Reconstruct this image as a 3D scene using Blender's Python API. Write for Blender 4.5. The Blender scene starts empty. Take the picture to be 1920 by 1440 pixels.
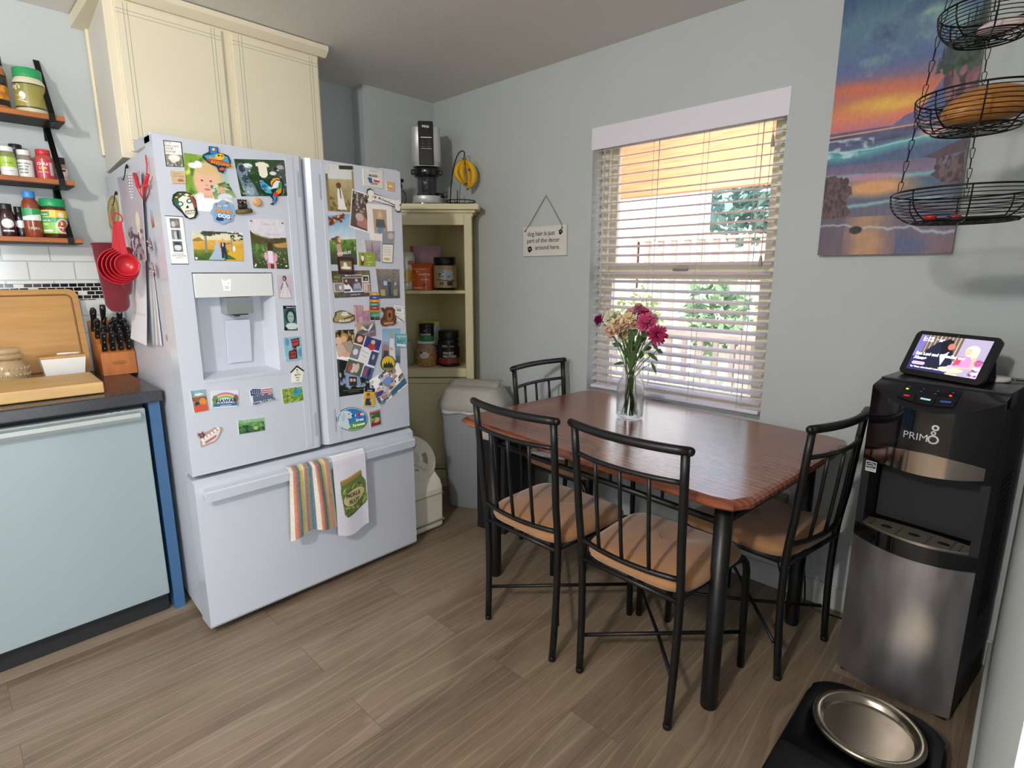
import bpy, bmesh, math, random
import numpy as np
from mathutils import Vector, Matrix, noise as mnoise

scene = bpy.context.scene
# ---------------------------------------------------------------- camera
CAM_H = 1.36; PITCH = 11.45; YAW = 43.7; FPX = 1037.0
cam_d = bpy.data.cameras.new('camera'); cam = bpy.data.objects.new('camera', cam_d)
scene.collection.objects.link(cam); scene.camera = cam
cam_d.sensor_width = 36.0; cam_d.lens = FPX / 1920 * 36.0; cam_d.clip_start = 0.02; cam_d.clip_end = 200
cam.location = (0, 0, CAM_H); cam.rotation_euler = (math.radians(90 - PITCH), 0, math.radians(YAW))
# ---------------------------------------------------------------- exposure, world, sun, window daylight, added area lights
scene.view_settings.view_transform = 'Standard'; scene.view_settings.look = 'None'
scene.view_settings.gamma = 1.0; scene.view_settings.use_curve_mapping = False
scene.view_settings.exposure = 0.5
scene.cycles.use_denoising = True
try: scene.cycles.denoiser = 'OPENIMAGEDENOISE'
except Exception: pass
scene.cycles.max_bounces = 10; scene.cycles.diffuse_bounces = 5; scene.cycles.transparent_max_bounces = 24
scene.cycles.sample_clamp_indirect = 6.0
scene.cycles.caustics_reflective = False; scene.cycles.caustics_refractive = False
W = bpy.data.worlds.new('sky'); scene.world = W; W.use_nodes = True
wn = W.node_tree; bg = wn.nodes['Background']
tc = wn.nodes.new('ShaderNodeTexCoord'); sx = wn.nodes.new('ShaderNodeSeparateXYZ')
rp = wn.nodes.new('ShaderNodeValToRGB')
wn.links.new(tc.outputs['Generated'], sx.inputs[0]); wn.links.new(sx.outputs['Z'], rp.inputs[0])
rp.color_ramp.elements[0].position = 0.0; rp.color_ramp.elements[0].color = (0.92, 0.96, 1.0, 1)
rp.color_ramp.elements[1].position = 0.7; rp.color_ramp.elements[1].color = (0.45, 0.65, 1.0, 1)
wn.links.new(rp.outputs[0], bg.inputs[0]); bg.inputs[1].default_value = 2.6

def area(name, loc, rot, sx_, sy_, power, col, spread=180):
    l = bpy.data.lights.new(name, 'AREA'); l.shape = 'RECTANGLE'; l.size = sx_; l.size_y = sy_
    l.energy = power; l.color = col; l.spread = math.radians(spread)
    o = bpy.data.objects.new(name, l); scene.collection.objects.link(o); o.location = loc
    o.rotation_euler = tuple(math.radians(a) for a in rot); return o
sun_d = bpy.data.lights.new('sun', 'SUN'); sun_d.energy = 4.0; sun_d.angle = 0.01; sun_d.color = (1, 0.95, 0.86)
sun = bpy.data.objects.new('sun', sun_d); scene.collection.objects.link(sun)
sun.rotation_euler = (math.radians(32), math.radians(8), 0)       # high, from the house side
area('added_daylight_east', (2.96, -0.3, 1.15), (0, 90, 0), 2.0, 2.2, 72, (0.86, 0.93, 1.0))  # added area light at an unseen door opening, soft fill for the room
area('added_daylight_front', (-1.3, -2.76, 1.65), (90, 0, 180), 1.5, 1.1, 105, (0.88, 0.94, 1.0))  # added area light set at an unseen window opening
area('daylight_table_window', (-1.278, 2.60, 1.41), (90, 0, 0), 0.85, 1.2, 26, (0.78, 0.88, 1.0))
# the ceiling lamp's light (its body is built with the room)
lamp_d = bpy.data.lights.new('ceiling_lamp_light', 'POINT'); lamp_d.energy = 105; lamp_d.shadow_soft_size = 0.07
lamp_d.color = (1.0, 0.95, 0.90)
lamp_l = bpy.data.objects.new('ceiling_lamp_light', lamp_d); scene.collection.objects.link(lamp_l)
lamp_l.location = (-0.38, -1.18, 2.2)

# ---------------------------------------------------------------- helpers
_th = math.radians(PITCH); _yw = math.radians(YAW)
_F = Vector((-math.sin(_yw) * math.cos(_th), math.cos(_yw) * math.cos(_th), -math.sin(_th)))
_R = Vector((math.cos(_yw), math.sin(_yw), 0)); _U = _R.cross(_F)
CAM = Vector((0, 0, CAM_H))
def on(px, py, P, N):
    """the point of the photograph's pixel on the plane through P with normal N"""
    r = _R * ((px - 960) / FPX) + _U * (-(py - 720) / FPX) + _F
    P = Vector(P); N = Vector(N)
    return CAM + r * ((P - CAM).dot(N) / r.dot(N))

def lin(c):
    c = c.lstrip('#'); v = [int(c[i:i + 2], 16) / 255 for i in (0, 2, 4)]
    return tuple(x / 12.92 if x <= 0.04045 else ((x + 0.055) / 1.055) ** 2.4 for x in v)
def srgb(c):
    c = c.lstrip('#'); return np.array([int(c[i:i + 2], 16) / 255 for i in (0, 2, 4)])
def lin_np(a): return np.where(a <= 0.04045, a / 12.92, ((np.clip(a, 0, 1) + 0.055) / 1.055) ** 2.4)

_M = {}
def mat(name, col='808080', rough=0.5, metal=0.0, var=0.0, vscale=8.0, bump=0.0, bscale=200.0, stretch=(1, 1, 1),
        trans=0.0, ior=1.45, emit=None, estr=0.0, coat=0.0, attr=False, sheen=0.0, alpha=1.0, rvar=0.0, subsurf=0.0):
    if name in _M: return _M[name]
    m = bpy.data.materials.new(name); m.use_nodes = True; nt = m.node_tree; N = nt.nodes; L = nt.links
    b = N['Principled BSDF']; c = lin(col)
    b.inputs['Base Color'].default_value = (*c, 1); b.inputs['Roughness'].default_value = rough
    b.inputs['Metallic'].default_value = metal; b.inputs['IOR'].default_value = ior
    b.inputs['Transmission Weight'].default_value = trans; b.inputs['Coat Weight'].default_value = coat
    b.inputs['Coat Roughness'].default_value = 0.08
    b.inputs['Sheen Weight'].default_value = sheen; b.inputs['Alpha'].default_value = alpha
    if subsurf: b.inputs['Subsurface Weight'].default_value = subsurf; b.inputs['Subsurface Radius'].default_value = (0.01, 0.01, 0.01)
    if attr:
        a = N.new('ShaderNodeAttribute'); a.attribute_name = 'Col'; L.new(a.outputs['Color'], b.inputs['Base Color'])
        if emit: L.new(a.outputs['Color'], b.inputs['Emission Color']); b.inputs['Emission Strength'].default_value = estr
    elif emit:
        b.inputs['Emission Color'].default_value = (*lin(emit), 1); b.inputs['Emission Strength'].default_value = estr
    if var or bump or rvar:
        t = N.new('ShaderNodeTexCoord'); mp = N.new('ShaderNodeMapping'); L.new(t.outputs['Object'], mp.inputs[0])
        mp.inputs['Scale'].default_value = stretch
    if (var or rvar):
        n = N.new('ShaderNodeTexNoise'); n.inputs['Scale'].default_value = vscale; n.inputs['Detail'].default_value = 5
        L.new(mp.outputs[0], n.inputs['Vector'])
        if var and not attr:
            r = N.new('ShaderNodeValToRGB'); L.new(n.outputs['Fac'], r.inputs[0])
            r.color_ramp.elements[0].position = 0.3; r.color_ramp.elements[1].position = 0.7
            r.color_ramp.elements[0].color = (*[x * (1 - var) for x in c], 1)
            r.color_ramp.elements[1].color = (*[min(1, x * (1 + var)) for x in c], 1)
            L.new(r.outputs[0], b.inputs['Base Color'])
        if rvar:
            mr = N.new('ShaderNodeMapRange'); L.new(n.outputs['Fac'], mr.inputs[0])
            mr.inputs[1].default_value = 0.3; mr.inputs[2].default_value = 0.7
            mr.inputs[3].default_value = max(0.02, rough - rvar); mr.inputs[4].default_value = rough + rvar
            L.new(mr.outputs[0], b.inputs['Roughness'])
    if bump:
        n2 = N.new('ShaderNodeTexNoise'); n2.inputs['Scale'].default_value = bscale; n2.inputs['Detail'].default_value = 3
        L.new(mp.outputs[0], n2.inputs['Vector'])
        bp = N.new('ShaderNodeBump'); bp.inputs['Strength'].default_value = bump; bp.inputs['Distance'].default_value = 0.003
        L.new(n2.outputs['Fac'], bp.inputs['Height']); L.new(bp.outputs[0], b.inputs['Normal'])
    _M[name] = m; return m

class B:
    """collects shapes into one mesh"""
    def __init__(s, xf=None): s.v = []; s.f = []; s.mi = []; s.sm = []; s.m = 0; s.xf = xf
    def add(s, vs, fs, smooth=False):
        o = len(s.v)
        if s.xf is not None: vs = [s.xf @ Vector(v) for v in vs]
        s.v += [tuple(v) for v in vs]; s.f += [tuple(i + o for i in f) for f in fs]
        s.mi += [s.m] * len(fs); s.sm += [smooth] * len(fs)
    def box(s, c, d, bev=0.0, rot=None, seg=2):
        x, y, z = (k / 2 for k in d)
        R_ = Matrix.Identity(3) if rot is None else rot
        if bev <= 0:
            vs = [R_ @ Vector((i * x, j * y, k * z)) + Vector(c) for i in (-1, 1) for j in (-1, 1) for k in (-1, 1)]
            s.add(vs, [(0, 1, 3, 2), (4, 6, 7, 5), (0, 4, 5, 1), (2, 3, 7, 6), (0, 2, 6, 4), (1, 5, 7, 3)]); return
        bm = bmesh.new(); bmesh.ops.create_cube(bm, size=1.0)
        for v in bm.verts: v.co = Vector((v.co.x * d[0], v.co.y * d[1], v.co.z * d[2]))
        bmesh.ops.bevel(bm, geom=bm.edges[:], offset=min(bev, min(d) * 0.49), segments=seg, affect='EDGES', profile=0.5)
        s.add([R_ @ v.co + Vector(c) for v in bm.verts], [[v.index for v in f.verts] for f in bm.faces], bev > 0.012)
        bm.free()
    def b2(s, x0, x1, y0, y1, z0, z1, bev=0.0): s.box(((x0 + x1) / 2, (y0 + y1) / 2, (z0 + z1) / 2), (abs(x1 - x0), abs(y1 - y0), abs(z1 - z0)), bev)
    def tube(s, pts, r, n=10, closed=False, caps=True, r2=None):
        pts = [Vector(p) for p in pts]; m = len(pts); vs = []; fs = []
        t0 = (pts[1] - pts[0]).normalized(); a = Vector((0, 0, 1)) if abs(t0.z) < 0.9 else Vector((1, 0, 0))
        u = t0.cross(a).normalized()
        for i, p in enumerate(pts):
            if closed: t = (pts[(i + 1) % m] - pts[i - 1]).normalized()
            else: t = (pts[min(i + 1, m - 1)] - pts[max(i - 1, 0)]).normalized()
            u = (u - t * u.dot(t)).normalized(); w = t.cross(u)
            rr = r if r2 is None else r + (r2 - r) * i / (m - 1)
            if isinstance(r, (list, tuple)): rr = r[i]
            for k in range(n):
                an = 2 * math.pi * k / n; vs.append(p + u * (math.cos(an) * rr) + w * (math.sin(an) * rr))
        for i in range(m if closed else m - 1):
            j = (i + 1) % m
            for k in range(n): k2 = (k + 1) % n; fs.append((i * n + k, i * n + k2, j * n + k2, j * n + k))
        if caps and not closed: fs.append(tuple(range(n - 1, -1, -1))); fs.append(tuple((m - 1) * n + k for k in range(n)))
        s.add(vs, fs, True)
    def lathe(s, prof, c=(0, 0, 0), n=32, rot=None, sxy=(1, 1)):
        vs = []; fs = []; m = len(prof); R_ = Matrix.Identity(3) if rot is None else rot
        for (r, z) in prof:
            for k in range(n):
                a = 2 * math.pi * k / n; vs.append(R_ @ Vector((r * math.cos(a) * sxy[0], r * math.sin(a) * sxy[1], z)) + Vector(c))
        for i in range(m - 1):
            for k in range(n): k2 = (k + 1) % n; fs.append((i * n + k, i * n + k2, (i + 1) * n + k2, (i + 1) * n + k))
        if prof[0][0] > 1e-5: fs.append(tuple(range(n - 1, -1, -1)))
        if prof[-1][0] > 1e-5: fs.append(tuple((m - 1) * n + k for k in range(n)))
        s.add(vs, fs, True)
    def prism(s, poly, h, O, U, V, N=None, smooth=False):
        """polygon (u,v) on the frame O,U,V extruded by h along N"""
        O = Vector(O); U = Vector(U); V = Vector(V); N = Vector(N) if N is not None else U.cross(V).normalized()
        k = len(poly); vs = [O + U * a + V * b for a, b in poly] + [O + U * a + V * b + N * h for a, b in poly]
        fs = [tuple(range(k - 1, -1, -1)), tuple(range(k, 2 * k))] + [(i, (i + 1) % k, k + (i + 1) % k, k + i) for i in range(k)]
        s.add(vs, fs, smooth)
    def grid(s, P, smooth=True, closed_u=False):
        """P[i][j] points"""
        n, m = len(P), len(P[0]); vs = [p for row in P for p in row]; fs = []
        for i in range(n - 1):
            for j in range(m if closed_u else m - 1): j2 = (j + 1) % m; fs.append((i * m + j, i * m + j2, (i + 1) * m + j2, (i + 1) * m + j))
        s.add(vs, fs, smooth)
    def sphere(s, c, r, n=16, sc=(1, 1, 1), rot=None):
        m = max(6, n // 2); pr = [(r * math.sin(math.pi * i / m), -r * math.cos(math.pi * i / m)) for i in range(m + 1)]
        R_ = (Matrix.Identity(3) if rot is None else rot) @ Matrix.Diagonal(Vector(sc)); s.lathe(pr, c, n, R_)
    def text(s, t, O, U, V, size, depth=0.0006, align='CENTER', bold=0.0, f=None, shear=0.0, wide=1.0):
        g = glyphs(t, align, bold, shear); vs, fs = g
        if f is None: O = Vector(O); U = Vector(U).normalized(); V = Vector(V).normalized(); Nn = U.cross(V); P = [O + U * (x * size * wide) + V * (y * size) + Nn * depth for x, y in vs]
        else: P = [f(x * size * wide, y * size) for x, y in vs]
        s.add(P, fs)
    def obj(s, name, mats, parent=None, loc=None, smooth_angle=None):
        me = bpy.data.meshes.new(name); me.from_pydata(s.v, [], s.f)
        if not isinstance(mats, (list, tuple)): mats = [mats]
        for m in mats: me.materials.append(m)
        me.polygons.foreach_set('material_index', s.mi); me.polygons.foreach_set('use_smooth', s.sm); me.update()
        o = bpy.data.objects.new(name, me); scene.collection.objects.link(o)
        if parent: o.parent = parent
        if loc is not None: o.location = loc
        return o

_G = {}
def glyphs(t, align='CENTER', bold=0.0, shear=0.0):
    k = (t, align, bold, shear)
    if k not in _G:
        c = bpy.data.curves.new('t', 'FONT'); c.body = t; c.size = 1.0; c.align_x = align; c.resolution_u = 3; c.offset = bold; c.shear = shear
        c.fill_mode = 'FRONT'
        o = bpy.data.objects.new('t', c); scene.collection.objects.link(o)
        me = bpy.data.meshes.new_from_object(o)
        _G[k] = ([(v.co.x, v.co.y) for v in me.vertices], [tuple(p.vertices) for p in me.polygons])
        bpy.data.objects.remove(o); bpy.data.meshes.remove(me); bpy.data.curves.remove(c)
    return _G[k]

def thing(name, label, cat, loc=(0, 0, 0), rz=0.0, group=None):
    o = bpy.data.objects.new(name, None); scene.collection.objects.link(o); o.location = loc; o.rotation_euler = (0, 0, rz)
    o.empty_display_size = 0.05
    return tag(o, label, cat, group)
def tag(o, label, cat, group=None):
    o['label'] = label; o['category'] = cat
    if group: o['group'] = group
    return o
def struct(o): o['kind'] = 'structure'; return o
def copy_tree(o, parent=None):
    c = o.copy(); scene.collection.objects.link(c)
    if parent: c.parent = parent
    for ch in list(o.children): copy_tree(ch, c)
    return c
def solidify(o, t, off=0): m = o.modifiers.new('thickness', 'SOLIDIFY'); m.thickness = t; m.offset = off; return o
def subsurf(o, n=1): m = o.modifiers.new('smooth', 'SUBSURF'); m.levels = n; m.render_levels = n; return o
RZ = lambda a: Matrix.Rotation(a, 3, 'Z')
RX = lambda a: Matrix.Rotation(a, 3, 'X')
RY = lambda a: Matrix.Rotation(a, 3, 'Y')

# ---------------------------------------------------------------- a small painter for printed surfaces (fills a colour attribute)
def vnoise(X, Y, seed=0):
    xi = np.floor(X).astype(int); yi = np.floor(Y).astype(int); fx = X - xi; fy = Y - yi
    fx = fx * fx * (3 - 2 * fx); fy = fy * fy * (3 - 2 * fy)
    def h(a, b): v = np.sin(a * 127.1 + b * 311.7 + seed * 74.7) * 43758.5453; return v - np.floor(v)
    return (h(xi, yi) * (1 - fx) + h(xi + 1, yi) * fx) * (1 - fy) + (h(xi, yi + 1) * (1 - fx) + h(xi + 1, yi + 1) * fx) * fy
def fbm(X, Y, seed=0, o=4): return sum(vnoise(X * 2 ** i, Y * 2 ** i, seed + i * 9) * 0.5 ** (i + 1) for i in range(o)) / (1 - 0.5 ** o)
class Cv:
    def __init__(s, nx, ny, base='ffffff', asp=1.0):
        s.nx, s.ny = nx, ny; s.X, s.Y = np.meshgrid(np.linspace(0, 1, nx), np.linspace(0, 1, ny)); s.asp = asp
        s.c = np.zeros((ny, nx, 3)) + srgb(base)
    def put(s, m, col):
        m = np.clip(m, 0, 1)[..., None]; col = srgb(col) if isinstance(col, str) else col
        s.c = s.c * (1 - m) + col * m
    def rect(s, a, b, c, d, col): s.put(((s.X >= a) & (s.X <= c) & (s.Y >= b) & (s.Y <= d)).astype(float), col)
    def ell(s, u, v, ru, rv, col, soft=0.15, ang=0):
        dx, dy = s.X - u, s.Y - v
        if ang: ca, sa = math.cos(ang), math.sin(ang); dx, dy = dx * ca + dy * sa, -dx * sa + dy * ca
        s.put((1 - np.sqrt((dx / ru) ** 2 + (dy / rv) ** 2)) / soft + 0.5, col)
    def grad(s, c0, c1, v0=0, v1=1):
        t = np.clip((s.Y - v0) / (v1 - v0), 0, 1)[..., None]; m = ((s.Y >= v0) & (s.Y <= v1))[..., None]
        s.c = np.where(m, srgb(c0) * (1 - t) + srgb(c1) * t, s.c)
    def poly(s, pts, col):
        ins = np.zeros(s.X.shape, bool); n = len(pts)
        for i in range(n):
            (x1, y1), (x2, y2) = pts[i], pts[(i + 1) % n]
            if y1 == y2: continue
            ins ^= ((y1 > s.Y) != (y2 > s.Y)) & (s.X < (x2 - x1) * (s.Y - y1) / (y2 - y1) + x1)
        s.put(ins.astype(float), col)
    def line(s, x1, y1, x2, y2, w, col):
        dx, dy = x2 - x1, y2 - y1; L2 = dx * dx + dy * dy + 1e-9
        t = np.clip(((s.X - x1) * dx + (s.Y - y1) * dy) / L2, 0, 1)
        d = np.hypot(s.X - x1 - t * dx, s.Y - y1 - t * dy); s.put((w - d) / (w * 0.6 + 1e-6) + 0.3, col)
    def noise(s, amp, scale, seed=0): s.c = np.clip(s.c + (fbm(s.X * scale, s.Y * scale, seed)[..., None] - 0.5) * 2 * amp, 0, 1)
    def blobs(s, n, r, cols, box=(0, 0, 1, 1), seed=1):
        rd = random.Random(seed)
        for _ in range(n): s.ell(rd.uniform(box[0], box[2]), rd.uniform(box[1], box[3]), r * rd.uniform(.5, 1.3), r * rd.uniform(.5, 1.3), rd.choice(cols), 0.4)
    def person(s, u, v, h, top='334455', hair='5a3a20', skin='e0ac88', legs='2a3040', wide=1.0):
        """standing figure, v = top of head, h = height"""
        w = h * 0.13 * wide
        s.ell(u, v + h * .09, w * .62, h * .095, hair); s.ell(u, v + h * .10, w * .42, h * .07, skin)
        s.poly([(u - w, v + h * .22), (u + w, v + h * .22), (u + w * .8, v + h * .55), (u - w * .8, v + h * .55)], top)
        s.poly([(u - w * .75, v + h * .54), (u + w * .75, v + h * .54), (u + w * .6, v + h), (u - w * .6, v + h)], legs)
    def run(s, ops):
        for o in ops: getattr(s, o[0])(*o[1:])
        return s

def paint_mesh(name, P, cv, material, parent=None, back=None, edge=None):
    """grid of points P[j][i] (row 0 = top) coloured by cv; a slab when back (vector) is given"""
    ny, nx = cv.ny, cv.nx; vs = P.reshape(-1, 3)
    idx = np.arange(nx * ny).reshape(ny, nx)
    f = np.stack([idx[:-1, :-1], idx[1:, :-1], idx[1:, 1:], idx[:-1, 1:]], -1).reshape(-1, 4)
    cols = lin_np(cv.c).reshape(-1, 3)
    if back is not None:
        ring = list(idx[0, :]) + list(idx[1:, -1]) + list(idx[-1, -2::-1]) + list(idx[-2:0:-1, 0]); k = len(ring); n0 = len(vs)
        vs = np.vstack([vs, vs[ring], vs[ring] + np.array(back)])
        ec = lin_np(srgb(edge)[None])[0] if edge else np.array([0.8, 0.8, 0.8])
        cols = np.vstack([cols, np.tile(ec, (2 * k, 1))])
        sk = [(n0 + i, n0 + (i + 1) % k, n0 + k + (i + 1) % k, n0 + k + i) for i in range(k)]
        faces = f.tolist() + sk + [tuple(n0 + k + i for i in range(k - 1, -1, -1))]
    else: faces = f.tolist()
    me = bpy.data.meshes.new(name); me.from_pydata(vs.tolist(), [], faces); me.materials.append(material)
    a = me.color_attributes.new('Col', 'FLOAT_COLOR', 'POINT')
    a.data.foreach_set('color', np.hstack([cols, np.ones((len(cols), 1))]).astype(np.float32).ravel()); me.update()
    o = bpy.data.objects.new(name, me); scene.collection.objects.link(o)
    if parent: o.parent = parent
    return o
def bil(c, X, Y):
    """c: tl,tr,br,bl"""
    tl, tr, br, bl = [np.array(tuple(p)) for p in c]; X = X[..., None]; Y = Y[..., None]
    return (tl * (1 - X) + tr * X) * (1 - Y) + (bl * (1 - X) + br * X) * Y
def cyl_label(name, parent, r, z0, z1, a0, a1, cv, material, c=(0, 0, 0), sq=None):
    a = a0 + (a1 - a0) * cv.X; P = np.stack([c[0] + r * np.cos(a), c[1] + r * np.sin(a), c[2] + z1 + (z0 - z1) * cv.Y], -1)
    return paint_mesh(name, P, cv, material, parent)
PRINT = mat('printed_gloss', rough=0.3, attr=True, coat=0.3); PAPER = mat('printed_paper', rough=0.6, attr=True)
CLOTH = mat('printed_cloth', rough=0.95, attr=True, bump=0.5, bscale=900, sheen=0.3)
BLK = mat('ink_black', '101010', 0.5); WHT = mat('ink_white', 'f5f5f5', 0.5)
# ================================================================ the room
def wallmat(name, col):
    return mat(name, col, 0.85, var=0.02, vscale=3, bump=0.32, bscale=95)
WALL = wallmat('wall_paint', 'bcc2c2'); CEIL = wallmat('ceiling_paint', 'e4e1dc'); TRIM = mat('trim_paint', 'c3c4c1', 0.5)

def floor_mat():
    m = bpy.data.materials.new('oak_vinyl_planks'); m.use_nodes = True; nt = m.node_tree; N = nt.nodes; L = nt.links
    b = N['Principled BSDF']
    t = N.new('ShaderNodeTexCoord'); sp = N.new('ShaderNodeSeparateXYZ'); L.new(t.outputs['Object'], sp.inputs[0])
    cb = N.new('ShaderNodeCombineXYZ'); L.new(sp.outputs['Y'], cb.inputs['X']); L.new(sp.outputs['X'], cb.inputs['Y'])
    br = N.new('ShaderNodeTexBrick'); L.new(cb.outputs[0], br.inputs['Vector'])
    br.inputs['Scale'].default_value = 1; br.inputs['Brick Width'].default_value = 1.22; br.inputs['Row Height'].default_value = 0.182
    br.inputs['Mortar Size'].default_value = 0.0008; br.inputs['Mortar Smooth'].default_value = 0.1; br.offset = 0.37; br.offset_frequency = 2
    br.inputs['Color1'].default_value = (0, 0, 0, 1); br.inputs['Color2'].default_value = (1, 1, 1, 1); br.inputs['Mortar'].default_value = (0.5, 0.5, 0.5, 1)
    off = N.new('ShaderNodeVectorMath'); off.operation = 'MULTIPLY_ADD'; L.new(br.outputs['Color'], off.inputs[0])
    off.inputs[1].default_value = (31.7, 17.3, 53.1); L.new(t.outputs['Object'], off.inputs[2])
    def nz(scale, stretch, detail=6, dist=0.0):
        mp = N.new('ShaderNodeMapping'); mp.inputs['Scale'].default_value = stretch; L.new(off.outputs[0], mp.inputs[0])
        n = N.new('ShaderNodeTexNoise'); n.inputs['Scale'].default_value = scale; n.inputs['Detail'].default_value = detail
        n.inputs['Distortion'].default_value = dist; L.new(mp.outputs[0], n.inputs['Vector']); return n
    broad = nz(2.2, (3.2, 0.7, 1), 4, 0.6); fine = nz(60, (4.0, 0.12, 1), 5)
    mp = N.new('ShaderNodeMapping'); mp.inputs['Scale'].default_value = (4.2, 0.55, 1); L.new(off.outputs[0], mp.inputs[0])
    wv = N.new('ShaderNodeTexWave'); wv.wave_type = 'BANDS'; wv.bands_direction = 'X'; wv.inputs['Scale'].default_value = 1.6
    wv.inputs['Distortion'].default_value = 12.0; wv.inputs['Detail'].default_value = 2.5; wv.inputs['Detail Scale'].default_value = 0.9
    L.new(mp.outputs[0], wv.inputs['Vector'])
    def ramp(src, e):
        r = N.new('ShaderNodeValToRGB'); L.new(src, r.inputs[0]); cr = r.color_ramp
        cr.elements[0].position, cr.elements[1].position = e[0][0], e[-1][0]
        cr.elements[0].color = (*lin(e[0][1]), 1); cr.elements[1].color = (*lin(e[-1][1]), 1)
        for p, c in e[1:-1]: x = cr.elements.new(p); x.color = (*lin(c), 1)
        return r
    def mix(a, bb, fac, mode='MIX'):
        x = N.new('ShaderNodeMix'); x.data_type = 'RGBA'; x.blend_type = mode
        if isinstance(fac, float): x.inputs[0].default_value = fac
        else: L.new(fac, x.inputs[0])
        L.new(a, x.inputs[6]); L.new(bb, x.inputs[7]); return x.outputs[2]
    c1 = ramp(broad.outputs['Fac'], [(0.32, '685849'), (0.5, '82725f'), (0.72, '988977')])
    c2 = ramp(fine.outputs['Fac'], [(0.3, '6c5c4a'), (0.7, 'a3927e')])
    c3 = ramp(wv.outputs['Fac'], [(0.0, '000000'), (0.925, '000000'), (0.985, 'ffffff')])
    x = mix(c1.outputs[0], c2.outputs[0], 0.30)
    lt = N.new('ShaderNodeRGB'); lt.outputs[0].default_value = (*lin('b4a68e'), 1)
    f3 = N.new('ShaderNodeMath'); f3.operation = 'MULTIPLY'; f3.inputs[1].default_value = 0.27; L.new(c3.outputs[0], f3.inputs[0])
    x = mix(x, lt.outputs[0], f3.outputs[0])
    tint = ramp(br.outputs['Color'], [(0.0, 'd8d4d0'), (0.5, 'f2ece4'), (1.0, 'ffffff')]); x = mix(x, tint.outputs[0], 0.75, 'MULTIPLY')
    dk = N.new('ShaderNodeRGB'); dk.outputs[0].default_value = (*lin('5a4e42'), 1)
    x = mix(x, dk.outputs[0], br.outputs['Fac'])
    L.new(x, b.inputs['Base Color']); b.inputs['Roughness'].default_value = 0.42
    bp = N.new('ShaderNodeBump'); bp.inputs['Strength'].default_value = 0.25; bp.inputs['Distance'].default_value = 0.001
    L.new(fine.outputs['Fac'], bp.inputs['Height']); L.new(bp.outputs[0], b.inputs['Normal'])
    return m
FLOOR = floor_mat()

WY = 2.40; WXL = -3.10; WXB = -2.985; ZC = 2.41
wx0, wx1, wz0, wz1 = -1.735, -0.82, 0.735, 2.055
b = B(); b.b2(WXL - .15, 3.15, -2.95, WY + .16, -.08, 0.0); struct(b.obj('floor', FLOOR))
b = B(); b.b2(WXL - .15, 3.15, -2.95, WY + .16, ZC, ZC + .1); struct(b.obj('ceiling', CEIL))
b = B(); b.b2(WXL - .15, wx0, WY, WY + .15, 0, ZC); b.b2(wx1, 3.15, WY, WY + .15, 0, ZC)
b.b2(wx0, wx1, WY, WY + .15, 0, wz0); b.b2(wx0, wx1, WY, WY + .15, wz1, ZC); struct(b.obj('wall_back', WALL))
b = B(); b.b2(WXL - .15, WXL, -2.95, WY, 0, ZC); b.b2(WXL, WXB, 1.885, WY, 0, ZC); struct(b.obj('wall_left', WALL))
b = B(); b.b2(.03, .15, .5, WY, 0, ZC); struct(b.obj('wall_right', WALL))
# the side behind the camera: two walls, each with an opening added to let light in
b = B(); b.b2(WXL, -2.1, -2.95, -2.8, 0, ZC); b.b2(-.5, 3.15, -2.95, -2.8, 0, ZC); b.b2(-2.1, -.5, -2.95, -2.8, 0, 1.05); b.b2(-2.1, -.5, -2.95, -2.8, 2.25, ZC)
struct(b.obj('wall_front', WALL))
b = B(); b.b2(3.0, 3.15, -2.8, -1.45, 0, ZC); b.b2(3.0, 3.15, .85, WY, 0, ZC); b.b2(3.0, 3.15, -1.45, .85, 2.2, ZC)
struct(b.obj('wall_east', WALL))
# baseboards
b = B(); b.box(((-1.9 + .03) / 2, WY - .007, .05), (1.93, .014, .10), .004); struct(b.obj('baseboard_back', TRIM))
b = B(); b.box((.024, 1.45, .05), (.012, 1.86, .10), .004); struct(b.obj('baseboard_right', TRIM))

# ceiling lamp behind the camera's left: a flush dome
t = thing('ceiling_lamp', 'round flush white glass ceiling lamp', 'lamp', (-0.38, -1.18, ZC))
b = B(); b.lathe([(.0, 0), (.16, 0), (.165, -.012), (.16, -.03), (0, -.03)]); b.obj('base', mat('lamp_base', 'd8d8d8', .4), t)
b = B(); b.lathe([(.15, -.03), (.14, -.055), (.11, -.075), (.05, -.088), (0, -.09)]); b.obj('lamp_shade', mat('lamp_glass', 'fff2dc', .4, emit='ffecd0', estr=6), t)

# ================================================================ the window
WFR = mat('window_vinyl', 'e8e0c8', .4); GLASS = mat('window_glass', 'ffffff', 0.0, trans=1.0, ior=1.0, alpha=0.12)
t = struct(bpy.data.objects.new('window_1', None)); scene.collection.objects.link(t)
b = B(); y0, y1 = 2.485, 2.545
b.b2(wx0, wx0 + .045, y0, y1, wz0 + .04, wz1 - .045, .001); b.b2(wx1 - .045, wx1, y0, y1, wz0 + .04, wz1 - .045, .001)
b.b2(wx0, wx1, y0, y1, wz1 - .045, wz1, .004); b.b2(wx0, wx1, y0, y1, wz0, wz0 + .04, .004); b.obj('window_frame', WFR, t)
for (a, c, yy) in ((1.36, wz1 - .045, .012), (wz0 + .04, 1.36, -.012)):
    b = B(); xa, xb = wx0 + .045, wx1 - .045; ya, yb = 2.50 + yy, 2.53 + yy
    b.b2(xa, xa + .035, ya, yb, a + .035, c - .035, .001); b.b2(xb - .035, xb, ya, yb, a + .035, c - .035, .001)
    b.b2(xa, xb, ya, yb, c - .035, c, .003); b.b2(xa, xb, ya, yb, a, a + .035, .003); s_ = b.obj('sash', WFR, t)
    b = B(); b.b2(xa + .03, xb - .03, 2.513 + yy, 2.517 + yy, a + .03, c - .03); b.obj('pane', GLASS, s_)
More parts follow.
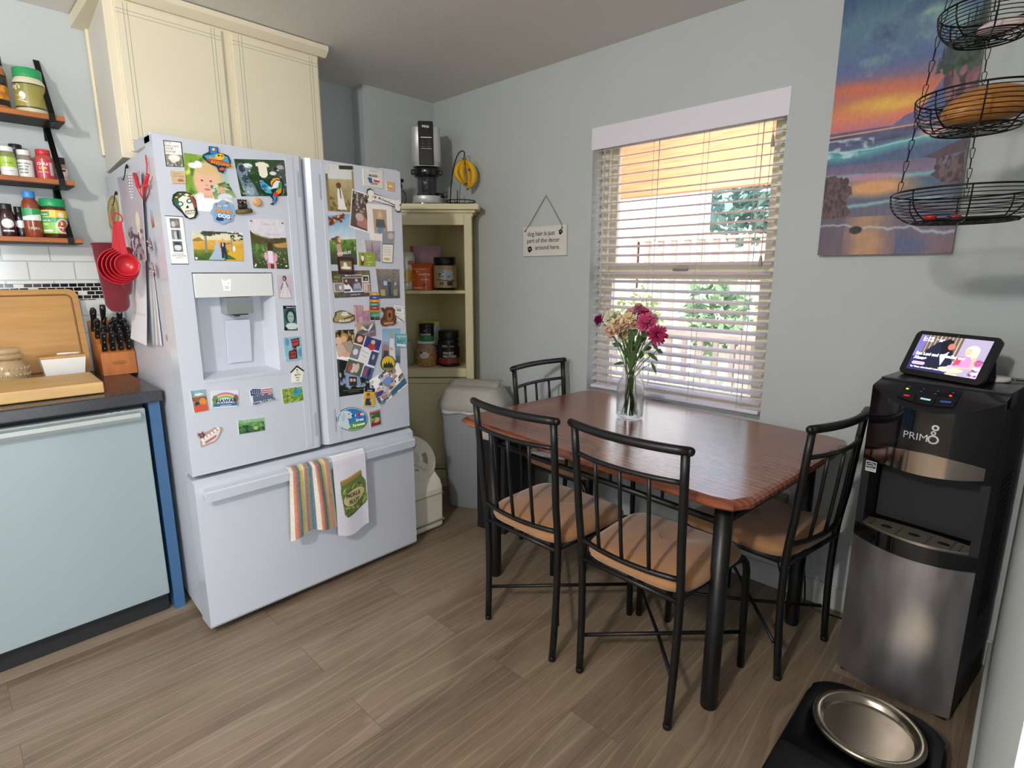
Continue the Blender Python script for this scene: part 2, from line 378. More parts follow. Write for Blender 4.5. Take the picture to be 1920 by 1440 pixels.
b = B(); b.box((-1.278, 2.492, 1.372), (.07, .02, .012), .004); b.obj('sash_lock', mat('lock_grey', '8a8f90', .3, metal=.6), t)

# ================================================================ the blind
BL = mat('blind_vinyl', 'e6e2ec', .45)
def blind_mat():
    m = mat('blind_slat_vinyl', 'e6e2ea', .45); N = m.node_tree.nodes; L = m.node_tree.links; p = N['Principled BSDF']; tr = N.new('ShaderNodeBsdfTranslucent'); tr.inputs[0].default_value = (.85, .82, .78, 1); mx = N.new('ShaderNodeMixShader'); mx.inputs[0].default_value = .35
    L.new(p.outputs[0], mx.inputs[1]); L.new(tr.outputs[0], mx.inputs[2]); L.new(mx.outputs[0], N['Material Output'].inputs[0]); return m
BLS = blind_mat()
t = thing('window_blind', 'white two inch horizontal slat blind with valance over the window', 'window blind', (0, 0, 0))
b = B(); b.box((-1.277, 2.40, 2.005), (.93, .012, .105), .004); b.box((-1.737, 2.42, 2.005), (.01, .045, .105), .002); b.box((-.816, 2.418, 2.005), (.006, .03, .105), .002); b.obj('valance', BL, t)
b = B(); b.b2(wx0 + .012, wx1 - .012, 2.415, 2.455, 1.985, 2.04, .003); b.obj('headrail', BL, t)
b = B(); tilt = math.radians(13); z = 1.955; NS = 28; pitch = .0427
for i in range(NS):
    zz_ = z - i * pitch; P = []
    for k in range(5):
        q = -0.025 + .05 * k / 4; cr = .0022 * (1 - (q / .025) ** 2)
        P.append((q * math.cos(tilt), q * math.sin(tilt) + cr))
    low = [(p[0], p[1] - .0028) for p in P]
    b.prism(P + low[::-1], wx1 - wx0 - .03, (wx0 + .015, 2.437, zz_), (0, 1, 0), (0, 0, 1), (1, 0, 0))
b.obj('slats', BLS, t)
b = B(); b.box((-1.277, 2.437, .760), (wx1 - wx0 - .03, .05, .016), .004); b.obj('bottom_rail', BL, t)
CORD = mat('blind_cord', 'd0ccc4', .8)
b = B()
for xx in (-1.62, -1.40, -1.16, -.93):
    for yy in (2.411, 2.463): b.tube([(xx, yy, 1.99), (xx, yy, .765)], .0011, 5)
    b.tube([(xx + .012, 2.437, 1.99), (xx + .012, 2.437, .765)], .0012, 5)
b.obj('ladder_cord', CORD, t)
b = B(); b.tube([(-1.665, 2.405, 1.96), (-1.668, 2.403, 1.08)], .0035, 8); b.obj('tilt_wand', mat('wand_clear', 'c9c6c0', .2), t)
for (xx, zz_) in ((-.868, 1.86), (-.875, 1.395)):
    b = B(); b.tube([(xx + .004, 2.404, 1.96), (xx, 2.403, zz_ + .03)], .0013, 5); b.lathe([(.003, .032), (.006, .02), (.008, -.012), (.0, -.014)], (xx, 2.403, zz_), 10)
    b.obj('pull_cord', mat('cord_tassel', 'a9a69c', .6), t)

# ================================================================ outdoors, seen through the window
OR = mat('cedar_stain', 'c87e54', .6, var=.22, vscale=3, stretch=(1.5, 8, 30)); GRN = mat('dry_ground', 'b7ab8c', .95, var=.2, vscale=3)
t = b = B(); b.b2(-9, 5, 2.62, 14, -.32, -.3); struct(b.obj('ground', GRN))
b = B()
b.b2(-3.4, 1, 3.2, 3.28, 1.83, 2.62)
o = b.obj('porch_beam', OR); tag(o, 'orange stained cedar fascia board of the porch outside the window', 'beam')
b = B(); b.b2(-9.5, -3.95, 8.2, 8.6, -.3, 4.2); o = b.obj('neighbour_house', mat('white_siding', 'eceae6', .8)); tag(o, 'white house wall across the garden seen through the blind', 'house')
RW = mat('rail_wood', 'b5a090', .8, var=.2, vscale=6, stretch=(1, 1, 6))
def railing(name, label, x0, x1, y, zt, zb, sp, w, rw):
    t = thing(name, label, 'fence', (x0, y, -.3))
    b = B(); b.b2(0, x1 - x0, -rw / 2, rw / 2, zt + .3 - .04, zt + .3, .004); b.obj('top_rail', RW, t)
    b = B(); b.b2(0, x1 - x0, -.02, .02, zb + .3, zb + .34); b.obj('bottom_rail', RW, t)
    b = B(); n = int((x1 - x0) / sp)
    for i in range(n + 1): b.b2(i * sp - w / 2, i * sp + w / 2, -.015, .015, zb + .3, zt + .27)
    b.obj('balusters', RW, t)
    for k in range(3): b = B(); xk = (x1 - x0) * k / 2; b.b2(xk - .045, xk + .045, -.045, .045, 0, zt + .32); b.obj('post', RW, t)
railing('deck_railing', 'near wooden deck railing just beyond the window', -3.6, .6, 4.0, .92, .05, .125, .035, .13)
railing('picket_fence', 'far wooden fence behind the garden shrubs', -4.4, -.2, 7.2, 1.82, .2, .2, .09, .06)
LF = [mat('leaf_pale', 'bcc48c', .7, subsurf=.1), mat('leaf_green', '8fa680', .7), mat('leaf_blue', '8ea89c', .7)]
def foliage(name, label, cat, c, r, n, m, trunk, group=None, sz=.09, seed=1):
    rd = random.Random(seed); t = thing(name, label, cat, (c[0], c[1], -.3), 0, group)
    b = B()
    for _ in range(n):
        d = Vector((rd.gauss(0, 1), rd.gauss(0, 1), rd.gauss(0, 1))).normalized() * rd.uniform(.45, 1)
        p = Vector((d.x * r[0], d.y * r[1], c[2] + .3 + d.z * r[2])); u = Vector((rd.gauss(0, 1), rd.gauss(0, 1), rd.gauss(0, 1))).normalized(); w = u.orthogonal().normalized(); s = sz * rd.uniform(.6, 1.3)
        b.add([p - u * s, p + w * s * .45, p + u * s, p - w * s * .45], [(0, 1, 2, 3)])
    b.obj('foliage', m, t)
    b = B(); b.tube([(0, 0, 0), (r[0] * .05, 0, (c[2] + .3) * .5), (0, 0, c[2] + .3)], trunk, 8, r2=trunk * .4); b.obj('trunk', RW, t)
foliage('garden_tree', 'leafy tree above the far fence seen through the upper right panes', 'tree', (-3.1, 9.6, 2.6), (1.5, .9, .95), 1500, LF[2], .09, sz=.14, seed=3)
foliage('garden_tree', 'tall dark tree at the right beyond the far fence', 'tree', (0.3, 10.5, 2.9), (1.4, .9, 1.2), 1300, LF[1], .09, sz=.14, seed=4)
for i, (x, y, z, w, lb) in enumerate([(-4.3, 6.0, .55, .5, 'leftmost shrub'), (-3.4, 5.6, .75, .55, 'middle flowering shrub'), (-2.5, 5.7, .95, .6, 'tall pale shrub right of the middle'), (-1.7, 5.5, .85, .5, 'rightmost shrub')]):
    foliage('garden_shrub', lb + ' between the deck railing and the far fence', 'shrub', (x, y, z), (w * .62, .35, .45), 520, LF[0 if i % 2 else 1], .03, 'shrubs between the fences', .07, 10 + i)
def inv(t): return (Matrix.Translation(t.location) @ Matrix.Rotation(t.rotation_euler.z, 4, 'Z')).inverted()
def bw(t): return B(inv(t))            # shapes given in room coordinates, kept in the thing's own
def wp(o, t): o.parent = t; o.matrix_parent_inverse = inv(t); return o

# ================================================================ refrigerator
FW = mat('fridge_white', 'c5cad4', .22, coat=.35); FS = mat('fridge_side', 'c4c8d2', .38, bump=.15, bscale=500); SEAL = mat('fridge_gasket', '6a6e74', .7)
DARK = mat('dark_gap', '1a1b1d', .7)
FX = -2.12; FY0, FY1, FYM = .565, 1.515, 1.068; DZ0, DZ1 = .640, 1.79
fr = thing('refrigerator', 'white french door refrigerator covered in photos and magnets', 'refrigerator', (-2.6, 1.04, 0))
b = bw(fr); b.prism([(-2.225, .572), (-2.225, FY1 - .004), (-3.04, 1.50), (-3.04, .614)], 1.735, (0, 0, .03), (1, 0, 0), (0, 1, 0), (0, 0, 1)); b.obj('case', FS, fr)
b = bw(fr); b.b2(-2.225, -2.205, FY0 + .012, FY1 - .012, .05, 1.76); b.obj('gasket', SEAL, fr)
b = bw(fr); b.b2(-2.98, -2.2, FY0 + .03, FY1 - .03, .0, .035); b.obj('toe_grille', DARK, fr)
for (ya, yb) in ((FY0, FY0 + .09), (FY1 - .09, FY1)):
    b = bw(fr); b.b2(-2.34, -2.14, ya, yb, 1.765, 1.80, .006); b.obj('hinge_cover', FW, fr)
# left door with the dispenser opening
RY0, RY1, RZ0, RZ1 = .636, .912, .972, 1.358; RZP = 1.272
b = bw(fr)
b.b2(-2.205, FX, FY0, RY0, DZ0, DZ1); b.b2(-2.205, FX, RY1, FYM - .052, DZ0, DZ1)
b.b2(-2.205, FX, RY0, RY1, DZ0, RZ0); b.b2(-2.205, FX, RY0, RY1, RZ1, DZ1); b.b2(-2.205, -2.196, RY0, RY1, RZ0, RZ1)
b.prism([(FYM - .052, FX), (FYM - .020, FX), (FYM - .006, FX - .012), (FYM - .006, -2.205), (FYM - .052, -2.205)], DZ1 - DZ0, (0, 0, DZ0), (0, 1, 0), (1, 0, 0), (0, 0, 1))
d1 = b.obj('door', FW, fr)
b = bw(fr); b.prism([(FYM + .006, FX - .03), (FYM + .010, FX - .012), (FYM + .026, FX), (FY1 - .006, FX), (FY1, FX - .006), (FY1, -2.205), (FYM + .006, -2.205)], DZ1 - DZ0, (0, 0, DZ0), (0, 1, 0), (1, 0, 0), (0, 0, 1))
d2 = b.obj('door', FW, fr)
GR = mat('grip_shade_grey', 'a7adb8', .35)
for d, yy, sg in ((d1, FYM - .028, -1), (d2, FYM + .060, 1)):       # pocket grips as thin plates, recess shade put into their grey
    for z0_, z1_ in ((1.64, 1.735), (.69, .79)):
        b = bw(fr); b.box((FX + .0008, yy, (z0_ + z1_) / 2), (.0016, .009, z1_ - z0_), .0007); b.obj('grip', GR, d)
# raised vertical strip beside each grip
for d, y_a, y_b in ((d1, FYM - .075, FYM - .045), (d2, FYM + .068, FYM + .085)):
    b = bw(fr); b.b2(FX, FX + .0022, y_a, y_b, DZ0 + .01, DZ1 - .01, .001); b.obj('edge_moulding', FW, d)
# dispenser
b = bw(fr)
b.b2(-2.196, FX + .001, RY0 + .003, RY1 - .003, RZP, RZ1 - .003, .002)
dp = b.obj('dispenser_panel', mat('dispenser_gloss', 'd9dcda', .06, coat=.6), d1)
b = bw(fr); yc = (RY0 + RY1) / 2
b.prism([(RY0, FX), (RY0 + .028, -2.185), (RY1 - .028, -2.185), (RY1, FX), (RY1, -2.19), (RY0, -2.19)], RZP - RZ0, (0, 0, RZ0), (0, 1, 0), (1, 0, 0), (0, 0, 1))
b.prism([(FX + .002, RZ0), (FX + .002, RZ0 + .012), (-2.185, RZ0 + .028), (-2.185, RZ0)], RY1 - RY0, (0, RY0, 0), (1, 0, 0), (0, 0, 1), (0, 1, 0))
b.obj('dispenser_recess', FW, d1)
b = bw(fr); yy = .785
b.prism([(FX + .0, RZP - .002), (FX - .002, RZP - .062), (-2.184, RZP - .06), (-2.184, RZP + .0)], .092, (0, yy - .046, 0), (1, 0, 0), (0, 0, 1), (0, 1, 0)); b.obj('spout_housing', mat('spout_grey', '8d9496', .25, metal=.3), d1)
b = bw(fr); b.lathe([(.010, 0), (.010, .012)], (-2.145, yy - .005, RZP - .072), 12); b.b2(-2.16, -2.128, yy - .03, yy + .03, RZP - .067, RZP - .06, .002); b.obj('spout', mat('spout_dark', '3a4044', .3), d1)
b = bw(fr); b.box((-2.172, yy + .002, 1.105), (.006, .088, .162), .002, RY(math.radians(5))); b.obj('paddle', mat('paddle_white', 'c9cede', .3), d1)
# the little water glass mark on the panel
b = bw(fr); ix = FX + .0022
def ink(b, pts, w, X=ix):
    for (a0, c0), (a1, c1) in zip(pts, pts[1:]):
        d = Vector((a1 - a0, c1 - c0)).normalized() * (w / 2); n = Vector((-d.y, d.x))
        q = [(a0 - d.x + n.x, c0 - d.y + n.y), (a0 - d.x - n.x, c0 - d.y - n.y), (a1 + d.x - n.x, c1 + d.y - n.y), (a1 + d.x + n.x, c1 + d.y + n.y)]
        b.add([(X, p[0], p[1]) for p in q], [(0, 1, 2, 3)])
yi, zi = .745, 1.315
ink(b, [(yi - .0135, zi + .018), (yi - .009, zi - .018), (yi + .009, zi - .018), (yi + .0135, zi + .018)], .003); ink(b, [(yi - .010, zi - .001), (yi + .010, zi - .001)], .003)
ink(b, [(yi - .006, zi + .012), (yi - .001, zi + .006), (yi + .004, zi + .013)], .005); ink(b, [(yi + .006, zi + .016), (yi + .0065, zi + .012)], .004)
b.obj('water_mark', mat('mark_white', 'ffffff', .3, emit='ffffff', estr=.4), dp)
# freezer drawer with its bar grip
b = bw(fr)
b.prism([(-2.205, .035), (-2.205, .622), (FX - .01, .622), (FX + .012, .610), (FX + .012, .045), (FX + .006, .035)], FY1 - FY0 + .004, (0, FY0 - .002, 0), (1, 0, 0), (0, 0, 1), (0, 1, 0))
dw = b.obj('freezer_drawer', FW, fr)
b = bw(fr)
b.prism([(FX + .012, .592), (FX + .046, .588), (FX + .050, .582), (FX + .048, .548), (FX + .040, .546), (FX + .034, .572), (FX + .012, .575)], .915, (0, FY0 + .022, 0), (1, 0, 0), (0, 0, 1), (0, 1, 0)); b.obj('grip', FW, dw)

# ================================================================ things stuck on the refrigerator
O3, O4, O5, O6 = (200, 240, 4.8), (560, 280, 5.536), (300, 480, 3.6), (590, 520, 4.8)
DP = Vector((FX, 0, 0)); DN = Vector((1, 0, 0))
def zc(o, pts, dx=0.0): return [on(o[0] + x / o[2], o[1] + y / o[2], DP + DN * dx, DN) for x, y in pts]
def stick(name, label, cat, o, pts, ops, base='ffffff', th=.0012, lift=0.0, res=.0018, edge=None, texts=(), rounded=0.0, curl=0.0, matl=None):
    """a flat print or tile held on the door: corners tl,tr,br,bl in the view's pixels"""
    c = zc(o, pts, 0); w = (c[1] - c[0]).length; h = (c[3] - c[0]).length
    nx, ny = max(6, int(w / res)), max(6, int(h / res)); cv = Cv(nx, ny, base).run(ops)
    P = bil(c, cv.X, cv.Y)
    if rounded:
        u = (cv.X - .5) * w; v = (cv.Y - .5) * h; r = rounded; ax, ay = np.abs(u) - (w / 2 - r), np.abs(v) - (h / 2 - r)
        m = (ax > 0) & (ay > 0); L = np.where(m, np.hypot(ax, ay), 1); k = np.where(m & (L > r), r / L, 1)
        X2 = np.where(m, np.sign(u) * (w / 2 - r + ax * k) / w + .5, cv.X); Y2 = np.where(m, np.sign(v) * (h / 2 - r + ay * k) / h + .5, cv.Y); P = bil(c, X2, Y2)
    P[..., 0] += lift + th + curl * (cv.Y ** 3)
    if texts:
        t = thing(name, label, cat, (FX + lift, c[0].y, c[3].z)); ob = wp(paint_mesh('print', P, cv, matl or PRINT, None, (-th, 0, 0), edge), t)
        U = (c[1] - c[0]).normalized(); V = (c[0] - c[3]).normalized()
        for tx in texts:
            s, u, v, size, col = tx[:5]; bold = tx[5] if len(tx) > 5 else 0; ang = tx[6] if len(tx) > 6 else 0
            O = Vector(bil(c, np.array(u), np.array(v)).tolist()) + DN * (lift + th + .0002 + curl * v ** 3)
            U2 = U * math.cos(ang) + V * math.sin(ang); V2 = V * math.cos(ang) - U * math.sin(ang)
            b = bw(t); b.text(s, O, U2, V2, size, .0003, bold=bold); b.obj('lettering', mat('ink_' + col, col, .5), t)
        return t
    ob = paint_mesh(name, P, cv, matl or PRINT, None, (-th, 0, 0), edge); tag(ob, label, cat); return ob
def shape(name, label, cat, o, pts, th, col, layers=(), texts=(), lift=0.0, edge=None):
    """a cut-out magnet: outline in view pixels, layers = (points or ('e',cx,cy,rx,ry), colour) raised in steps"""
    c = zc(o, pts); ctr = sum(c, Vector()) / len(c); t = thing(name, label, cat, (FX + lift, ctr.y, ctr.z))
    b = bw(t); b.prism([(p.y, p.z) for p in c][::-1], th, (FX + lift, 0, 0), (0, 1, 0), (0, 0, 1), (1, 0, 0)); b.obj('base', mat('enamel_' + col, col, .35, coat=.3), t)
    by = {}
    for k, (g, cc) in enumerate(layers):
        if g[0] == 'e': g = [(g[1] + g[3] * math.cos(a), g[2] + g[4] * math.sin(a)) for a in [2 * math.pi * i / 20 for i in range(20)]]
        by.setdefault(cc, []).append((k, zc(o, g)))
    for cc, gs in by.items():
        b = bw(t)
        for k, q in gs:
            ar = sum(q[i].y * q[(i + 1) % len(q)].z - q[(i + 1) % len(q)].y * q[i].z for i in range(len(q)))
            if ar < 0: q = q[::-1]
            b.prism([(p.y, p.z) for p in q], .0005 + .0004 * k, (FX + lift + th - .0002, 0, 0), (0, 1, 0), (0, 0, 1), (1, 0, 0))
        b.obj('inlay', mat('enamel_' + cc, cc, .35, coat=.3), t)
    for (s, x, y, size, cc, bold, ang) in texts:
        O = zc(o, [(x, y)])[0] + DN * (lift + th + .0008 + .0004 * len(layers)); b = bw(t)
        b.text(s, O, (0, math.cos(ang), math.sin(ang)), (0, -math.sin(ang), math.cos(ang)), size, .0004, bold=bold); b.obj('lettering', mat('ink_' + cc, cc, .5), t)
    return t
def circ(cx, cy, rx, ry, n=28): return [(cx + rx * math.cos(a), cy + ry * math.sin(a)) for a in [2 * math.pi * i / n for i in range(n)]]
PH, MG, CD = 'photo', 'magnet', 'card'
F = ('ell', 'grad', 'rect')
# --- left door
stick('fridge_magnet', 'black and white rectangular quote magnet in the top left corner of the left fridge door', MG, O3, [(505, 108), (672, 125), (698, 352), (532, 345)],
      [('rect', .04, .03, .96, .97, 'f0f0e8'), ('rect', .07, .52, .93, .95, '8a8c80'), ('noise', .12, 12), ('blobs', 40, .05, ['3a3c36', '6a6c60', 'b8b8a8'], (.1, .75, .9, .95)), ('ell', .5, .66, .32, .13, 'eceae0'), ('ell', .45, .78, .12, .08, 'e0ded0')], '2a2c2a',
      texts=[('IT IS', .25, .12, .009, '333333'), ('HARD LUCK', .42, .23, .0075, '333333'), ('TO BE', .3, .34, .008, '333333'), ('OUT OF', .35, .46, .008, '333333')])
stick('fridge_magnet', 'small square wooden magnet with a little stamped dog below the quote magnet', MG, O3, [(570, 385), (702, 392), (712, 500), (590, 500)], [('noise', .05, 6), ('ell', .62, .75, .22, .10, '9a6a42'), ('rect', .45, .78, .5, .92, '9a6a42'), ('rect', .75, .78, .8, .92, '9a6a42')], 'cdb48c', th=.004, edge='a98f68',
      texts=[('LOVE IS', .45, .26, .006, '6b5030'), ('COMPLICATED', .5, .45, .0045, '6b5030')])
stick('portrait_photo', 'large portrait photo of a blond girl with a white bow', PH, O3, [(690, 222), (1060, 272), (1150, 760), (725, 742)],
      [('grad', '9cb83a', '5f8a3c'), ('blobs', 30, .12, ['b8cc40', '7fa23c', '4f7a34', 'd4dc60'], (0, 0, .5, .9), 4), ('grad', 'b8c8c4', 'dde4e6', 1.1, 1.2), ('blobs', 20, .2, ['a8c0c0', 'c4d4d4', 'd8e0e0'], (.75, 0, 1, 1), 5),
       ('ell', .52, .46, .34, .36, 'd8b684'), ('ell', .50, .44, .30, .30, 'dcc090'), ('ell', .5, .95, .55, .30, 'f2f0f0'), ('rect', .38, .62, .58, .76, 'dca68c'), ('ell', .47, .48, .235, .235, 'e8b8a0'), ('ell', .47, .26, .24, .09, 'd9ba86'),
       ('ell', .37, .45, .035, .014, '5a4038'), ('ell', .57, .45, .035, .014, '5a4038'), ('ell', .47, .53, .03, .02, 'd89c88'), ('ell', .47, .605, .075, .016, 'c06a66'), ('ell', .2, .2, .11, .05, 'f4f2f0'), ('ell', .32, .17, .09, .06, 'ffffff'),
       ('ell', .5, .96, .42, .2, 'ffffff'), ('line', .3, .8, .34, .97, .006, 'd8d4d4'), ('line', .68, .8, .62, .97, .006, 'd8d4d4')], '8fae3c', th=.0006)
shape('state_magnet', 'state shaped souvenir magnet with orange lettering above the girl portrait', MG, O3, [(915, 165), (995, 175), (1000, 222), (1050, 235), (1088, 250), (1112, 300), (1110, 350), (1062, 362), (1045, 410), (1005, 395), (985, 352), (945, 335), (905, 312), (855, 268), (862, 240), (915, 215)], .004, '22384a',
      [([(922, 172), (988, 180), (992, 240), (925, 232)], '3a78b4'), (('e', 955, 195, 14, 13), 'f0c860'), ([(870, 250), (990, 235), (1080, 262), (1100, 320), (1000, 340), (910, 300)], '4a9cc0'), ([(895, 278), (1000, 285), (1090, 318), (1080, 335), (930, 318)], 'b04a30'), (('e', 1010, 262, 42, 30), 'f0b840'), (('e', 1000, 250, 10, 9), '5a3a20'), (('e', 1030, 255, 8, 8), '5a3a20'), (('e', 1030, 372, 22, 14), 'd05a30')],
      [('SAN', 945, 288, .012, 'f0a030', .03, -.1), ('ANTONIO', 1025, 340, .0145, 'ff9a20', .03, -.1)], lift=.0025)
stick('announcement_card', 'dark green card with two dogs and a cream baby bodysuit on the left door', CD, O3, [(1143, 278), (1595, 290), (1648, 612), (1210, 615)],
      [('grad', '2f4a2a', '25401f'), ('noise', .09, 8), ('blobs', 40, .02, ['4f7038', '7a8a40', '1c3018'], (0, 0, 1, 1), 7),
       ('poly', [(.0, .3), (.06, .12), (.12, .1), (.26, .13), (.3, .2), (.22, .32), (.2, .45), (.3, .7), (.36, .98), (.1, 1), (.04, .6)], '6e808c'), ('ell', .24, .17, .09, .06, 'dfe6ea'), ('ell', .12, .25, .06, .10, '2b3844'), ('ell', .15, .52, .07, .12, '3b4a58'), ('ell', .2, .85, .09, .13, '93a5ae'), ('blobs', 30, .02, ['c8d4d8', '24303a', '93a5ae'], (.05, .2, .28, .95), 8),
       ('poly', [(.4, .1), (.47, .07), (.56, .07), (.66, .12), (.66, .2), (.61, .19), (.61, .42), (.55, .5), (.49, .5), (.44, .42), (.44, .19), (.4, .18)], 'ece6d4'),
       ('poly', [(.66, .36), (.74, .2), (.86, .08), (.98, .05), (1, .95), (.86, .8), (.8, .5), (.7, .42)], '4c5450'), ('ell', .72, .37, .07, .05, 'e0e2e0'), ('ell', .80, .25, .05, .05, '202422'), ('ell', .9, .2, .08, .06, 'a8a89c'), ('blobs', 25, .02, ['2a2e2c', '9a9c94', 'c8c8bc'], (.8, .1, 1, .9), 9)], th=.0008)
stick('portrait_photo', 'small photo of a smiling boy overlapping the girl portrait', PH, O3, [(930, 520), (1085, 480), (1165, 625), (970, 645)],
      [('grad', '5a7048', '9cb07a'), ('blobs', 20, .12, ['2f4a30', '7a9a60', 'c8d8b8'], (0, 0, 1, .5), 2), ('ell', .5, .95, .34, .3, 'd6dce0'), ('ell', .5, .42, .16, .24, 'c0a070'), ('ell', .5, .48, .14, .2, 'e4b496'), ('ell', .5, .6, .05, .02, 'b06a5a'), ('ell', .44, .45, .02, .015, '4a3430'), ('ell', .56, .45, .02, .015, '4a3430')], th=.0006, lift=.0012)
shape('skull_magnet', 'painted sugar skull magnet under the wooden magnet', MG, O3, [(585, 650), (595, 600), (635, 573), (700, 572), (760, 595), (798, 650), (805, 700), (818, 770), (795, 812), (745, 822), (705, 805), (680, 770), (625, 720), (595, 690)], .004, '1e2420',
      [([(595, 650), (640, 585), (700, 582), (700, 640), (680, 750), (610, 690)], '2f5a40'), ([(705, 582), (755, 602), (792, 660), (800, 720), (740, 700), (705, 640)], '9a4a30'), ([(640, 640), (680, 610), (740, 625), (768, 680), (795, 760), (780, 800), (740, 812), (700, 775), (660, 715)], 'ece8d8'),
       (('e', 658, 685, 28, 24), '2f6a60'), (('e', 658, 685, 15, 13), 'f4f0e0'), (('e', 738, 658, 27, 23), '2f6a60'), (('e', 738, 658, 14, 12), 'f4f0e0'), ([(706, 722), (722, 695), (735, 720)], '201c1c'), ([(700, 748), (785, 738), (788, 766), (706, 776)], '202020')] + [([(706 + 13 * i, 752 - 1.3 * i), (714 + 13 * i, 751 - 1.3 * i), (716 + 13 * i, 772 - 1.3 * i), (708 + 13 * i, 773 - 1.3 * i)], 'f6f2e6') for i in range(6)] + [([(690, 600), (712, 592), (735, 606), (712, 618)], 'f4f0e0'), (('e', 620, 625, 12, 8), 'e0b030'), (('e', 655, 596, 9, 7), 'e0b030'), (('e', 760, 610, 10, 7), 'e0b030')], lift=.0008)
shape('round_magnet', 'scalloped pale blue dog lover magnet below the boy photo', MG, O3, [(1042 + (105 + 7 * math.cos(8 * a)) * math.cos(a), 757 + (105 + 7 * math.cos(8 * a)) * math.sin(a)) for a in [2 * math.pi * i / 48 for i in range(48)]], .004, '8fb0cc',
      [(('e', 1042, 755, 88, 86), '7fa6d0'), (('e', 985, 690, 12, 10), 'c85a50'), (('e', 1080, 672, 12, 9), 'c85a50'), (('e', 1105, 820, 9, 9), 'a04a50'), (('e', 975, 745, 9, 9), 'c85a50'), ([(985, 800), (1010, 795), (1045, 815), (1042, 835), (1000, 838), (975, 825)], '26406a'), (('e', 1015, 705, 10, 9), 'f0d060')],
      [('I      MY', 1035, 712, .010, 'f4f8ff', .03, -.05), ('GRAND', 1040, 765, .0155, 'f09a20', .05, -.05), ('DOG', 1048, 810, .017, 'dff2ff', .05, -.08)], lift=.002)
# bears on a log
t = thing('bear_magnet', 'little black bear figure magnet sitting on a log sign', MG, tuple(zc(O3, [(1225, 740)])[0])); c0 = zc(O3, [(1215, 690)])[0]
b = bw(t); BK = mat('bear_black', '1c1a1a', .5)
for (dy, dz, r, s_) in ((-.006, -.006, .0115, (.8, 1, 1.1)), (-.010, .008, .008, (.9, 1, 1)), (.006, -.004, .010, (.8, 1, 1.1)), (.006, .009, .0075, (.9, 1, 1)), (-.015, .014, .003, (1, 1, 1)), (.012, .015, .003, (1, 1, 1)), (.001, .015, .0028, (1, 1, 1)), (-.006, .015, .0028, (1, 1, 1)), (-.013, -.014, .005, (1, 1, .8)), (.012, -.013, .005, (1, 1, .8))): b.sphere((FX + .010, c0.y + dy, c0.z + dz), r, 12, s_)
b.obj('bears', BK, t)
b = bw(t); b.sphere((FX + .0175, c0.y + .005, c0.z + .007), .0035, 8); b.sphere((FX + .0175, c0.y - .010, c0.z + .006), .003, 8); b.obj('muzzle', mat('bear_tan', 'b08050', .6), t)
c1 = zc(O3, [(1160, 750)])[0]; c2 = zc(O3, [(1296, 745)])[0]; b = bw(t); b.tube([(FX + .009, c1.y, c1.z - .003), (FX + .010, (c1.y + c2.y) / 2, (c1.z + c2.z) / 2 - .002), (FX + .009, c2.y, c2.z)], [.0078, .0088, .0075], 12); b.obj('log', mat('log_olive', '6a5c34', .6, var=.2, vscale=60), t)
# pie
t = thing('pie_magnet', 'round golden lattice pie magnet under the dog card', MG, tuple(zc(O3, [(1350, 668)])[0])); c0 = zc(O3, [(1350, 668)])[0]; PI_ = mat('pie_crust', 'd8a468', .6, var=.12, vscale=80)
b = bw(t); b.lathe([(.0135, 0), (.0155, .004), (.0150, .008), (.0125, .009), (0, .010)], (FX, c0.y, c0.z), 24, Matrix(((0, 0, 1), (1, 0, 0), (0, 1, 0)))); b.obj('crust', PI_, t)
b = bw(t)
for k in (-1, 0, 1):
    for a in (.6, 2.17):
        d = Vector((0, math.cos(a), math.sin(a))); n = Vector((0, -math.sin(a), math.cos(a))); m_ = Vector((FX + .0105, c0.y, c0.z)) + n * (k * .0072); hl = math.sqrt(.0125 ** 2 - (k * .0072) ** 2)
        b.tube([m_ - d * hl, m_ + Vector((.0012, 0, 0)), m_ + d * hl], .0021, 6)
b.obj('lattice', mat('pie_lattice', 'e4b67c', .6), t)
O7 = (370, 270, 9.6)
shape('rooster_magnet', 'bright painted rooster magnet over the corner of the dog card', MG, O7, [(1085, 660), (1120, 630), (1160, 640), (1170, 660), (1215, 650), (1270, 690), (1285, 740), (1300, 650), (1350, 600), (1440, 592), (1500, 640), (1530, 720), (1520, 800), (1500, 880), (1450, 930), (1420, 950), (1425, 1010), (1390, 1050), (1350, 1100), (1300, 1085), (1350, 1055), (1345, 990), (1290, 930), (1200, 890), (1140, 830), (1110, 740)], .005, '16303c',
      [([(1100, 660), (1150, 650), (1200, 700), (1290, 770), (1330, 900), (1220, 880), (1140, 800)], '3cb0c4'), ([(1300, 690), (1350, 620), (1440, 610), (1480, 650), (1400, 640), (1340, 700), (1320, 760)], 'f0a020'), ([(1350, 720), (1400, 660), (1470, 670), (1480, 740), (1380, 800), (1330, 790)], 'e8e4e0'), ([(1450, 700), (1500, 680), (1510, 780), (1440, 860), (1380, 870), (1440, 780)], '2f8a50'), ([(1400, 850), (1500, 790), (1490, 880), (1430, 920), (1400, 900)], 'e88a20'), (('e', 1390, 915, 42, 42), 'd03a30'), (('e', 1180, 765, 45, 32), '1f6aa8'), (('e', 1195, 830, 26, 15), 'b03038'), (('e', 1125, 695, 18, 16), 'd8503c'), ([(1340, 940), (1400, 950), (1395, 1010), (1360, 1070), (1340, 1060), (1365, 1000)], '3c8ac0')],
      [('Hawaii', 1350, 810, .014, 'e8fbff', .02, .3)], lift=.002)
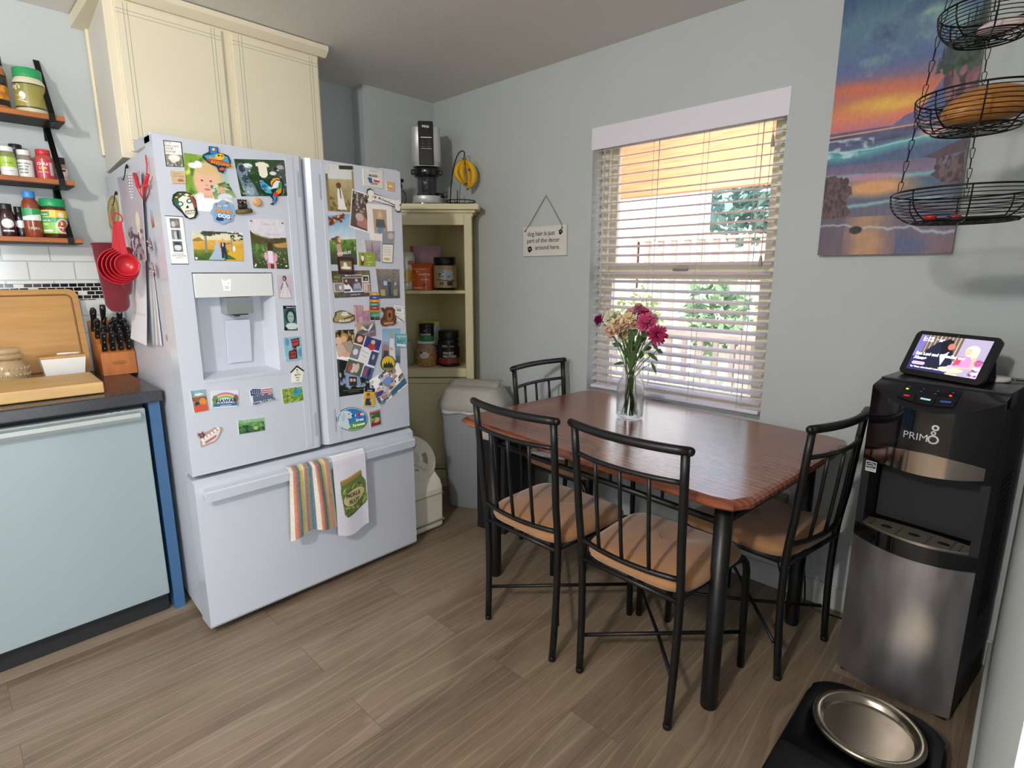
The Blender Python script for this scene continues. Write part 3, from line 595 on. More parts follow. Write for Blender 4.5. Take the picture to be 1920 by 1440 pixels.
stick('photo_strip_card', 'white card with a column of three small black and white photos', CD, O3, [(522, 785), (685, 795), (740, 1228), (580, 1228)],
      [('rect', .03, .015, .97, .985, 'f2f2ec'), ('rect', .24, .05, .78, .25, '6a6e70'), ('rect', .24, .285, .78, .485, '82888a'), ('rect', .24, .52, .78, .74, '6a7276'), ('ell', .4, .17, .12, .06, 'c8c8c4'), ('ell', .6, .14, .11, .05, 'a08c84'), ('ell', .45, .4, .08, .09, 'c4c8c8'), ('ell', .6, .38, .07, .1, '3a4042'), ('ell', .5, .65, .2, .06, 'd8dcdc'), ('ell', .5, .57, .2, .03, '30383a'), ('rect', .2, .775, .8, .782, '9a9a94'), ('rect', .3, .86, .7, .864, 'a8a8a0'), ('rect', .25, .89, .75, .894, 'a8a8a0'), ('rect', .28, .92, .72, .924, 'a8a8a0')], '26302e',
      texts=[('Save the Date', .5, .83, .0075, '505a5a')])
t = stick('wedding_photo', 'wedding photo of a bride and groom under a wooden arch', PH, O3, [(765, 925), (1225, 935), (1235, 1200), (790, 1190)],
      [('grad', 'cfd2c8', 'e8dcae', 0, .3), ('grad', 'e0b456', 'd09c40', .3, .62), ('grad', '7a8a38', '3a5426', .62, 1), ('noise', .06, 10), ('poly', [(0, .28), (.12, .2), (.2, .3), (.2, .34), (0, .36)], 'a07a34'), ('poly', [(.7, .6), (1, .55), (1, 1), (.62, 1)], 'd8ac3c'), ('poly', [(.2, .75), (.6, .7), (.85, .95), (.2, .95)], '4a6a2c'),
       ('rect', .22, .06, .27, .72, '8a8478'), ('rect', .74, .1, .78, .66, '9a958c'), ('poly', [(.18, .03), (.5, .0), (.95, .05), (.95, .1), (.5, .06), (.18, .1)], '4c4a44'), ('blobs', 30, .035, ['2f3c2a', '48503a'], (.18, .0, .42, .14), 3), ('blobs', 30, .03, ['30382c', '50503c', 'f0ece0'], (.75, .0, .98, .3), 4), ('ell', .5, .06, .05, .05, '3a3834'),
       ('poly', [(.43, .42), (.5, .42), (.52, .6), (.6, .97), (.28, .97), (.4, .65)], 'a8bcd0'), ('ell', .465, .36, .03, .06, 'e0b494'), ('line', .42, .5, .33, .4, .008, 'e0b494'), ('poly', [(.53, .38), (.63, .38), (.64, .62), (.67, .95), (.63, .95), (.6, .7), (.58, .92), (.54, .92), (.54, .6)], '2c3448'), ('ell', .58, .30, .03, .06, 'd8a88a'), ('line', .62, .44, .74, .38, .012, '2c3448'), ('rect', .565, .4, .59, .5, 'e8ecf0'), ('ell', .80, .58, .03, .1, 'e8e4dc'),
       ('ell', .04, .93, .025, .04, 'ffffff')], th=.0006)
stick('graduation_card', 'class announcement card with a girl in pink standing in a field', CD, O3, [(1278, 818), (1600, 826), (1642, 1270), (1320, 1262)],
      [('grad', 'd6d4da', 'd4d2d4', 0, .3), ('grad', 'c8b48c', '6a6440', .28, .45), ('grad', '5a6a3c', '38432e', .42, 1), ('poly', [(0, .22), (.1, .3), (.3, .36), (.5, .4), (.7, .36), (1, .36), (1, .5), (0, .5)], '4e4c2c'), ('poly', [(0, .0), (1, 0), (1, .36), (.6, .38), (.3, .34), (.0, .2)], 'd6d3da'), ('poly', [(.6, .5), (1, .45), (1, .56), (.7, .56)], 'c09050'), ('noise', .05, 14), ('blobs', 50, .012, ['e8e8d8', '8a9a60', 'c8ccb0'], (.02, .6, .98, .98), 6), ('blobs', 30, .05, ['6a8a44', '4a6a38'], (0, .5, .5, .75), 3),
       ('ell', .51, .56, .08, .11, '4a3024'), ('poly', [(.41, .66), (.6, .66), (.64, .9), (.4, .9)], 'd8a8b4'), ('poly', [(.44, .64), (.56, .64), (.56, .88), (.44, .88)], 'e6dcec'), ('rect', .4, .88, .48, 1, 'd08a98'), ('rect', .57, .88, .65, 1, 'd8a0ac'), ('rect', .48, .9, .57, 1, '5a3430'), ('ell', .37, .75, .04, .09, 'e0b0b8'), ('ell', .65, .76, .04, .09, 'd8a0ac'), ('ell', .07, .94, .025, .018, 'ffffff'), ('ell', .93, .94, .025, .018, 'ffffff'), ('ell', .06, .04, .04, .02, '9a6a70'), ('ell', .93, .07, .03, .02, '6a6068')], th=.0008, rounded=.003,
      texts=[('Class of', .5, .12, .0165, 'b4a8b4'), ('Twenty Six', .62, .32, .0135, 'b8aebc')])
stick('dress_photo', 'pale photo of a woman in a long strapless dress beside the water dispenser', PH, O5, [(783, 125), (887, 125), (894, 290), (798, 288)],
      [('grad', 'c8bcc2', 'b8acb4'), ('poly', [(.42, .3), (.62, .3), (.66, .5), (.92, .92), (.5, .96), (.1, .92), (.38, .5)], 'd8d4d8'), ('line', .4, .35, .25, .6, .03, '5a4c50'), ('ell', .52, .16, .13, .11, '3c3034'), ('ell', .5, .17, .06, .06, 'c8a8a0'), ('line', .6, .32, .72, .5, .03, '4c4044'), ('line', .3, .9, .45, .5, .008, '9a9098'), ('line', .7, .9, .58, .5, .008, '9a9098')], th=.0008)
stick('fridge_magnet', 'teal tinted memorial magnet with a face between white captions', MG, O5, [(828, 335), (935, 335), (945, 502), (838, 503)],
      [('rect', 0, .12, 1, .86, '3c6464'), ('noise', .05, 9), ('ell', .45, .42, .34, .3, '1e3434'), ('ell', .45, .46, .2, .22, '9ab4b0'), ('ell', .38, .43, .04, .02, '24403e'), ('ell', .53, .43, .04, .02, '24403e'), ('ell', .45, .58, .06, .015, '3a5856'), ('ell', .5, .82, .38, .13, 'c8d8d4')], '141c1c',
      texts=[('Because of You', .5, .085, .0058, 'f0f4f4', .02), ("I'll never give up", .5, .955, .0055, 'f0f4f4', .02)])
stick('fridge_magnet', 'pale blue tile magnet with dark red graffiti blocks', MG, O5, [(828, 552), (945, 540), (956, 695), (848, 708)],
      [('noise', .05, 7), ('ell', .2, .2, .12, .16, '5c94ac'), ('ell', .9, .7, .12, .18, '5c94ac'), ('poly', [(.4, .1), (.9, .05), (.92, .4), (.7, .45), (.72, .95), (.2, .95), (.22, .6), (.5, .55)], '20282c'), ('poly', [(.45, .14), (.85, .1), (.86, .36), (.5, .4)], 'a84a40'), ('poly', [(.28, .64), (.62, .6), (.64, .9), (.26, .9)], '9a3c38'), ('line', .5, .25, .8, .22, .02, '20282c'), ('line', .3, .76, .6, .74, .02, '20282c'), ('line', .45, .45, .7, .55, .03, 'b85a48')], '8cb8cc', th=.005, rounded=.005, edge='8fb4c4')
t = shape('house_magnet', 'small white doghouse shaped magnet with black roof and lettering', MG, O5, [(886, 782), (921, 745), (966, 778), (958, 850), (892, 854)], .004, 'ece8da',
      [([(875, 785), (921, 737), (970, 772), (966, 780), (921, 750), (882, 790)], '1c1c1c'), (('e', 922, 768, 5, 5), '1c1c1c')], [("I'm", 923, 787, .0062, '1c1c1c', .02, .03), ('MUTTS', 925, 805, .0075, '1c1c1c', .03, .03), ('About', 925, 822, .0062, '1c1c1c', .02, .03), ('You!', 925, 840, .0062, '1c1c1c', .02, .03)])
stick('fridge_magnet', 'upright citrus crate tile magnet with oranges in the lower left of the door', MG, O5, [(203, 910), (303, 898), (328, 1040), (232, 1058)],
      [('grad', '7aa8b8', 'c86a40'), ('rect', 0, .32, 1, .5, '8a5a40'), ('noise', .1, 7), ('ell', .68, .55, .22, .17, 'e0883c'), ('ell', .3, .65, .18, .14, '2c3c48'), ('ell', .5, .86, .5, .2, 'c8583c'), ('ell', .5, .2, .3, .06, 'e0e0d0')], th=.003)
stick('license_plate_magnet', 'rainbow licence plate magnet reading HAWAII', MG, O5, [(347, 912), (528, 905), (528, 1015), (352, 1028)],
      [('grad', 'd8dce4', 'b8c8dc'), ('ell', .5, .95, .62, .85, 'c86a9a', .05), ('ell', .5, .97, .57, .76, 'e0c860', .05), ('ell', .5, .99, .52, .68, '6ab080', .05), ('ell', .5, 1.01, .47, .6, 'd4e2ec', .05), ('rect', .05, .75, .95, .92, '3c6a94'), ('ell', .12, .5, .1, .25, '6a8a50'), ('ell', .9, .5, .09, .25, '7a5a6a')], '3c4450', th=.003,
      texts=[('HAWAII', .52, .7, .019, '1c2a44', .035, .03), ('ALOHA STATE', .5, .9, .006, 'f4f4f4', .02, .03)])
shape('city_flag_magnet', 'waving stars and stripes magnet reading New York City', MG, O5, [(603, 905), (620, 893), (680, 895), (750, 886), (755, 935), (768, 955), (768, 970), (700, 985), (622, 1005), (612, 960)], .004, 'dcdee2',
      [([(606, 908), (622, 896), (680, 898), (684, 935), (640, 938), (612, 945)], '2c3c66')] + [([(684, 900 + 13 * i), (752, 892 + 13 * i), (753, 898 + 13 * i), (684, 907 + 13 * i)], 'b04048') for i in range(4)] + [([(622, 950), (640, 930), (655, 945), (672, 925), (690, 945), (712, 920), (735, 940), (755, 925), (760, 955), (628, 985)], '5a6880')] + [(('e', 618 + 14 * (i % 5), 906 + 10 * (i // 5), 2.5, 2), 'e8ecf4') for i in range(15)],
      [('New York City', 695, 982, .0135, '1c2c50', .03, .12)])
stick('fridge_magnet', 'green tile magnet with a blue parrot', MG, O5, [(820, 898), (955, 880), (967, 972), (832, 997)],
      [('grad', '86a840', '6a9438'), ('blobs', 60, .06, ['4a7030', 'a8c458', '5f8a38', 'c0b860'], (0, 0, 1, 1), 3), ('poly', [(.5, .35), (.62, .15), (.9, .1), (.98, .3), (.8, .6), (.6, .65)], '3c9aa8'), ('ell', .66, .3, .09, .12, '3c78b0'), ('rect', .12, .1, .18, .95, '9a8a50'), ('rect', .3, .1, .34, .95, 'c0b070')], th=.003)
stick('fridge_magnet', 'wide green landscape tile magnet with rows of low plants', MG, O5, [(523, 1110), (700, 1088), (707, 1175), (533, 1202)],
      [('grad', '8ab494', '7aa868', 0, .3), ('grad', '74a060', '2c5a34', .25, 1), ('noise', .12, 9), ('blobs', 40, .05, ['20402c', '1c4030', '86a870'], (0, .35, 1, .95), 5), ('ell', .65, .7, .09, .13, 'b4c078')], '2c4030', th=.003)
shape('sign_magnet', 'cut-out magnet shaped like a pointed desert city welcome sign', MG, O5, [(270, 1265), (272, 1238), (250, 1218), (248, 1192), (268, 1195), (285, 1180), (302, 1190), (330, 1178), (368, 1155), (385, 1160), (412, 1152), (421, 1165), (390, 1228), (368, 1252), (276, 1290)], .004, 'b49a84',
      [([(282, 1248), (330, 1215), (408, 1166), (384, 1225), (364, 1246), (286, 1276)], 'e4dcd8'), ([(252, 1205), (262, 1197), (275, 1198), (285, 1184), (292, 1198), (304, 1200), (296, 1213), (298, 1225), (282, 1222), (268, 1228), (266, 1214)], '2f3c66'), (('e', 279, 1208, 10, 9), 'd05040')] + [(('e', 284 + 21 * i, 1240 - 15.5 * i, 9, 9), 'f0ecec') for i in range(6)] + [([(300, 1252), (375, 1205), (372, 1218), (302, 1264)], 'b46a70')])
# --- right door
stick('senior_portrait_card', 'tall photo card of a girl in a white dress walking in dry grass', CD, O4, [(262, 150), (560, 165), (592, 655), (305, 640)],
      [('grad', 'ccd0c8', 'd4d8d8', 0, .3), ('grad', 'bcae84', '8a7a4c', .3, 1), ('noise', .05, 9), ('blobs', 40, .04, ['6a6234', 'a8985c', '7a5a30'], (0, .7, 1, 1), 4), ('rect', 0, .2, .09, 1, '8c7a50'), ('rect', .03, .2, .07, .33, '4a4a40'), ('rect', .94, .12, 1, .7, '9a8a64'), ('rect', .5, .02, 1, .1, '3a3828'),
       ('poly', [(.38, .52), (.52, .5), (.66, .95), (.36, .95)], 'e8e6e4'), ('ell', .44, .44, .09, .06, '6a4034'), ('line', .47, .48, .49, .7, .022, '6a4030')], th=.001, rounded=.004, texts=[('2024', .55, .955, .016, 'f4ecd0', 0, 0)])
stick('fridge_magnet', 'cream magnet about bigger things with a flag coloured star state', MG, O4, [(662, 198), (865, 225), (868, 408), (672, 375)],
      [('poly', [(.2, .5), (.45, .5), (.45, .8), (.3, .8)], '3c5a94'), ('poly', [(.45, .5), (.85, .5), (.8, .62), (.45, .62)], 'f4f4f0'), ('poly', [(.5, .55), (.85, .57), (.8, .72), (.55, .72)], 'c84850'), ('rect', .3, .08, .75, .11, '7a8a90')], 'dad6cc', th=.004,
      texts=[('BIGGER', .5, .42, .0125, '3c4854', .03), ('TEXAS', .52, .86, .0115, '3c4854', .03)])
stick('fridge_magnet', 'tiny tan wooden magnet near the right edge of the fridge top', MG, O4, [(903, 330), (988, 345), (985, 440), (912, 425)], [('ell', .5, .5, .3, .1, 'f0d8b0'), ('ell', .5, .7, .3, .05, 'b88a5c')], 'd0aa78', th=.004)
bone = [(700, 450), (705, 415), (735, 405), (765, 425), (768, 458), (1005, 535), (1030, 525), (1058, 540), (1060, 570), (1040, 590), (1055, 620), (1050, 655), (1020, 658), (1000, 635), (995, 605), (760, 525), (740, 548), (712, 542), (697, 515), (715, 485)]
bc = (880, 530)
t = shape('bone_magnet', 'white bone shaped magnet reading I love My Great Pyrenees', MG, O4, bone, .003, '26282c', [([(bc[0] + (x - bc[0]) * .965, bc[1] + (y - bc[1]) * .90 - (x - bc[0]) * .02) for x, y in bone], 'e9e6e0'), ([(772, 492), (780, 484), (786, 491), (795, 487), (800, 497), (784, 517)], 'c83038')],
          [('I', 757, 503, .0115, '30343a', .02, -.27), ('My Great Pyrenees', 905, 552, .0112, '30343a', .015, -.27)], lift=.0035)
stick('tilted_photo', 'white bordered photo of a pink dress on a forest floor hanging tilted', PH, O4, [(553, 410), (718, 470), (725, 870), (525, 805)],
      [('rect', .05, .03, .95, .96, '5a5048'), ('noise', .06, 10), ('blobs', 40, .05, ['8a7468', 'b8aaa8', '3c3430', 'c0b4bc'], (.05, .05, .95, .5), 3), ('poly', [(.3, .6), (.6, .52), (.95, .7), (.95, .92), (.4, .9)], 'b4786a'), ('ell', .5, .66, .22, .1, 'c8b0b4'), ('rect', .05, .44, .95, .48, '7a5040')], 'f0eeee', th=.0006, lift=.0012)
stick('portrait_card', 'white card with a photo of a woman in a grey sweater with folded arms', CD, O4, [(695, 562), (950, 590), (865, 952), (735, 940)] if False else [(695, 562), (962, 585), (975, 965), (735, 942)],
      [('rect', .22, .13, .78, .8, 'b49c88'), ('noise', .03, 8), ('ell', .5, .3, .13, .14, 'c8ae84'), ('ell', .5, .28, .07, .06, 'e4b89c'), ('poly', [(.34, .4), (.66, .4), (.72, .62), (.3, .62)], '5a5e62'), ('poly', [(.38, .62), (.62, .62), (.6, .8), (.36, .8)], '6c8cac')], 'ece6e0', th=.0006, lift=.0022)
t = thing('gingerbread_magnet', 'reddish brown puppy shaped magnet with yellow flowers on the right door', MG, tuple(zc(O4, [(375, 740)])[0])); b = bw(t)
for x, y, r in ((330, 740, .009), (360, 725, .010), (400, 710, .010), (435, 700, .008), (455, 680, .006), (320, 775, .006), (430, 745, .006), (310, 715, .005), (460, 715, .004), (345, 765, .006)): q = zc(O4, [(x, y)])[0]; b.sphere((FX + .005, q.y, q.z), r, 10, (.55, 1, 1))
b.obj('body', mat('gingerbread', '7a3420', .4), t)
for x, y in ((360, 740), (398, 700)):
    q = zc(O4, [(x, y)])[0]; b = bw(t)
    for k in range(5): b.sphere((FX + .0112, q.y + .0032 * math.cos(k * 1.257), q.z + .0032 * math.sin(k * 1.257)), .0022, 8, (.5, 1, 1))
    b.obj('flower', mat('flower_yellow', 'e8d040', .4), t)
stick('name_photo_card', 'tall photo card of a girl in profile against blue sky lettered CHARLEE', CD, O4, [(275, 690), (578, 665), (607, 1198), (332, 1195)],
      [('grad', '7eaed0', 'd4e0e4', 0, .5), ('grad', '7a9a40', '4c6430', .5, .75), ('grad', '4a5440', '3c4438', .75, 1), ('noise', .04, 12), ('blobs', 50, .03, ['5f8434', '90ac4c', '3c5a28'], (0, .52, 1, .75), 5), ('ell', .33, .5, .13, .08, '7a5c50'), ('ell', .2, .48, .1, .03, '6a4c40'), ('ell', .40, .5, .06, .055, 'e0b090'), ('poly', [(.3, .58), (.42, .58), (.48, .82), (.3, .84)], 'c49c98')], th=.0008,
      texts=[('CHARLEE', .53, .79, .0155, 'f6f4ea', .02), ('MAY 26', .55, .93, .0145, 'e8e4ec', .01)])
stick('portrait_photo', 'mauve toned folded photo behind the small green magnet', PH, O4, [(655, 935), (850, 955), (850, 1168), (690, 1142)], [('grad', 'b4a8ac', '8c7c8c'), ('rect', .0, 0, .15, 1, 'd4d0cc'), ('noise', .08, 8), ('rect', .5, .1, .53, .9, '6a5c6c'), ('rect', .15, .48, .95, .52, '786878')], th=.0006)
stick('fridge_magnet', 'small lime green magnet with a woman in white on the right door', MG, O4, [(612, 1068), (790, 1075), (790, 1215), (620, 1210)], [('poly', [(.12, .5), (.3, .2), (.34, .5), (.3, .95), (.12, .95)], '7a3020'), ('ell', .24, .42, .08, .22, 'f0f0e8'), ('ell', .25, .16, .05, .1, '8a5030')], '8ea43c', th=.003, lift=.001,
      texts=[('Born to', .62, .3, .0068, 'f0f4c0', .02), ('be a', .55, .5, .0068, 'f0f4c0', .02), ('Country', .66, .72, .0068, 'f0f4c0', .02), ('Girl', .62, .92, .0068, 'f0f4c0', .02)])
stick('framed_magnet', 'square dark brown framed magnet of a white dog lying down', MG, O4, [(395, 1120), (552, 1125), (568, 1298), (410, 1290)], [('rect', .13, .22, .87, .75, '8a7a58'), ('ell', .5, .62, .33, .09, 'ecece0'), ('ell', .45, .45, .12, .16, 'e6e8dc'), ('rect', .13, .1, .87, .16, '5a3a34'), ('rect', .13, .75, .87, .88, '4c3228')], '321c18', th=.006, lift=.0015, edge='281814')
stick('schedule_card', 'narrow grey and cream schedule card at the right edge of the door', CD, O4, [(862, 850), (988, 850), (970, 1182), (860, 1175)],
      [('rect', 0, 0, 1, .4, '8c9098'), ('ell', .7, .15, .25, .1, 'c4b8ac'), ('rect', .06, .42, .94, .98, 'eae6d8'), ('rect', .15, .5, .8, .512, 'a8a494'), ('rect', .15, .56, .8, .572, 'a8a494'), ('rect', .15, .62, .8, .632, 'a8a494'), ('rect', .15, .68, .8, .692, 'a8a494'), ('rect', .15, .74, .8, .752, 'a8a494'), ('ell', .45, .88, .3, .04, 'c8b850')], '50585c', th=.0012, lift=.003)
stick('christmas_card', 'dark brown holiday card with a couple and three little inset photos', CD, O4, [(335, 1262), (735, 1255), (758, 1525), (372, 1545)],
      [('noise', .04, 9), ('blobs', 25, .04, ['6a6a3c', '8a8448', '4a4a30'], (.02, .05, .2, .4), 2), ('blobs', 20, .05, ['6a6a4c', '505238'], (.0, .8, .25, .98), 3), ('blobs', 15, .05, ['7a5a3c', '6a6a40'], (.7, .0, .98, .18), 3),
       ('rect', .26, .26, .78, .80, 'f0ece8'), ('rect', .275, .28, .765, .78, '4c4450'), ('poly', [(.28, .5), (.38, .45), (.47, .65), (.5, .78), (.28, .78)], 'ece8e8'), ('ell', .35, .42, .06, .12, '6a3c2c'), ('ell', .35, .38, .028, .05, 'e4b49c'), ('poly', [(.54, .5), (.7, .45), (.76, .78), (.5, .78)], 'a8a4b4'), ('ell', .62, .37, .04, .06, 'dcb094'), ('poly', [(.28, .7), (.45, .7), (.42, .78), (.28, .78)], '34406a'), ('poly', [(.5, .68), (.7, .68), (.74, .78), (.5, .78)], '6a8ca4'),
       ('rect', .02, .44, .24, .78, 'ece8e4'), ('rect', .035, .46, .225, .76, '8c8480'), ('ell', .18, .62, .03, .08, 'ece8ec'), ('rect', .79, .2, .96, .46, 'ece8e4'), ('rect', .805, .22, .945, .41, '3c3a38'), ('ell', .88, .34, .03, .03, 'a8a098'), ('rect', .80, .5, .98, .84, 'ece8e4'), ('rect', .82, .52, .98, .82, 'a8948c'), ('ell', .87, .65, .03, .15, 'e0c0b0')], '54484a', th=.0008, rounded=.003,
      texts=[('Merry Christmas', .55, .2, .0115, 'f4e8e4', .01, .03), ('THE FAMILY 2025', .55, .92, .006, 'e8e4e4', .02, .03)])
stick('family_photo', 'photo of a person on rustic steps near the silver clip', PH, O4, [(798, 1240), (1045, 1245), (1000, 1540), (820, 1550)] if False else [(798, 1240), (1045, 1245), (1052, 1545), (835, 1550)],
      [('grad', '8a8078', '4c4a50'), ('noise', .08, 10), ('rect', .28, .4, .42, .55, 'a8c8d8'), ('rect', .75, .45, .85, .55, 'a0c0cc'), ('rect', .1, .7, .3, .9, 'a8a468'), ('rect', .7, .7, .88, .9, '8c9068')] + [('person', .52, .3, .62, '3c4458', '3a3030', 'd0a088', '2c3448')], th=.0008)
# silver spring clip
def spring_clip(label, c, sc, rot, colr='a8a49c', nm='metal_clip'):
    t = thing(nm, label, 'clip', c); M_ = mat('clip_metal_' + colr, colr, .3, metal=.8)
    for s in (-1, 1):
        b = B(); b.prism([(-.012 * sc, -.004 * sc), (.012 * sc, -.007 * sc), (.030 * sc, -.002 * sc), (.030 * sc, .002 * sc), (.012 * sc, .007 * sc), (-.012 * sc, .004 * sc)], .0014, (.006 * sc if s > 0 else .001, 0, 0), (0, math.cos(rot), math.sin(rot)), (0, -math.sin(rot), math.cos(rot)), (1, 0, 0)); b.obj('jaw', M_, t)
    b = B(); n_ = Vector((0, -math.sin(rot), math.cos(rot))); b.tube([Vector((.004 * sc, 0, 0)) - n_ * .008 * sc, Vector((.004 * sc, 0, 0)) + n_ * .008 * sc], .0035 * sc, 10); b.obj('spring', M_, t); return t
q = zc(O4, [(990, 1280)])[0]; spring_clip('small silver spring clip over the family photo on the right door', (FX + .001, q.y, q.z), .55, 1.1)
# road sign stack
t = thing('signpost_magnet', 'stacked coloured road signs magnet on the right door', MG, tuple(zc(O6, [(535, 260)])[0]))
b = bw(t); c = zc(O6, [(492, 138), (575, 135), (580, 382), (502, 385)]); b.prism([(p.y, p.z) for p in c][::-1], .003, (FX, 0, 0), (0, 1, 0), (0, 0, 1), (1, 0, 0)); b.obj('backing', mat('enamel_203034', '203034', .4), t)
for k, (cc, tx) in enumerate((('d09a34', 'MAUI'), ('2c5cb0', 'KONA'), ('d88a30', 'OAHU'), ('3c9a78', 'HILO BAY'), ('b03c48', 'KAUAI'), ('a88a34', ''))):
    y = 150 + 31 * k; c = zc(O6, [(488, y - 13), (572, y - 13), (583, y), (572, y + 13), (488, y + 13), (492, y)]); b = bw(t); b.prism([(p.y, p.z) for p in c][::-1], .002, (FX + .003, 0, 0), (0, 1, 0), (0, 0, 1), (1, 0, 0)); s_ = b.obj('sign', mat('enamel_' + cc, cc, .4), t)
    if tx: q = zc(O6, [(533, y + 5)])[0]; b = bw(t); b.text(tx, q + DN * .0052, (0, 1, 0), (0, 0, 1), .0058, .0002, bold=.02); b.obj('lettering', mat('ink_f4f4e8', 'f4f4e8', .5), s_)
c = zc(O6, [(500, 325), (578, 322), (580, 378), (502, 381)]); cv = Cv(20, 16, '4ca890').run([('noise', .1, 5), ('rect', 0, .6, 1, 1, '1c3430'), ('rect', .4, .1, .44, 1, 'c8a850'), ('ell', .75, .75, .2, .1, 'b04038')]); P = bil(c, cv.X, cv.Y); P[..., 0] += .0055; wp(paint_mesh('picture', P, cv, PRINT, None, (-.003, 0, 0), '203034'), t)
shape('resort_magnet', 'stone shaped tan souvenir magnet reading AULANI', MG, O6, [(162, 402), (158, 375), (178, 345), (182, 312), (232, 296), (268, 300), (312, 322), (352, 340), (356, 375), (348, 390), (300, 408), (240, 412)], .005, '5a5434',
      [([(172, 395), (170, 372), (190, 345), (192, 318), (235, 305), (268, 308), (310, 330), (345, 346), (346, 372), (300, 400), (240, 404)], 'a89a68'), ([(225, 340), (250, 308), (285, 310), (300, 340), (262, 350)], 'd8d8cc'), ([(240, 375), (350, 338), (352, 346), (250, 382)], '4a3420')], [('AULANI', 262, 398, .0145, 'f4f0e0', .03, .02)], lift=.001)
stick('portrait_photo', 'pinkish faded photo beside the stone shaped magnet', PH, O6, [(348, 248), (487, 252), (500, 395), (362, 445)], [('grad', 'b8909c', 'a87c90'), ('noise', .09, 7), ('rect', .65, 0, 1, .3, 'd4c8c0'), ('rect', .05, .1, .12, .9, 'd8b8c4'), ('rect', .3, .6, .5, .9, 'c8a0b0')], th=.0006)
stick('postcard', 'postcard of white birds and driftwood in the middle of the right door', CD, O6, [(372, 412), (540, 392), (550, 525), (385, 558)], [('grad', 'a89c94', '4c4c54', 0, .5), ('grad', '4c5a6c', '8a6c74', .4, 1), ('noise', .08, 9), ('ell', .1, .25, .2, .3, 'b8a478'), ('poly', [(.3, .2), (.6, .55), (.5, .6), (.2, .35)], 'd8d4d0'), ('poly', [(.9, .1), (.7, .3), (.55, .6), (.62, .65), (.8, .4)], 'e4e0dc'), ('line', .1, .5, .6, .6, .02, '2c3844'), ('line', .2, .8, .9, .65, .02, 'c8b4b4')], th=.001, lift=.0015)
shape('moose_magnet', 'brown carved moose head magnet near the right edge of the door', MG, O6, [(592, 275), (612, 272), (625, 295), (640, 268), (690, 268), (715, 290), (712, 330), (728, 370), (722, 415), (700, 432), (668, 428), (640, 440), (605, 438), (588, 410), (592, 375), (612, 350), (618, 325), (600, 300)], .006, '5a3420',
      [([(640, 300), (665, 290), (690, 300), (690, 370), (665, 395), (640, 375)], '9a6040'), ([(655, 320), (675, 320), (678, 350), (665, 365), (652, 350)], '3c2014'), ([(605, 395), (700, 392), (705, 425), (610, 430)], '8a5230')], [('MONTANA', 656, 418, .009, 'f0dcc0', .02, .03)], lift=.002)
stick('text_card', 'white printed list card at the far right edge of the door', CD, O6, [(712, 250), (802, 262), (806, 402), (722, 396)], [('rect', .25, .2, .72, .34, '8a8c88'), ('rect', .1, .08, .9, .13, 'b0b0a8'), ('rect', .2, .48, .85, .51, 'b8b4a4'), ('rect', .35, .62, .7, .66, 'a8a49c'), ('rect', .5, .78, .9, .81, 'b0aca0'), ('rect', .55, .9, .85, .93, 'b0aca0'), ('line', .1, .65, .95, .98, .03, '30343a')], 'ecebe4', th=.001)
stick('children_photo', 'tall photo of two small children hugging on the right door', PH, O6, [(158, 478), (352, 468), (385, 790), (205, 802)],
      [('grad', '2c2c20', '6a5848', 0, .5), ('blobs', 40, .05, ['8a7a48', '1c2018', 'c0a870'], (0, 0, 1, .35), 4), ('ell', .5, .2, .18, .12, 'b88a4c'), ('ell', .48, .25, .13, .09, 'e0b090'), ('ell', .22, .3, .15, .12, 'e4bc9c'), ('poly', [(.35, .35), (.8, .3), (.95, .6), (.5, .75), (.2, .5)], 'a89c88'), ('poly', [(.05, .42), (.4, .4), (.6, .7), (.1, .75)], 'd4b8a4'), ('ell', .5, .68, .2, .08, 'd8a890'), ('rect', 0, .8, 1, 1, 'e8e2e4')], th=.0008)
stick('photo_collage_card', 'black holiday card with a family on a porch, low on the right door', CD, O6, [(172, 728), (482, 792), (497, 1035), (190, 1080)],
      [('rect', 0, 0, .15, .4, '3c4044'), ('blobs', 60, .06, ['5a4c74', '8c9cb0', '2c3c34', '1c2024', 'a0a8b0'], (0, .3, 1, .75), 6), ('poly', [(.3, .45), (.45, .3), (.7, .35), (.75, .7), (.3, .75)], '8aa0bc'), ('rect', .4, .45, .62, .72, '2c3038'), ('ell', .46, .55, .04, .05, 'd8b09c'), ('ell', .55, .55, .04, .05, 'd8b09c'), ('rect', .2, .84, .85, .855, '8c948c'), ('rect', .35, .9, .7, .91, '7c847c')], '18201c', th=.0008, lift=.001)
stick('photo_collage_card', 'tilted white collage card of seven family snapshots', CD, O6, [(372, 500), (605, 572), (500, 922), (265, 852)],
      [('rect', 0, .0, .34, .24, '5a4038'), ('ell', .18, .12, .1, .08, 'e0b4a0'), ('rect', .38, .0, .98, .27, '34407a'), ('ell', .68, .1, .08, .06, 'e4bca0'), ('ell', .68, .22, .14, .08, 'b83c44'), ('rect', 0, .28, .32, .62, '7c7e84'), ('ell', .16, .45, .09, .08, 'dce0e4'), ('rect', .72, .31, 1, .65, '3c4c74'), ('ell', .85, .45, .05, .07, 'c8a8a0'), ('rect', .0, .66, .58, 1, '58644c'), ('ell', .25, .85, .1, .12, 'c8c8c8'), ('ell', .38, .82, .08, .12, 'd4c0b4'), ('ell', .15, .85, .07, .1, 'b05050'), ('rect', .62, .7, 1, 1, '4c6094'), ('ell', .72, .85, .05, .1, 'b04c54'), ('ell', .86, .84, .05, .12, '2c3444'), ('noise', .03, 16)], 'ebe9ee', th=.001, lift=.003,
      texts=[('SENDING', .5, .4, .0085, '8c8c94', 0, -.25), ('LOVE', .5, .5, .0095, '8c8c94', 0, -.25)])
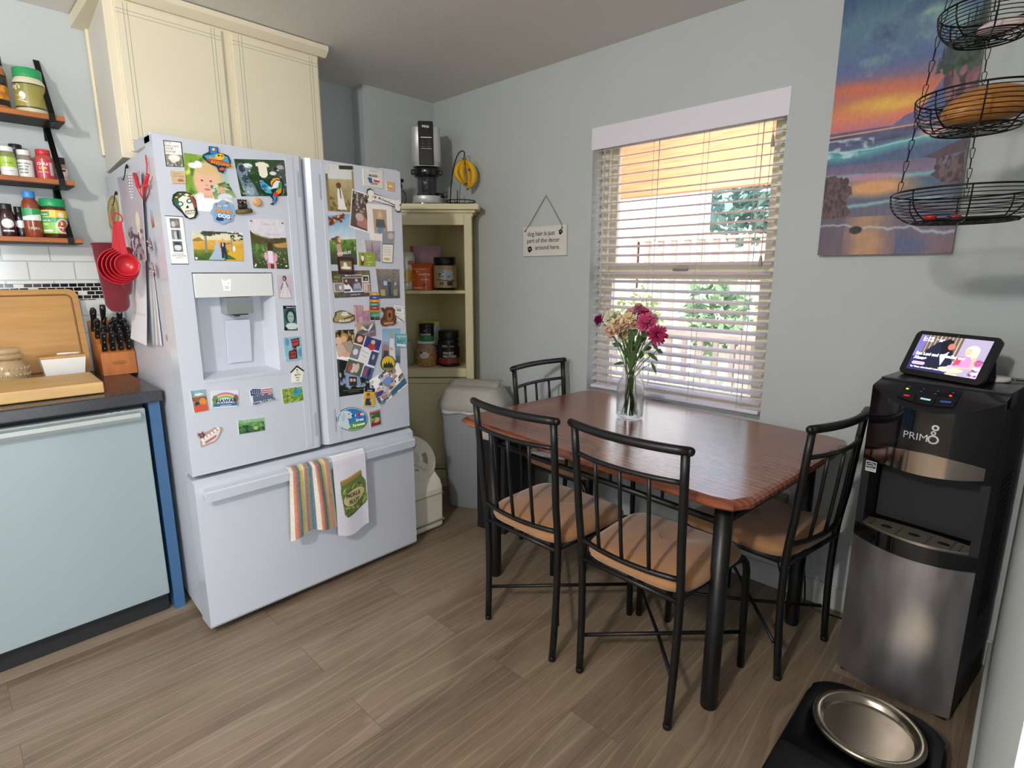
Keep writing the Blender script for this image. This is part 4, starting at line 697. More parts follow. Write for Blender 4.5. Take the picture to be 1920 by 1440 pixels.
stick('portrait_photo', 'tall pale blue print with white flowers at the right of the door', PH, O6, [(605, 462), (772, 460), (770, 775), (600, 735)], [('grad', '78b0cc', 'a8bcd4', 0, .4), ('grad', '9cb0cc', '505a68', .4, 1), ('ell', .5, .18, .13, .1, 'a8a898'), ('poly', [(.42, .3), (.65, .3), (.75, .95), (.4, .95)], 'dfe2ea'), ('ell', .2, .6, .14, .1, 'a87c78'), ('rect', .1, .7, .35, .9, '50404c'), ('rect', .75, .8, 1, 1, '4c6068'), ('ell', .52, .62, .1, .05, 'd8b87c')], th=.0008)
stick('fridge_magnet', 'rounded teal tile magnet at the right edge of the door', MG, O6, [(725, 508), (826, 510), (823, 632), (722, 622)], [('rect', .08, .12, .92, .26, '9cc8c4'), ('rect', .1, .75, .9, .95, 'e0ecec'), ('blobs', 20, .06, ['d0e4e0', '3c8088', '50989c'], (.1, .3, .9, .7), 3)], '6aa8ac', th=.005, rounded=.004, lift=.001, edge='3c7478')
t = shape('round_magnet', 'round mustard yellow souvenir magnet with dark tree silhouettes', MG, O6, circ(655, 774, 65, 74), .004, '1c1c18', [(('e', 655, 774, 60, 69), 'c8a82c'), (('e', 655, 774, 52, 60), 'e0c040'), ([(612, 790), (620, 765), (628, 785), (640, 755), (650, 782), (662, 750), (672, 780), (684, 758), (692, 785), (700, 790), (698, 812), (612, 812)], '2c3020'), ([(612, 812), (698, 812), (680, 832), (630, 832)], '6a8c6c')], lift=.002)
stick('photo_collage_card', 'tilted collage postcard of group outings near the bottom right of the door', CD, O6, [(488, 928), (745, 768), (835, 960), (588, 1168)],
      [('blobs', 90, .07, ['3c5a3c', 'a88c84', '6c84b0', 'd0b8a8', '54606c', '8c5c54', 'c8ccd8'], (0, 0, 1, 1), 12), ('rect', .33, 0, .35, 1, 'e8e8ec'), ('rect', .66, 0, .68, .8, 'e8e8ec'), ('rect', 0, .45, .33, .47, 'e8e8ec'), ('ell', .5, .35, .12, .2, '7898dc'), ('ell', .44, .2, .05, .06, 'e0b8a4'), ('ell', .56, .2, .05, .06, 'e0b8a4'), ('ell', .15, .6, .12, .08, '5a3c84'), ('poly', [(.45, .78), (1, .7), (1, .95), (.45, .95)], '3c6c84'), ('line', .35, .8, .95, .66, .02, 'f0f0f0')], th=.001, lift=.0015)
stick('fridge_magnet', 'small yellow upright magnet of a figure in navy at the bottom of the right door', MG, O6, [(443, 995), (536, 998), (528, 1160), (430, 1158)], [('rect', 0, 0, 1, .2, '1c2430'), ('ell', .4, .42, .17, .13, 'b88468'), ('ell', .4, .33, .17, .07, 'a83c34'), ('poly', [(.2, .58), (.6, .55), (.75, .95), (.15, .95)], '2c3c5c'), ('line', .6, .7, .75, .4, .06, 'c49070')], 'd8b83c', th=.003, lift=.003,
      texts=[('Strong!', .5, .15, .008, 'f4f4f4', .03)])
t = shape('oval_magnet', 'large oval magnet of a white dog reading I love My Great Pyrenees', MG, O6, circ(336, 1276, 140, 106, 40), .002, '1c1c1c',
      [(circ(336, 1276, 135, 101, 40), 'e8e8ea'), (circ(336, 1276, 130, 96, 40), '2f7ec0'), ([(250, 1352), (300, 1340), (345, 1300), (466, 1300), (450, 1335), (400, 1362), (336, 1371), (280, 1364)], '5c9a3c'),
       ([(212, 1310), (218, 1250), (240, 1212), (275, 1198), (310, 1205), (332, 1225), (340, 1250), (325, 1268), (300, 1275), (305, 1310), (320, 1350), (290, 1366), (240, 1348)], 'ccdce0'), ([(232, 1240), (262, 1215), (275, 1240), (262, 1290), (240, 1300)], 'b4c8d0'), (('e', 335, 1245, 8, 8), '1c1c20'), (('e', 303, 1228, 5, 5), '1c1c20'), ([(292, 1272), (322, 1268), (315, 1278), (298, 1282)], '6a5c64'),
       ([(378, 1228), (388, 1216), (396, 1224), (406, 1214), (414, 1226), (398, 1250)], 'd02830')],
      [('I     My', 398, 1243, .0155, 'ffffff', .04, .0), ('Great', 398, 1288, .0165, 'ffffff', .04, .0), ('Pyrenees', 392, 1332, .0165, 'ffffff', .04, .03)])
stick('fridge_magnet', 'small red and green framed magnet right of the oval dog magnet', MG, O6, [(483, 1207), (590, 1178), (605, 1330), (500, 1360)], [('rect', .08, .07, .92, .93, '3c6a54'), ('rect', .08, .07, .92, .2, 'b04840'), ('rect', .08, .7, .92, .93, '8c2c44'), ('ell', .55, .6, .3, .15, 'c8b070'), ('blobs', 15, .05, ['d8c080', '2c4c3c'], (.1, .25, .9, .7), 4)], 'a8b4b4', th=.003)
# ================================================================ cream wall cabinet above the refrigerator
CRM = mat('cream_paint', 'e4dac0', .45, var=.015, vscale=5); CRM2 = mat('cream_side', 'd8d6cc', .5); GRV = mat('cream_groove', 'a9a48c', .7)
t = thing('wall_cabinet', 'cream two door wall cabinet with grooved doors above the refrigerator', 'cabinet', (-2.87, 1.02, 1.795))
b = bw(t); b.prism([(-2.67, .602), (-2.67, 1.445), (-3.098, 1.445), (-3.098, .634)], .57, (0, 0, 1.795), (1, 0, 0), (0, 1, 0), (0, 0, 1)); b.obj('body', CRM2, t)
b = bw(t); b.b2(-2.67, -2.655, .60, 1.445, 1.795, 2.36, .002); b.obj('face_frame', CRM, t)
b = bw(t); b.b2(-3.095, -3.07, .620, .632, 1.86, 2.365, .003); b.obj('scribe_moulding', CRM, t)
b = bw(t); b.prism([(-3.098, 2.360), (-2.645, 2.360), (-2.615, 2.385), (-2.615, 2.405), (-3.098, 2.405)], .905, (0, .575, 0), (1, 0, 0), (0, 0, 1), (0, 1, 0)); b.obj('crown', CRM, t)
for (ya, yb) in ((.632, 1.006), (1.046, 1.432)):
    b = bw(t); b.b2(-2.655, -2.637, ya, yb, 1.82, 2.348, .003); d = b.obj('door', CRM, t)
    b = bw(t)
    for k in (0, .013):
        for y_ in (ya + .028 + k, yb - .028 - k): b.b2(-2.6372, -2.6364, y_ - .0009, y_ + .0009, 1.822, 2.346)
        for z_ in (1.848 + k, 2.32 - k): b.b2(-2.6372, -2.6364, ya + .002, yb - .002, z_ - .0009, z_ + .0009)
    b.obj('groove', GRV, d)  # glazed grooves drawn as strips, their shade put into the darker cream

# ================================================================ counter run
CT = mat('laminate_top', '37383c', .25, var=.10, vscale=200, rvar=.04); CTE = CT
DWW = mat('dishwasher_white', '93a0a2', .3, coat=.2); BLU = mat('blue_paint', '3a5f86', .45)
b = B(); b.box((-2.744, -.4625, .898), (.708, 2.065, .044), .005); o = b.obj('countertop', CT); tag(o, 'dark charcoal laminate countertop left of the refrigerator', 'countertop')
t = thing('cabinet_end_panel', 'narrow blue painted end panel between the dishwasher and the refrigerator', 'cabinet panel', (-2.74, .545, 0)); b = bw(t); b.b2(-3.08, -2.415, .523, .562, 0, .8755, .002); b.obj('panel', BLU, t)
t = thing('dishwasher', 'pale built-in dishwasher with a long bar handle under the counter', 'dishwasher', (-2.7, .21, 0))
b = bw(t); b.b2(-3.05, -2.45, -.085, .512, .0, .868); b.obj('tub', DARK, t)
b = bw(t); b.b2(-2.45, -2.398, -.085, .508, .088, .858, .004); b.obj('door', DWW, t)
b = bw(t); P = [(-2.398, .818), (-2.372, .822), (-2.360, .836), (-2.364, .850), (-2.398, .853)]
b.prism(P, .545, (0, -.06, 0), (1, 0, 0), (0, 0, 1), (0, 1, 0)); b.obj('handle', mat('handle_pale', 'a8b0ae', .25, coat=.3), t)
b = bw(t); b.b2(-2.46, -2.44, -.085, .508, .0, .084); b.obj('toe_kick', DARK, t)
b = bw(t)
for k in range(3): b.b2(-2.3975, -2.3972, .385 + k * .022, .399 + k * .022, .8565, .8585)
b.obj('vent_mark', mat('ink_silver', 'c8c8c8', .4), t)
t = thing('base_cabinet', 'blue base cabinet beyond the dishwasher, out at the left', 'cabinet', (-2.74, -.8, 0)); b = bw(t); b.b2(-3.08, -2.44, -1.49, -.09, 0, .8755, .002); b.obj('body', BLU, t)
for ya in (-1.47, -.78): b = bw(t); b.b2(-2.44, -2.42, ya, ya + .67, .1, .86, .003); d = b.obj('door', BLU, t); b = bw(t); b.tube([(-2.4, ya + .6, .62), (-2.4, ya + .6, .76)], .005, 8); b.obj('handle', DARK, d)
# backsplash
def tile_mat():
    m = bpy.data.materials.new('white_subway_tile'); m.use_nodes = True; N = m.node_tree.nodes; L = m.node_tree.links; p = N['Principled BSDF']
    t = N.new('ShaderNodeTexCoord'); s = N.new('ShaderNodeSeparateXYZ'); c = N.new('ShaderNodeCombineXYZ'); L.new(t.outputs['Object'], s.inputs[0])
    L.new(s.outputs['Y'], c.inputs['X']); L.new(s.outputs['Z'], c.inputs['Y']); br = N.new('ShaderNodeTexBrick'); L.new(c.outputs[0], br.inputs['Vector'])
    for k, v in (('Scale', 1), ('Brick Width', .155), ('Row Height', .078), ('Mortar Size', .0028), ('Mortar Smooth', .4)): br.inputs[k].default_value = v
    br.inputs['Color1'].default_value = (*lin('d8dad8'), 1); br.inputs['Color2'].default_value = (*lin('d2d4d2'), 1); br.inputs['Mortar'].default_value = (*lin('b9bbb8'), 1)
    L.new(br.outputs['Color'], p.inputs['Base Color']); p.inputs['Roughness'].default_value = .12; bp = N.new('ShaderNodeBump'); bp.invert = True; bp.inputs['Distance'].default_value = .003; bp.inputs['Strength'].default_value = .8
    L.new(br.outputs['Fac'], bp.inputs['Height']); L.new(bp.outputs[0], p.inputs['Normal']); return m
def mosaic_mat():
    m = bpy.data.materials.new('glass_mosaic'); m.use_nodes = True; N = m.node_tree.nodes; L = m.node_tree.links; p = N['Principled BSDF']
    t = N.new('ShaderNodeTexCoord'); s = N.new('ShaderNodeSeparateXYZ'); c = N.new('ShaderNodeCombineXYZ'); L.new(t.outputs['Object'], s.inputs[0])
    L.new(s.outputs['Y'], c.inputs['X']); L.new(s.outputs['Z'], c.inputs['Y']); br = N.new('ShaderNodeTexBrick'); L.new(c.outputs[0], br.inputs['Vector'])
    for k, v in (('Scale', 1), ('Brick Width', .030), ('Row Height', .0175), ('Mortar Size', .0016), ('Mortar Smooth', .1)): br.inputs[k].default_value = v
    br.inputs['Color1'].default_value = (0, 0, 0, 1); br.inputs['Color2'].default_value = (1, 1, 1, 1); br.inputs['Mortar'].default_value = (1, 1, 1, 1)
    r = N.new('ShaderNodeValToRGB'); r.color_ramp.interpolation = 'CONSTANT'; L.new(br.outputs['Color'], r.inputs[0]); e = r.color_ramp.elements; e[0].color = (*lin('141416'), 1); e[0].position = 0
    e[1].position = .9; e[1].color = (*lin('d8d6cc'), 1)
    for q, cc in ((.55, '2c2628'), (.68, '1a1a1c'), (.8, '4a484a')): x = e.new(q); x.color = (*lin(cc), 1)
    L.new(r.outputs[0], p.inputs['Base Color']); p.inputs['Roughness'].default_value = .1; return m
TL = tile_mat(); MZ = mosaic_mat()
b = B(); b.b2(-3.099, -3.09, -1.5, .60, .92, 1.237); b.b2(-3.099, -3.09, -1.5, .60, 1.311, 1.467, .001); struct(b.obj('trim_1', TL, loc=(0, 0, 0)))
b = B(); b.b2(-3.099, -3.0905, -1.5, .60, 1.238, 1.31); struct(b.obj('trim_2', MZ))

# ================================================================ shelves of jars on the left wall
WD = mat('shelf_wood', 'a5602c', .45, var=.25, vscale=4, stretch=(8, 1.5, 8)); BKM = mat('black_steel', '1a1a1a', .4, metal=.6); SH_U = mat('shelf_underside_dark', '2a201a', .6)
SHZ = (1.968, 1.724, 1.496); SX0, SX1 = -3.098, -2.935
t = thing('wall_shelf', 'three tier wooden wall shelf on black metal straps holding spice jars', 'shelf', (-3.02, .1, 1.49))
for z in SHZ:
    b = bw(t); b.b2(SX0 + .002, SX1, -.42, .484, z - .019, z, .002); o = b.obj('board', WD, t)
    b = bw(t); b.b2(SX0 + .002, SX1 - .001, -.419, .483, z - .0225, z - .0192); b.obj('underside', SH_U, o)  # thin dark sheet covering the bottom of each board
for y_ in (.443, -.38):
    b = bw(t); pts = []
    pts.append((SX0 + .006, y_, 2.20))
    for z in SHZ: pts += [(SX1 + .006, y_, z + .004), (SX1 + .006, y_, z - .026), (SX0 + .02, y_, z - .028)]
    pts = pts[:-1]
    for a, c in zip(pts, pts[1:]):
        a, c = Vector(a), Vector(c); d = (c - a).normalized(); n = Vector((-d.z, 0, d.x)) * .0018; w = Vector((0, .010, 0))
        b.add([a - w - n, a + w - n, a + w + n, a - w + n, c - w - n, c + w - n, c + w + n, c - w + n], [(0, 3, 2, 1), (4, 5, 6, 7), (0, 1, 5, 4), (1, 2, 6, 5), (2, 3, 7, 6), (3, 0, 4, 7)])
    for z in SHZ[:2]: b.b2(SX0 + .001, SX0 + .006, y_ - .011, y_ + .011, z - .075, z - .022)
    b.obj('bracket', BKM, t)
GL = mat('clear_jar', 'f0f4f2', .05, trans=.9, ior=1.2); 
def jar(label, x, y, z, h, r, lid, lidh, fill, label_ops=None, lab=(.2, .75), base='ffffff', texts=(), shoulder=.8, neck=.75, ang=None, body=None, group='spice jars on the wall shelf', name='spice_jar', lidr=None, cat='jar', span=1.25, par=None, gloss=None, round_=.93):
    t = thing(name, label, cat, (x, y, z), 0, group)
    hb = h - lidh; lr = lidr or r * neck * 1.08
    b = B(); b.lathe([(r * round_, 0), (r, .004), (r, hb * shoulder), (r * (1 + neck) / 2 * 1.0, hb * (shoulder + (1 - shoulder) * .55)), (r * neck, hb * (shoulder + (1 - shoulder) * .8)), (r * neck, hb)], n=32); b.obj('body', body or mat('jar_' + fill, fill, .18, coat=.6), t)
    b = B(); b.lathe([(lr * .99, hb - .004), (lr, hb + .001), (lr, h - .002), (lr * .96, h), (0, h)], n=32); b.obj('lid', mat('lid_' + lid, lid, .35), t)
    if label_ops is not None:
        a = math.atan2(-y, -x) if ang is None else ang; w = span
        cv = Cv(max(12, int(2 * w * r / .0016)), max(8, int((lab[1] - lab[0]) * hb / .0016)), base).run(label_ops)
        lb = cyl_label('label', t, r + .0006, hb * lab[0], hb * lab[1], a - w, a + w, cv, PRINT)
        for tx in texts:
            s, u, v, size, col = tx[:5]; a_c = a + (u - .5) * 2 * w; zc_ = hb * (lab[1] - (lab[1] - lab[0]) * v)
            f = lambda X, Y, a_c=a_c, zc_=zc_: ((r + .0013) * math.cos(a_c + X / r), (r + .0013) * math.sin(a_c + X / r), zc_ + Y)
            b = B(); b.text(s, None, None, None, size, f=f, bold=tx[5] if len(tx) > 5 else .01); b.obj('lettering', mat('ink_' + col, col, .5), lb)
    return t
z1, z2, z3 = SHZ
jar('tall jar with black cap and dark orange label on the top shelf', -3.02, .296, z1, .20, .038, '1c1c1c', .03, 'b8703c', [('rect', 0, .35, 1, .8, 'c8862c'), ('noise', .2, 8), ('rect', 0, .8, 1, 1, '1c1a1a')], (.1, .75), '1c1a1a')
jar('big garlic jar with green lid and gold label on the top shelf', -3.015, .397, z1, .168, .051, '2f9a5c', .03, 'dcd4b8', [('grad', '8c8440', 'a09850'), ('rect', 0, 0, 1, .04, '2c2c18'), ('rect', 0, .94, 1, 1, '4c4420'), ('ell', .3, .52, .09, .16, 'e8ecec'), ('line', .12, .5, .3, .62, .02, 'e0a050'), ('line', .18, .68, .4, .78, .02, 'e8ece8'), ('rect', .55, .15, .85, .6, '948c48')], (.14, .80), '8c8440', [('ng\'s', .16, .24, .022, 'f0f0e0')], shoulder=.84, neck=.82)
MX = -3.02
jar('dark bottle at the left edge of the middle shelf', MX + .02, .245, z2, .135, .022, 'e8e8e4', .014, '4a2c20', [('rect', 0, .2, 1, .7, 'e0b030')], (.2, .7), '2c2420')
jar('brown spice bottle with black cap behind the green labelled jar', MX - .045, .33, z2, .135, .026, '202022', .022, '6a6a5c')
jar('green and white labelled spice jar with white cap on the middle shelf', MX + .02, .294, z2, .112, .026, 'ecece8', .014, '8a8c5c', [('rect', 0, 0, 1, .52, 'a8cc4c'), ('rect', 0, .52, 1, 1, 'e8eaea'), ('line', .3, .72, .7, .72, .02, '8a9490')], (.02, .74), texts=[('CREME', .5, .35, .009, '6a8a2c')])
jar('white labelled everything bagel seasoning jar on the middle shelf', MX + .01, .346, z2, .108, .026, 'e8e8e4', .016, '8c8a7c', [], (.05, .75), 'e4e4e0', texts=[('EVERYTHING', .4, .25, .008, '202020', .02), ('BUT THE', .4, .42, .008, '202020', .02), ('BAGEL', .4, .6, .010, '202020', .02), ('SESAME', .4, .78, .008, '202020', .02)])
jar('red chile lime seasoning jar with red cap on the middle shelf', MX + .02, .405, z2, .116, .029, 'c8303c', .016, 'b84a40', [('rect', 0, 0, 1, 1, 'c03a44'), ('rect', .72, .15, .9, .8, 'd0c8c8')], (.03, .78), 'c03a44', texts=[('CHILE', .42, .3, .013, 'f4ecec', .03), ('LIME', .42, .5, .012, 'd8d860', .03), ('SEASONING', .42, .68, .006, 'f4ecec')])
jar('small black capped pepper jar, rightmost on the middle shelf', MX - .01, .461, z2, .098, .021, '1c1c1e', .022, '9a8470', [('rect', 0, 0, 1, .4, 'dcd0c8'), ('rect', .2, .1, .8, .28, '302c30'), ('rect', 0, .6, 1, .9, 'c8a8a0')], (.1, .72), 'dcc8c0')
jar('dark chili powder jar with oval white label at the left of the bottom shelf', MX + .025, .262, z3, .125, .024, '241c20', .02, '3a1c20', [('ell', .5, .4, .34, .3, 'ecece8'), ('rect', .2, .85, .8, .92, 'e8e4e0')], (.15, .7), '3a1c20')
jar('small black spice jar with white oval label on the bottom shelf', MX + .01, .302, z3, .118, .018, '141416', .022, '1c1a1e', [('ell', .5, .4, .4, .28, 'e8e8ec')], (.2, .75), '1c1a1e')
jar('brown seasoning bottle with blue flip cap on the bottom shelf', MX + .03, .338, z3, .178, .030, '3c8ad0', .022, '8a4028', [('rect', 0, 0, 1, 1, '2f9a5c'), ('poly', [(0, .7), (1, .45), (1, 1), (0, 1)], 'e8ece8')], (.42, .72), '2f9a5c', texts=[('TAJIN', .5, 1.75, .014, 'e8d0c0')], neck=.62, shoulder=.78)
jar('large bouillon jar with green lid and green label, rightmost on the bottom shelf', MX + .03, .409, z3, .155, .043, '1f9a5c', .028, '4a2418', [('rect', 0, 0, 1, .32, 'e8c030'), ('poly', [(0, .1), (.35, .05), (.35, .25), (0, .3)], '1f8a50'), ('ell', .72, .2, .1, .12, 'f4e8d0'), ('rect', 0, .32, 1, .52, '2f9a50'), ('rect', 0, .52, 1, 1, '84c050'), ('ell', .75, .68, .24, .34, 'e4dccc'), ('ell', .75, .68, .18, .26, 'a85c3c'), ('blobs', 20, .04, ['e8c8a0', 'c83c30', 'f0e0d0'], (.62, .5, .9, .85), 2), ('rect', .05, .85, .4, .92, 'f0f4e8')], (.14, .86), '84c050', texts=[('Knorr', .18, .22, .012, 'f0f4f0', .02), ('Caldo de', .22, .48, .009, 'f0f4f0', .02), ('Pollo', .2, .64, .010, 'f0f4f0', .02)], shoulder=.92, neck=.9)

# ================================================================ on the counter
CZ = .9205
BAM = mat('board_bamboo', 'b88a50', .4, var=.14, vscale=3, stretch=(3, 1, 14)); BAM2 = mat('board_maple', 'c9a268', .5, var=.12, vscale=3, stretch=(14, 1.2, 6)); BAME = mat('board_edge', 'a97f42', .5, var=.12, vscale=4, stretch=(14, 1, 6))
t = thing('cutting_board', 'large grooved bamboo cutting board leaning against the tile backsplash', 'cutting board', (-2.9, .18, CZ)); ang = math.radians(-14)
b = B(Matrix.Translation((.0, 0, .0)) @ Matrix.Rotation(ang, 4, 'Y'))
W_, H_ = .58, .375
def rr(w, h, r, n=6): return [(x0_ + r * math.cos(a), y0_ + r * math.sin(a)) for x0_, y0_, s in ((w / 2 - r, h / 2 - r, 0), (-w / 2 + r, h / 2 - r, 1), (-w / 2 + r, -h / 2 + r, 2), (w / 2 - r, -h / 2 + r, 3)) for a in [math.pi / 2 * (s + i / n) for i in range(n + 1)]]
b.prism([(a, c + H_ / 2) for a, c in rr(W_, H_, .035)], .018, (-.018, 0, 0), (0, 1, 0), (0, 0, 1), (1, 0, 0)); b.obj('board', BAM, t)
b = B(Matrix.Rotation(ang, 4, 'Y')); g = [(a, c + H_ / 2) for a, c in rr(W_ - .05, H_ - .05, .022, 8)]; b.tube([(-.0004, a, c) for a, c in g], .0038, 6, closed=True); b.obj('juice_groove', mat('groove_brown', '7c552a', .45), t)
t.location = (-2.965, .165, CZ + .004)
t = thing('cutting_board', 'thick maple cutting board lying flat at the front of the counter', 'cutting board', (-2.675, .18, CZ)); b = B(); b.m = 0; b.box((0, 0, .0225), (.29, .52, .041), .004); b.obj('board', BAM2, t); t.rotation_euler.z = math.radians(-2); t.location = (-2.625, .150, CZ)
AMB = mat('amber_glass', 'c8b088', .08, alpha=.5, coat=.5)
t = thing('glass_canister', 'short amber cut glass canister with flat glass lid at the left of the counter', 'canister', (-2.845, .172, CZ)); b = B(Matrix.Diagonal((1, 1, 1.45, 1))); b.lathe([(.05, 0), (.062, .006), (.068, .03), (.066, .058), (.055, .072), (.048, .078), (.045, .076), (.05, .07), (.06, .056), (.062, .03), (.055, .01), (0, .008)], n=40); b.obj('bowl', AMB, t)
b = B(Matrix.Diagonal((1, 1, 1.45, 1)))
for k in range(30):
    for (zz_, rr_) in ((.022, .0675), (.038, .0685), (.054, .0665)): a = 2 * math.pi * (k + (.5 if zz_ == .038 else 0)) / 30; b.sphere((rr_ * math.cos(a), rr_ * math.sin(a), zz_), .0042, 6)
b.obj('cut_pattern', AMB, t)
b = B(Matrix.Diagonal((1, 1, 1.45, 1))); b.lathe([(.046, .078), (.055, .08), (.0565, .088), (.05, .092), (.0, .094)], n=40); b.lathe([(.05, .092), (.052, .102), (.048, .106), (0, .107)], n=40); b.obj('lid', AMB, t)
t = thing('utensil_rest', 'white rectangular ceramic box with wooden lid and white spoon', 'container', (-2.86, .345, CZ)); CER = mat('ceramic_white', 'e2e0da', .25)
b = B()
for s, q in ((0, 1), ): b.add([(-.03, -.058, .0), (.03, -.058, 0), (.03, .058, 0), (-.03, .058, 0), (-.036, -.072, .10), (.036, -.072, .10), (.036, .072, .10), (-.036, .072, .10)], [(0, 3, 2, 1), (4, 5, 6, 7), (0, 1, 5, 4), (1, 2, 6, 5), (2, 3, 7, 6), (3, 0, 4, 7)])
b.obj('box', CER, t); b = B(); b.box((0, 0, .105), (.078, .150, .010), .002); b.obj('lid', BAM, t)
b = B(); b.tube([(.0, -.015, .080), (.0, .055, .080)], .004, 8); b.sphere((0, .048, .079), .012, 10, (.8, 1.2, .3)); o = b.obj('serving_spoon', CER); tag(o, 'white ceramic spoon lying on the lidded ceramic box', 'spoon'); o.location = (-2.86, .345, CZ + .034)

# knife block and knives
t = thing('knife_block', 'honey wood knife block full of black handled knives beside the refrigerator', 'knife block', (-2.98, .54, CZ)); KB = mat('block_wood', 'b4692c', .4, var=.18, vscale=4, stretch=(8, 8, 1.5))
KX = -2.885; b = bw(t); b.prism([(-3.085, CZ), (KX, CZ), (KX - .006, CZ + .096), (KX - .035, CZ + .112), (KX - .05, CZ + .135), (-3.07, CZ + .225), (-3.085, CZ + .222)], .125, (0, .478, 0), (1, 0, 0), (0, 0, 1), (0, 1, 0)); b.obj('block', KB, t)
b = bw(t)
yb_, zb_ = .5405, CZ + .052
for (p0, p1) in (((yb_ - .018, zb_ + .006), (yb_ + .018, zb_ + .006)), ((yb_ - .018, zb_ - .006), (yb_ + .018, zb_ - .006)), ((yb_ - .018, zb_ + .006), (yb_ - .024, zb_)), ((yb_ - .024, zb_), (yb_ - .018, zb_ - .006)), ((yb_ + .018, zb_ + .006), (yb_ + .024, zb_)), ((yb_ + .024, zb_), (yb_ + .018, zb_ - .006))): ink(b, [p0, p1], .0012, KX - .0015)
b.text('FARBERWARE', (KX - .0010, yb_, zb_ - .0022), (0, 1, 0), (0, 0, 1), .0052); b.obj('brand_mark', mat('burnt_mark', '3a2010', .6), t)
HB = mat('knife_handle', '141416', .3, coat=.3); RV = mat('rivet_steel', 'c8c8c8', .25, metal=.9); ST = mat('blade_steel', 'b8bcc0', .25, metal=.9)
def knife(label, x, y, z, L_, w, name='steak_knife', group='steak knives in the knife block', dirv=(.42, 0, .91)):
    t = thing(name, label, 'knife', (x, y, z), 0, group); d = Vector(dirv).normalized(); n = Vector((-d.z, 0, d.x)); b = B()
    pr = [(0, -w * .42), (L_ * .2, -w * .5), (L_ * .55, -w * .42), (L_ * .85, -w * .55), (L_, -w * .35), (L_ * 1.02, w * .1), (L_ * .93, w * .5), (L_ * .5, w * .42), (L_ * .15, w * .5), (0, w * .42)]
    b.prism(pr, .013, n * .0065, d, (0, 1, 0), -n, True); h = b.obj('handle', HB, t); m = h.modifiers.new('b', 'BEVEL'); m.width = .003; m.segments = 2
    b = B()
    for k in (.2, .5, .8):
        c = d * (L_ * k) - n * .0064; b.tube([c, c - n * .0010], .0022, 8)
    b.obj('rivet', RV, t)
    b = B(); b.prism([(-.02, -w * .3), (.001, -w * .42), (.001, w * .42), (-.02, w * .3)], .003, n * .0015, d, (0, 1, 0), -n); b.obj('blade', ST, t); return t
names_f = ['first', 'second', 'third', 'fourth']
for i in range(4): knife(names_f[i] + ' steak knife from the left in the front row of the knife block', KX - .022, .497 + i * .0295, CZ + .103, .098, .021)
for i in range(4): knife(names_f[i] + ' steak knife from the left in the second row of the knife block', KX - .047, .500 + i * .0290, CZ + .130, .096, .020)
for i, (dy, L_, w, lb) in enumerate([(.012, .10, .021, 'left'), (.078, .10, .021, 'middle'), (.110, .095, .021, 'right')]): knife(lb + ' black handled knife in the third row of the knife block', KX - .085, .478 + dy, CZ + .152, L_, w, 'kitchen_knife', 'large knives in the knife block')
for i, (dy, L_, w, lb) in enumerate([(.010, .12, .024, 'leftmost large knife'), (.105, .115, .024, 'rightmost large knife')]): knife(lb + ' in the back row of the knife block', KX - .13, .478 + dy, CZ + .178, L_, w, 'kitchen_knife', 'large knives in the knife block')
# shears and sharpening steel
t = thing('kitchen_shears', 'black handled kitchen shears in the middle of the knife block', 'scissors', (KX - .115, .535, CZ + .175)); 
for s in (-1, 1): b = B(); b.tube([(.012 + .018 * math.cos(a), s * .013 + .011 * math.sin(a), .045 + .022 * math.sin(a + .5)) for a in [2 * math.pi * i / 16 for i in range(16)]], .0042, 8, closed=True); b.tube([(0, s * .003, -.005), (.006, s * .010, .03)], .005, 8); b.obj('handle', HB, t)
t = thing('sharpening_steel', 'black ribbed handle of a sharpening steel standing in the knife block', 'knife sharpener', (KX - .15, .528, CZ + .185)); b = B(); b.lathe([(.008, 0), (.011, .02), (.0085, .05), (.012, .1), (.011, .118), (0, .12)], n=16, rot=RY(math.radians(20))); b.obj('handle', HB, t)

# ================================================================ on the refrigerator's side
SN = Vector((-.0515, -.9987, 0))
def os_(px, py, d=0.0): return on(px, py, Vector((-2.225, .572, 0)) + SN * d, SN)
def side_print(name, label, cat, px, ops, base, th=.001, d=0.0, res=.002, texts=(), edge=None, bend=None):
    c = [os_(x, y, d) for x, y in px]; w = (c[1] - c[0]).length; h = (c[3] - c[0]).length; cv = Cv(max(5, int(w / res)), max(5, int(h / res)), base).run(ops); P = bil(c, cv.X, cv.Y); P[..., 1] -= th
    if bend: P[..., 1] -= bend(cv.X, cv.Y)
    o = paint_mesh(name, P, cv, PAPER, None, (0, th * .9, 0), edge)
    tag(o, label, cat); return o
z_ = lambda x, y: (170 + x / 3.789, 320 + y / 3.789)
side_print('poster', 'grey violet splattered art print on the refrigerator side', 'poster', [z_(190, 50), z_(385, 5), z_(425, 640), z_(285, 640)],
           [('grad', 'a8a4b0', 'c8b8c0'), ('noise', .05, 5), ('ell', .72, .55, .10, .12, 'e8dcc4'), ('ell', .76, .68, .12, .06, 'f0e8d8'), ('blobs', 70, .03, ['5a3c4c', '7a5868', '3c2c38', 'd8c0cc'], (.1, .6, .95, .98), 7), ('poly', [(.25, .66), (.7, .7), (.75, .74), (.3, .72)], '5a4458')], 'b0a8b4', bend=lambda X, Y: .012 * X)
side_print('oval_print', 'cream card with a yellow oval emblem at the back of the refrigerator side', 'card', [z_(105, 190), z_(205, 150), z_(225, 480), z_(125, 500)], [('ell', .5, .4, .42, .38, '8a8048'), ('ell', .5, .4, .34, .32, 'c0b070'), ('ell', .5, .42, .18, .18, '8c7c54')], 'd8d4cc')
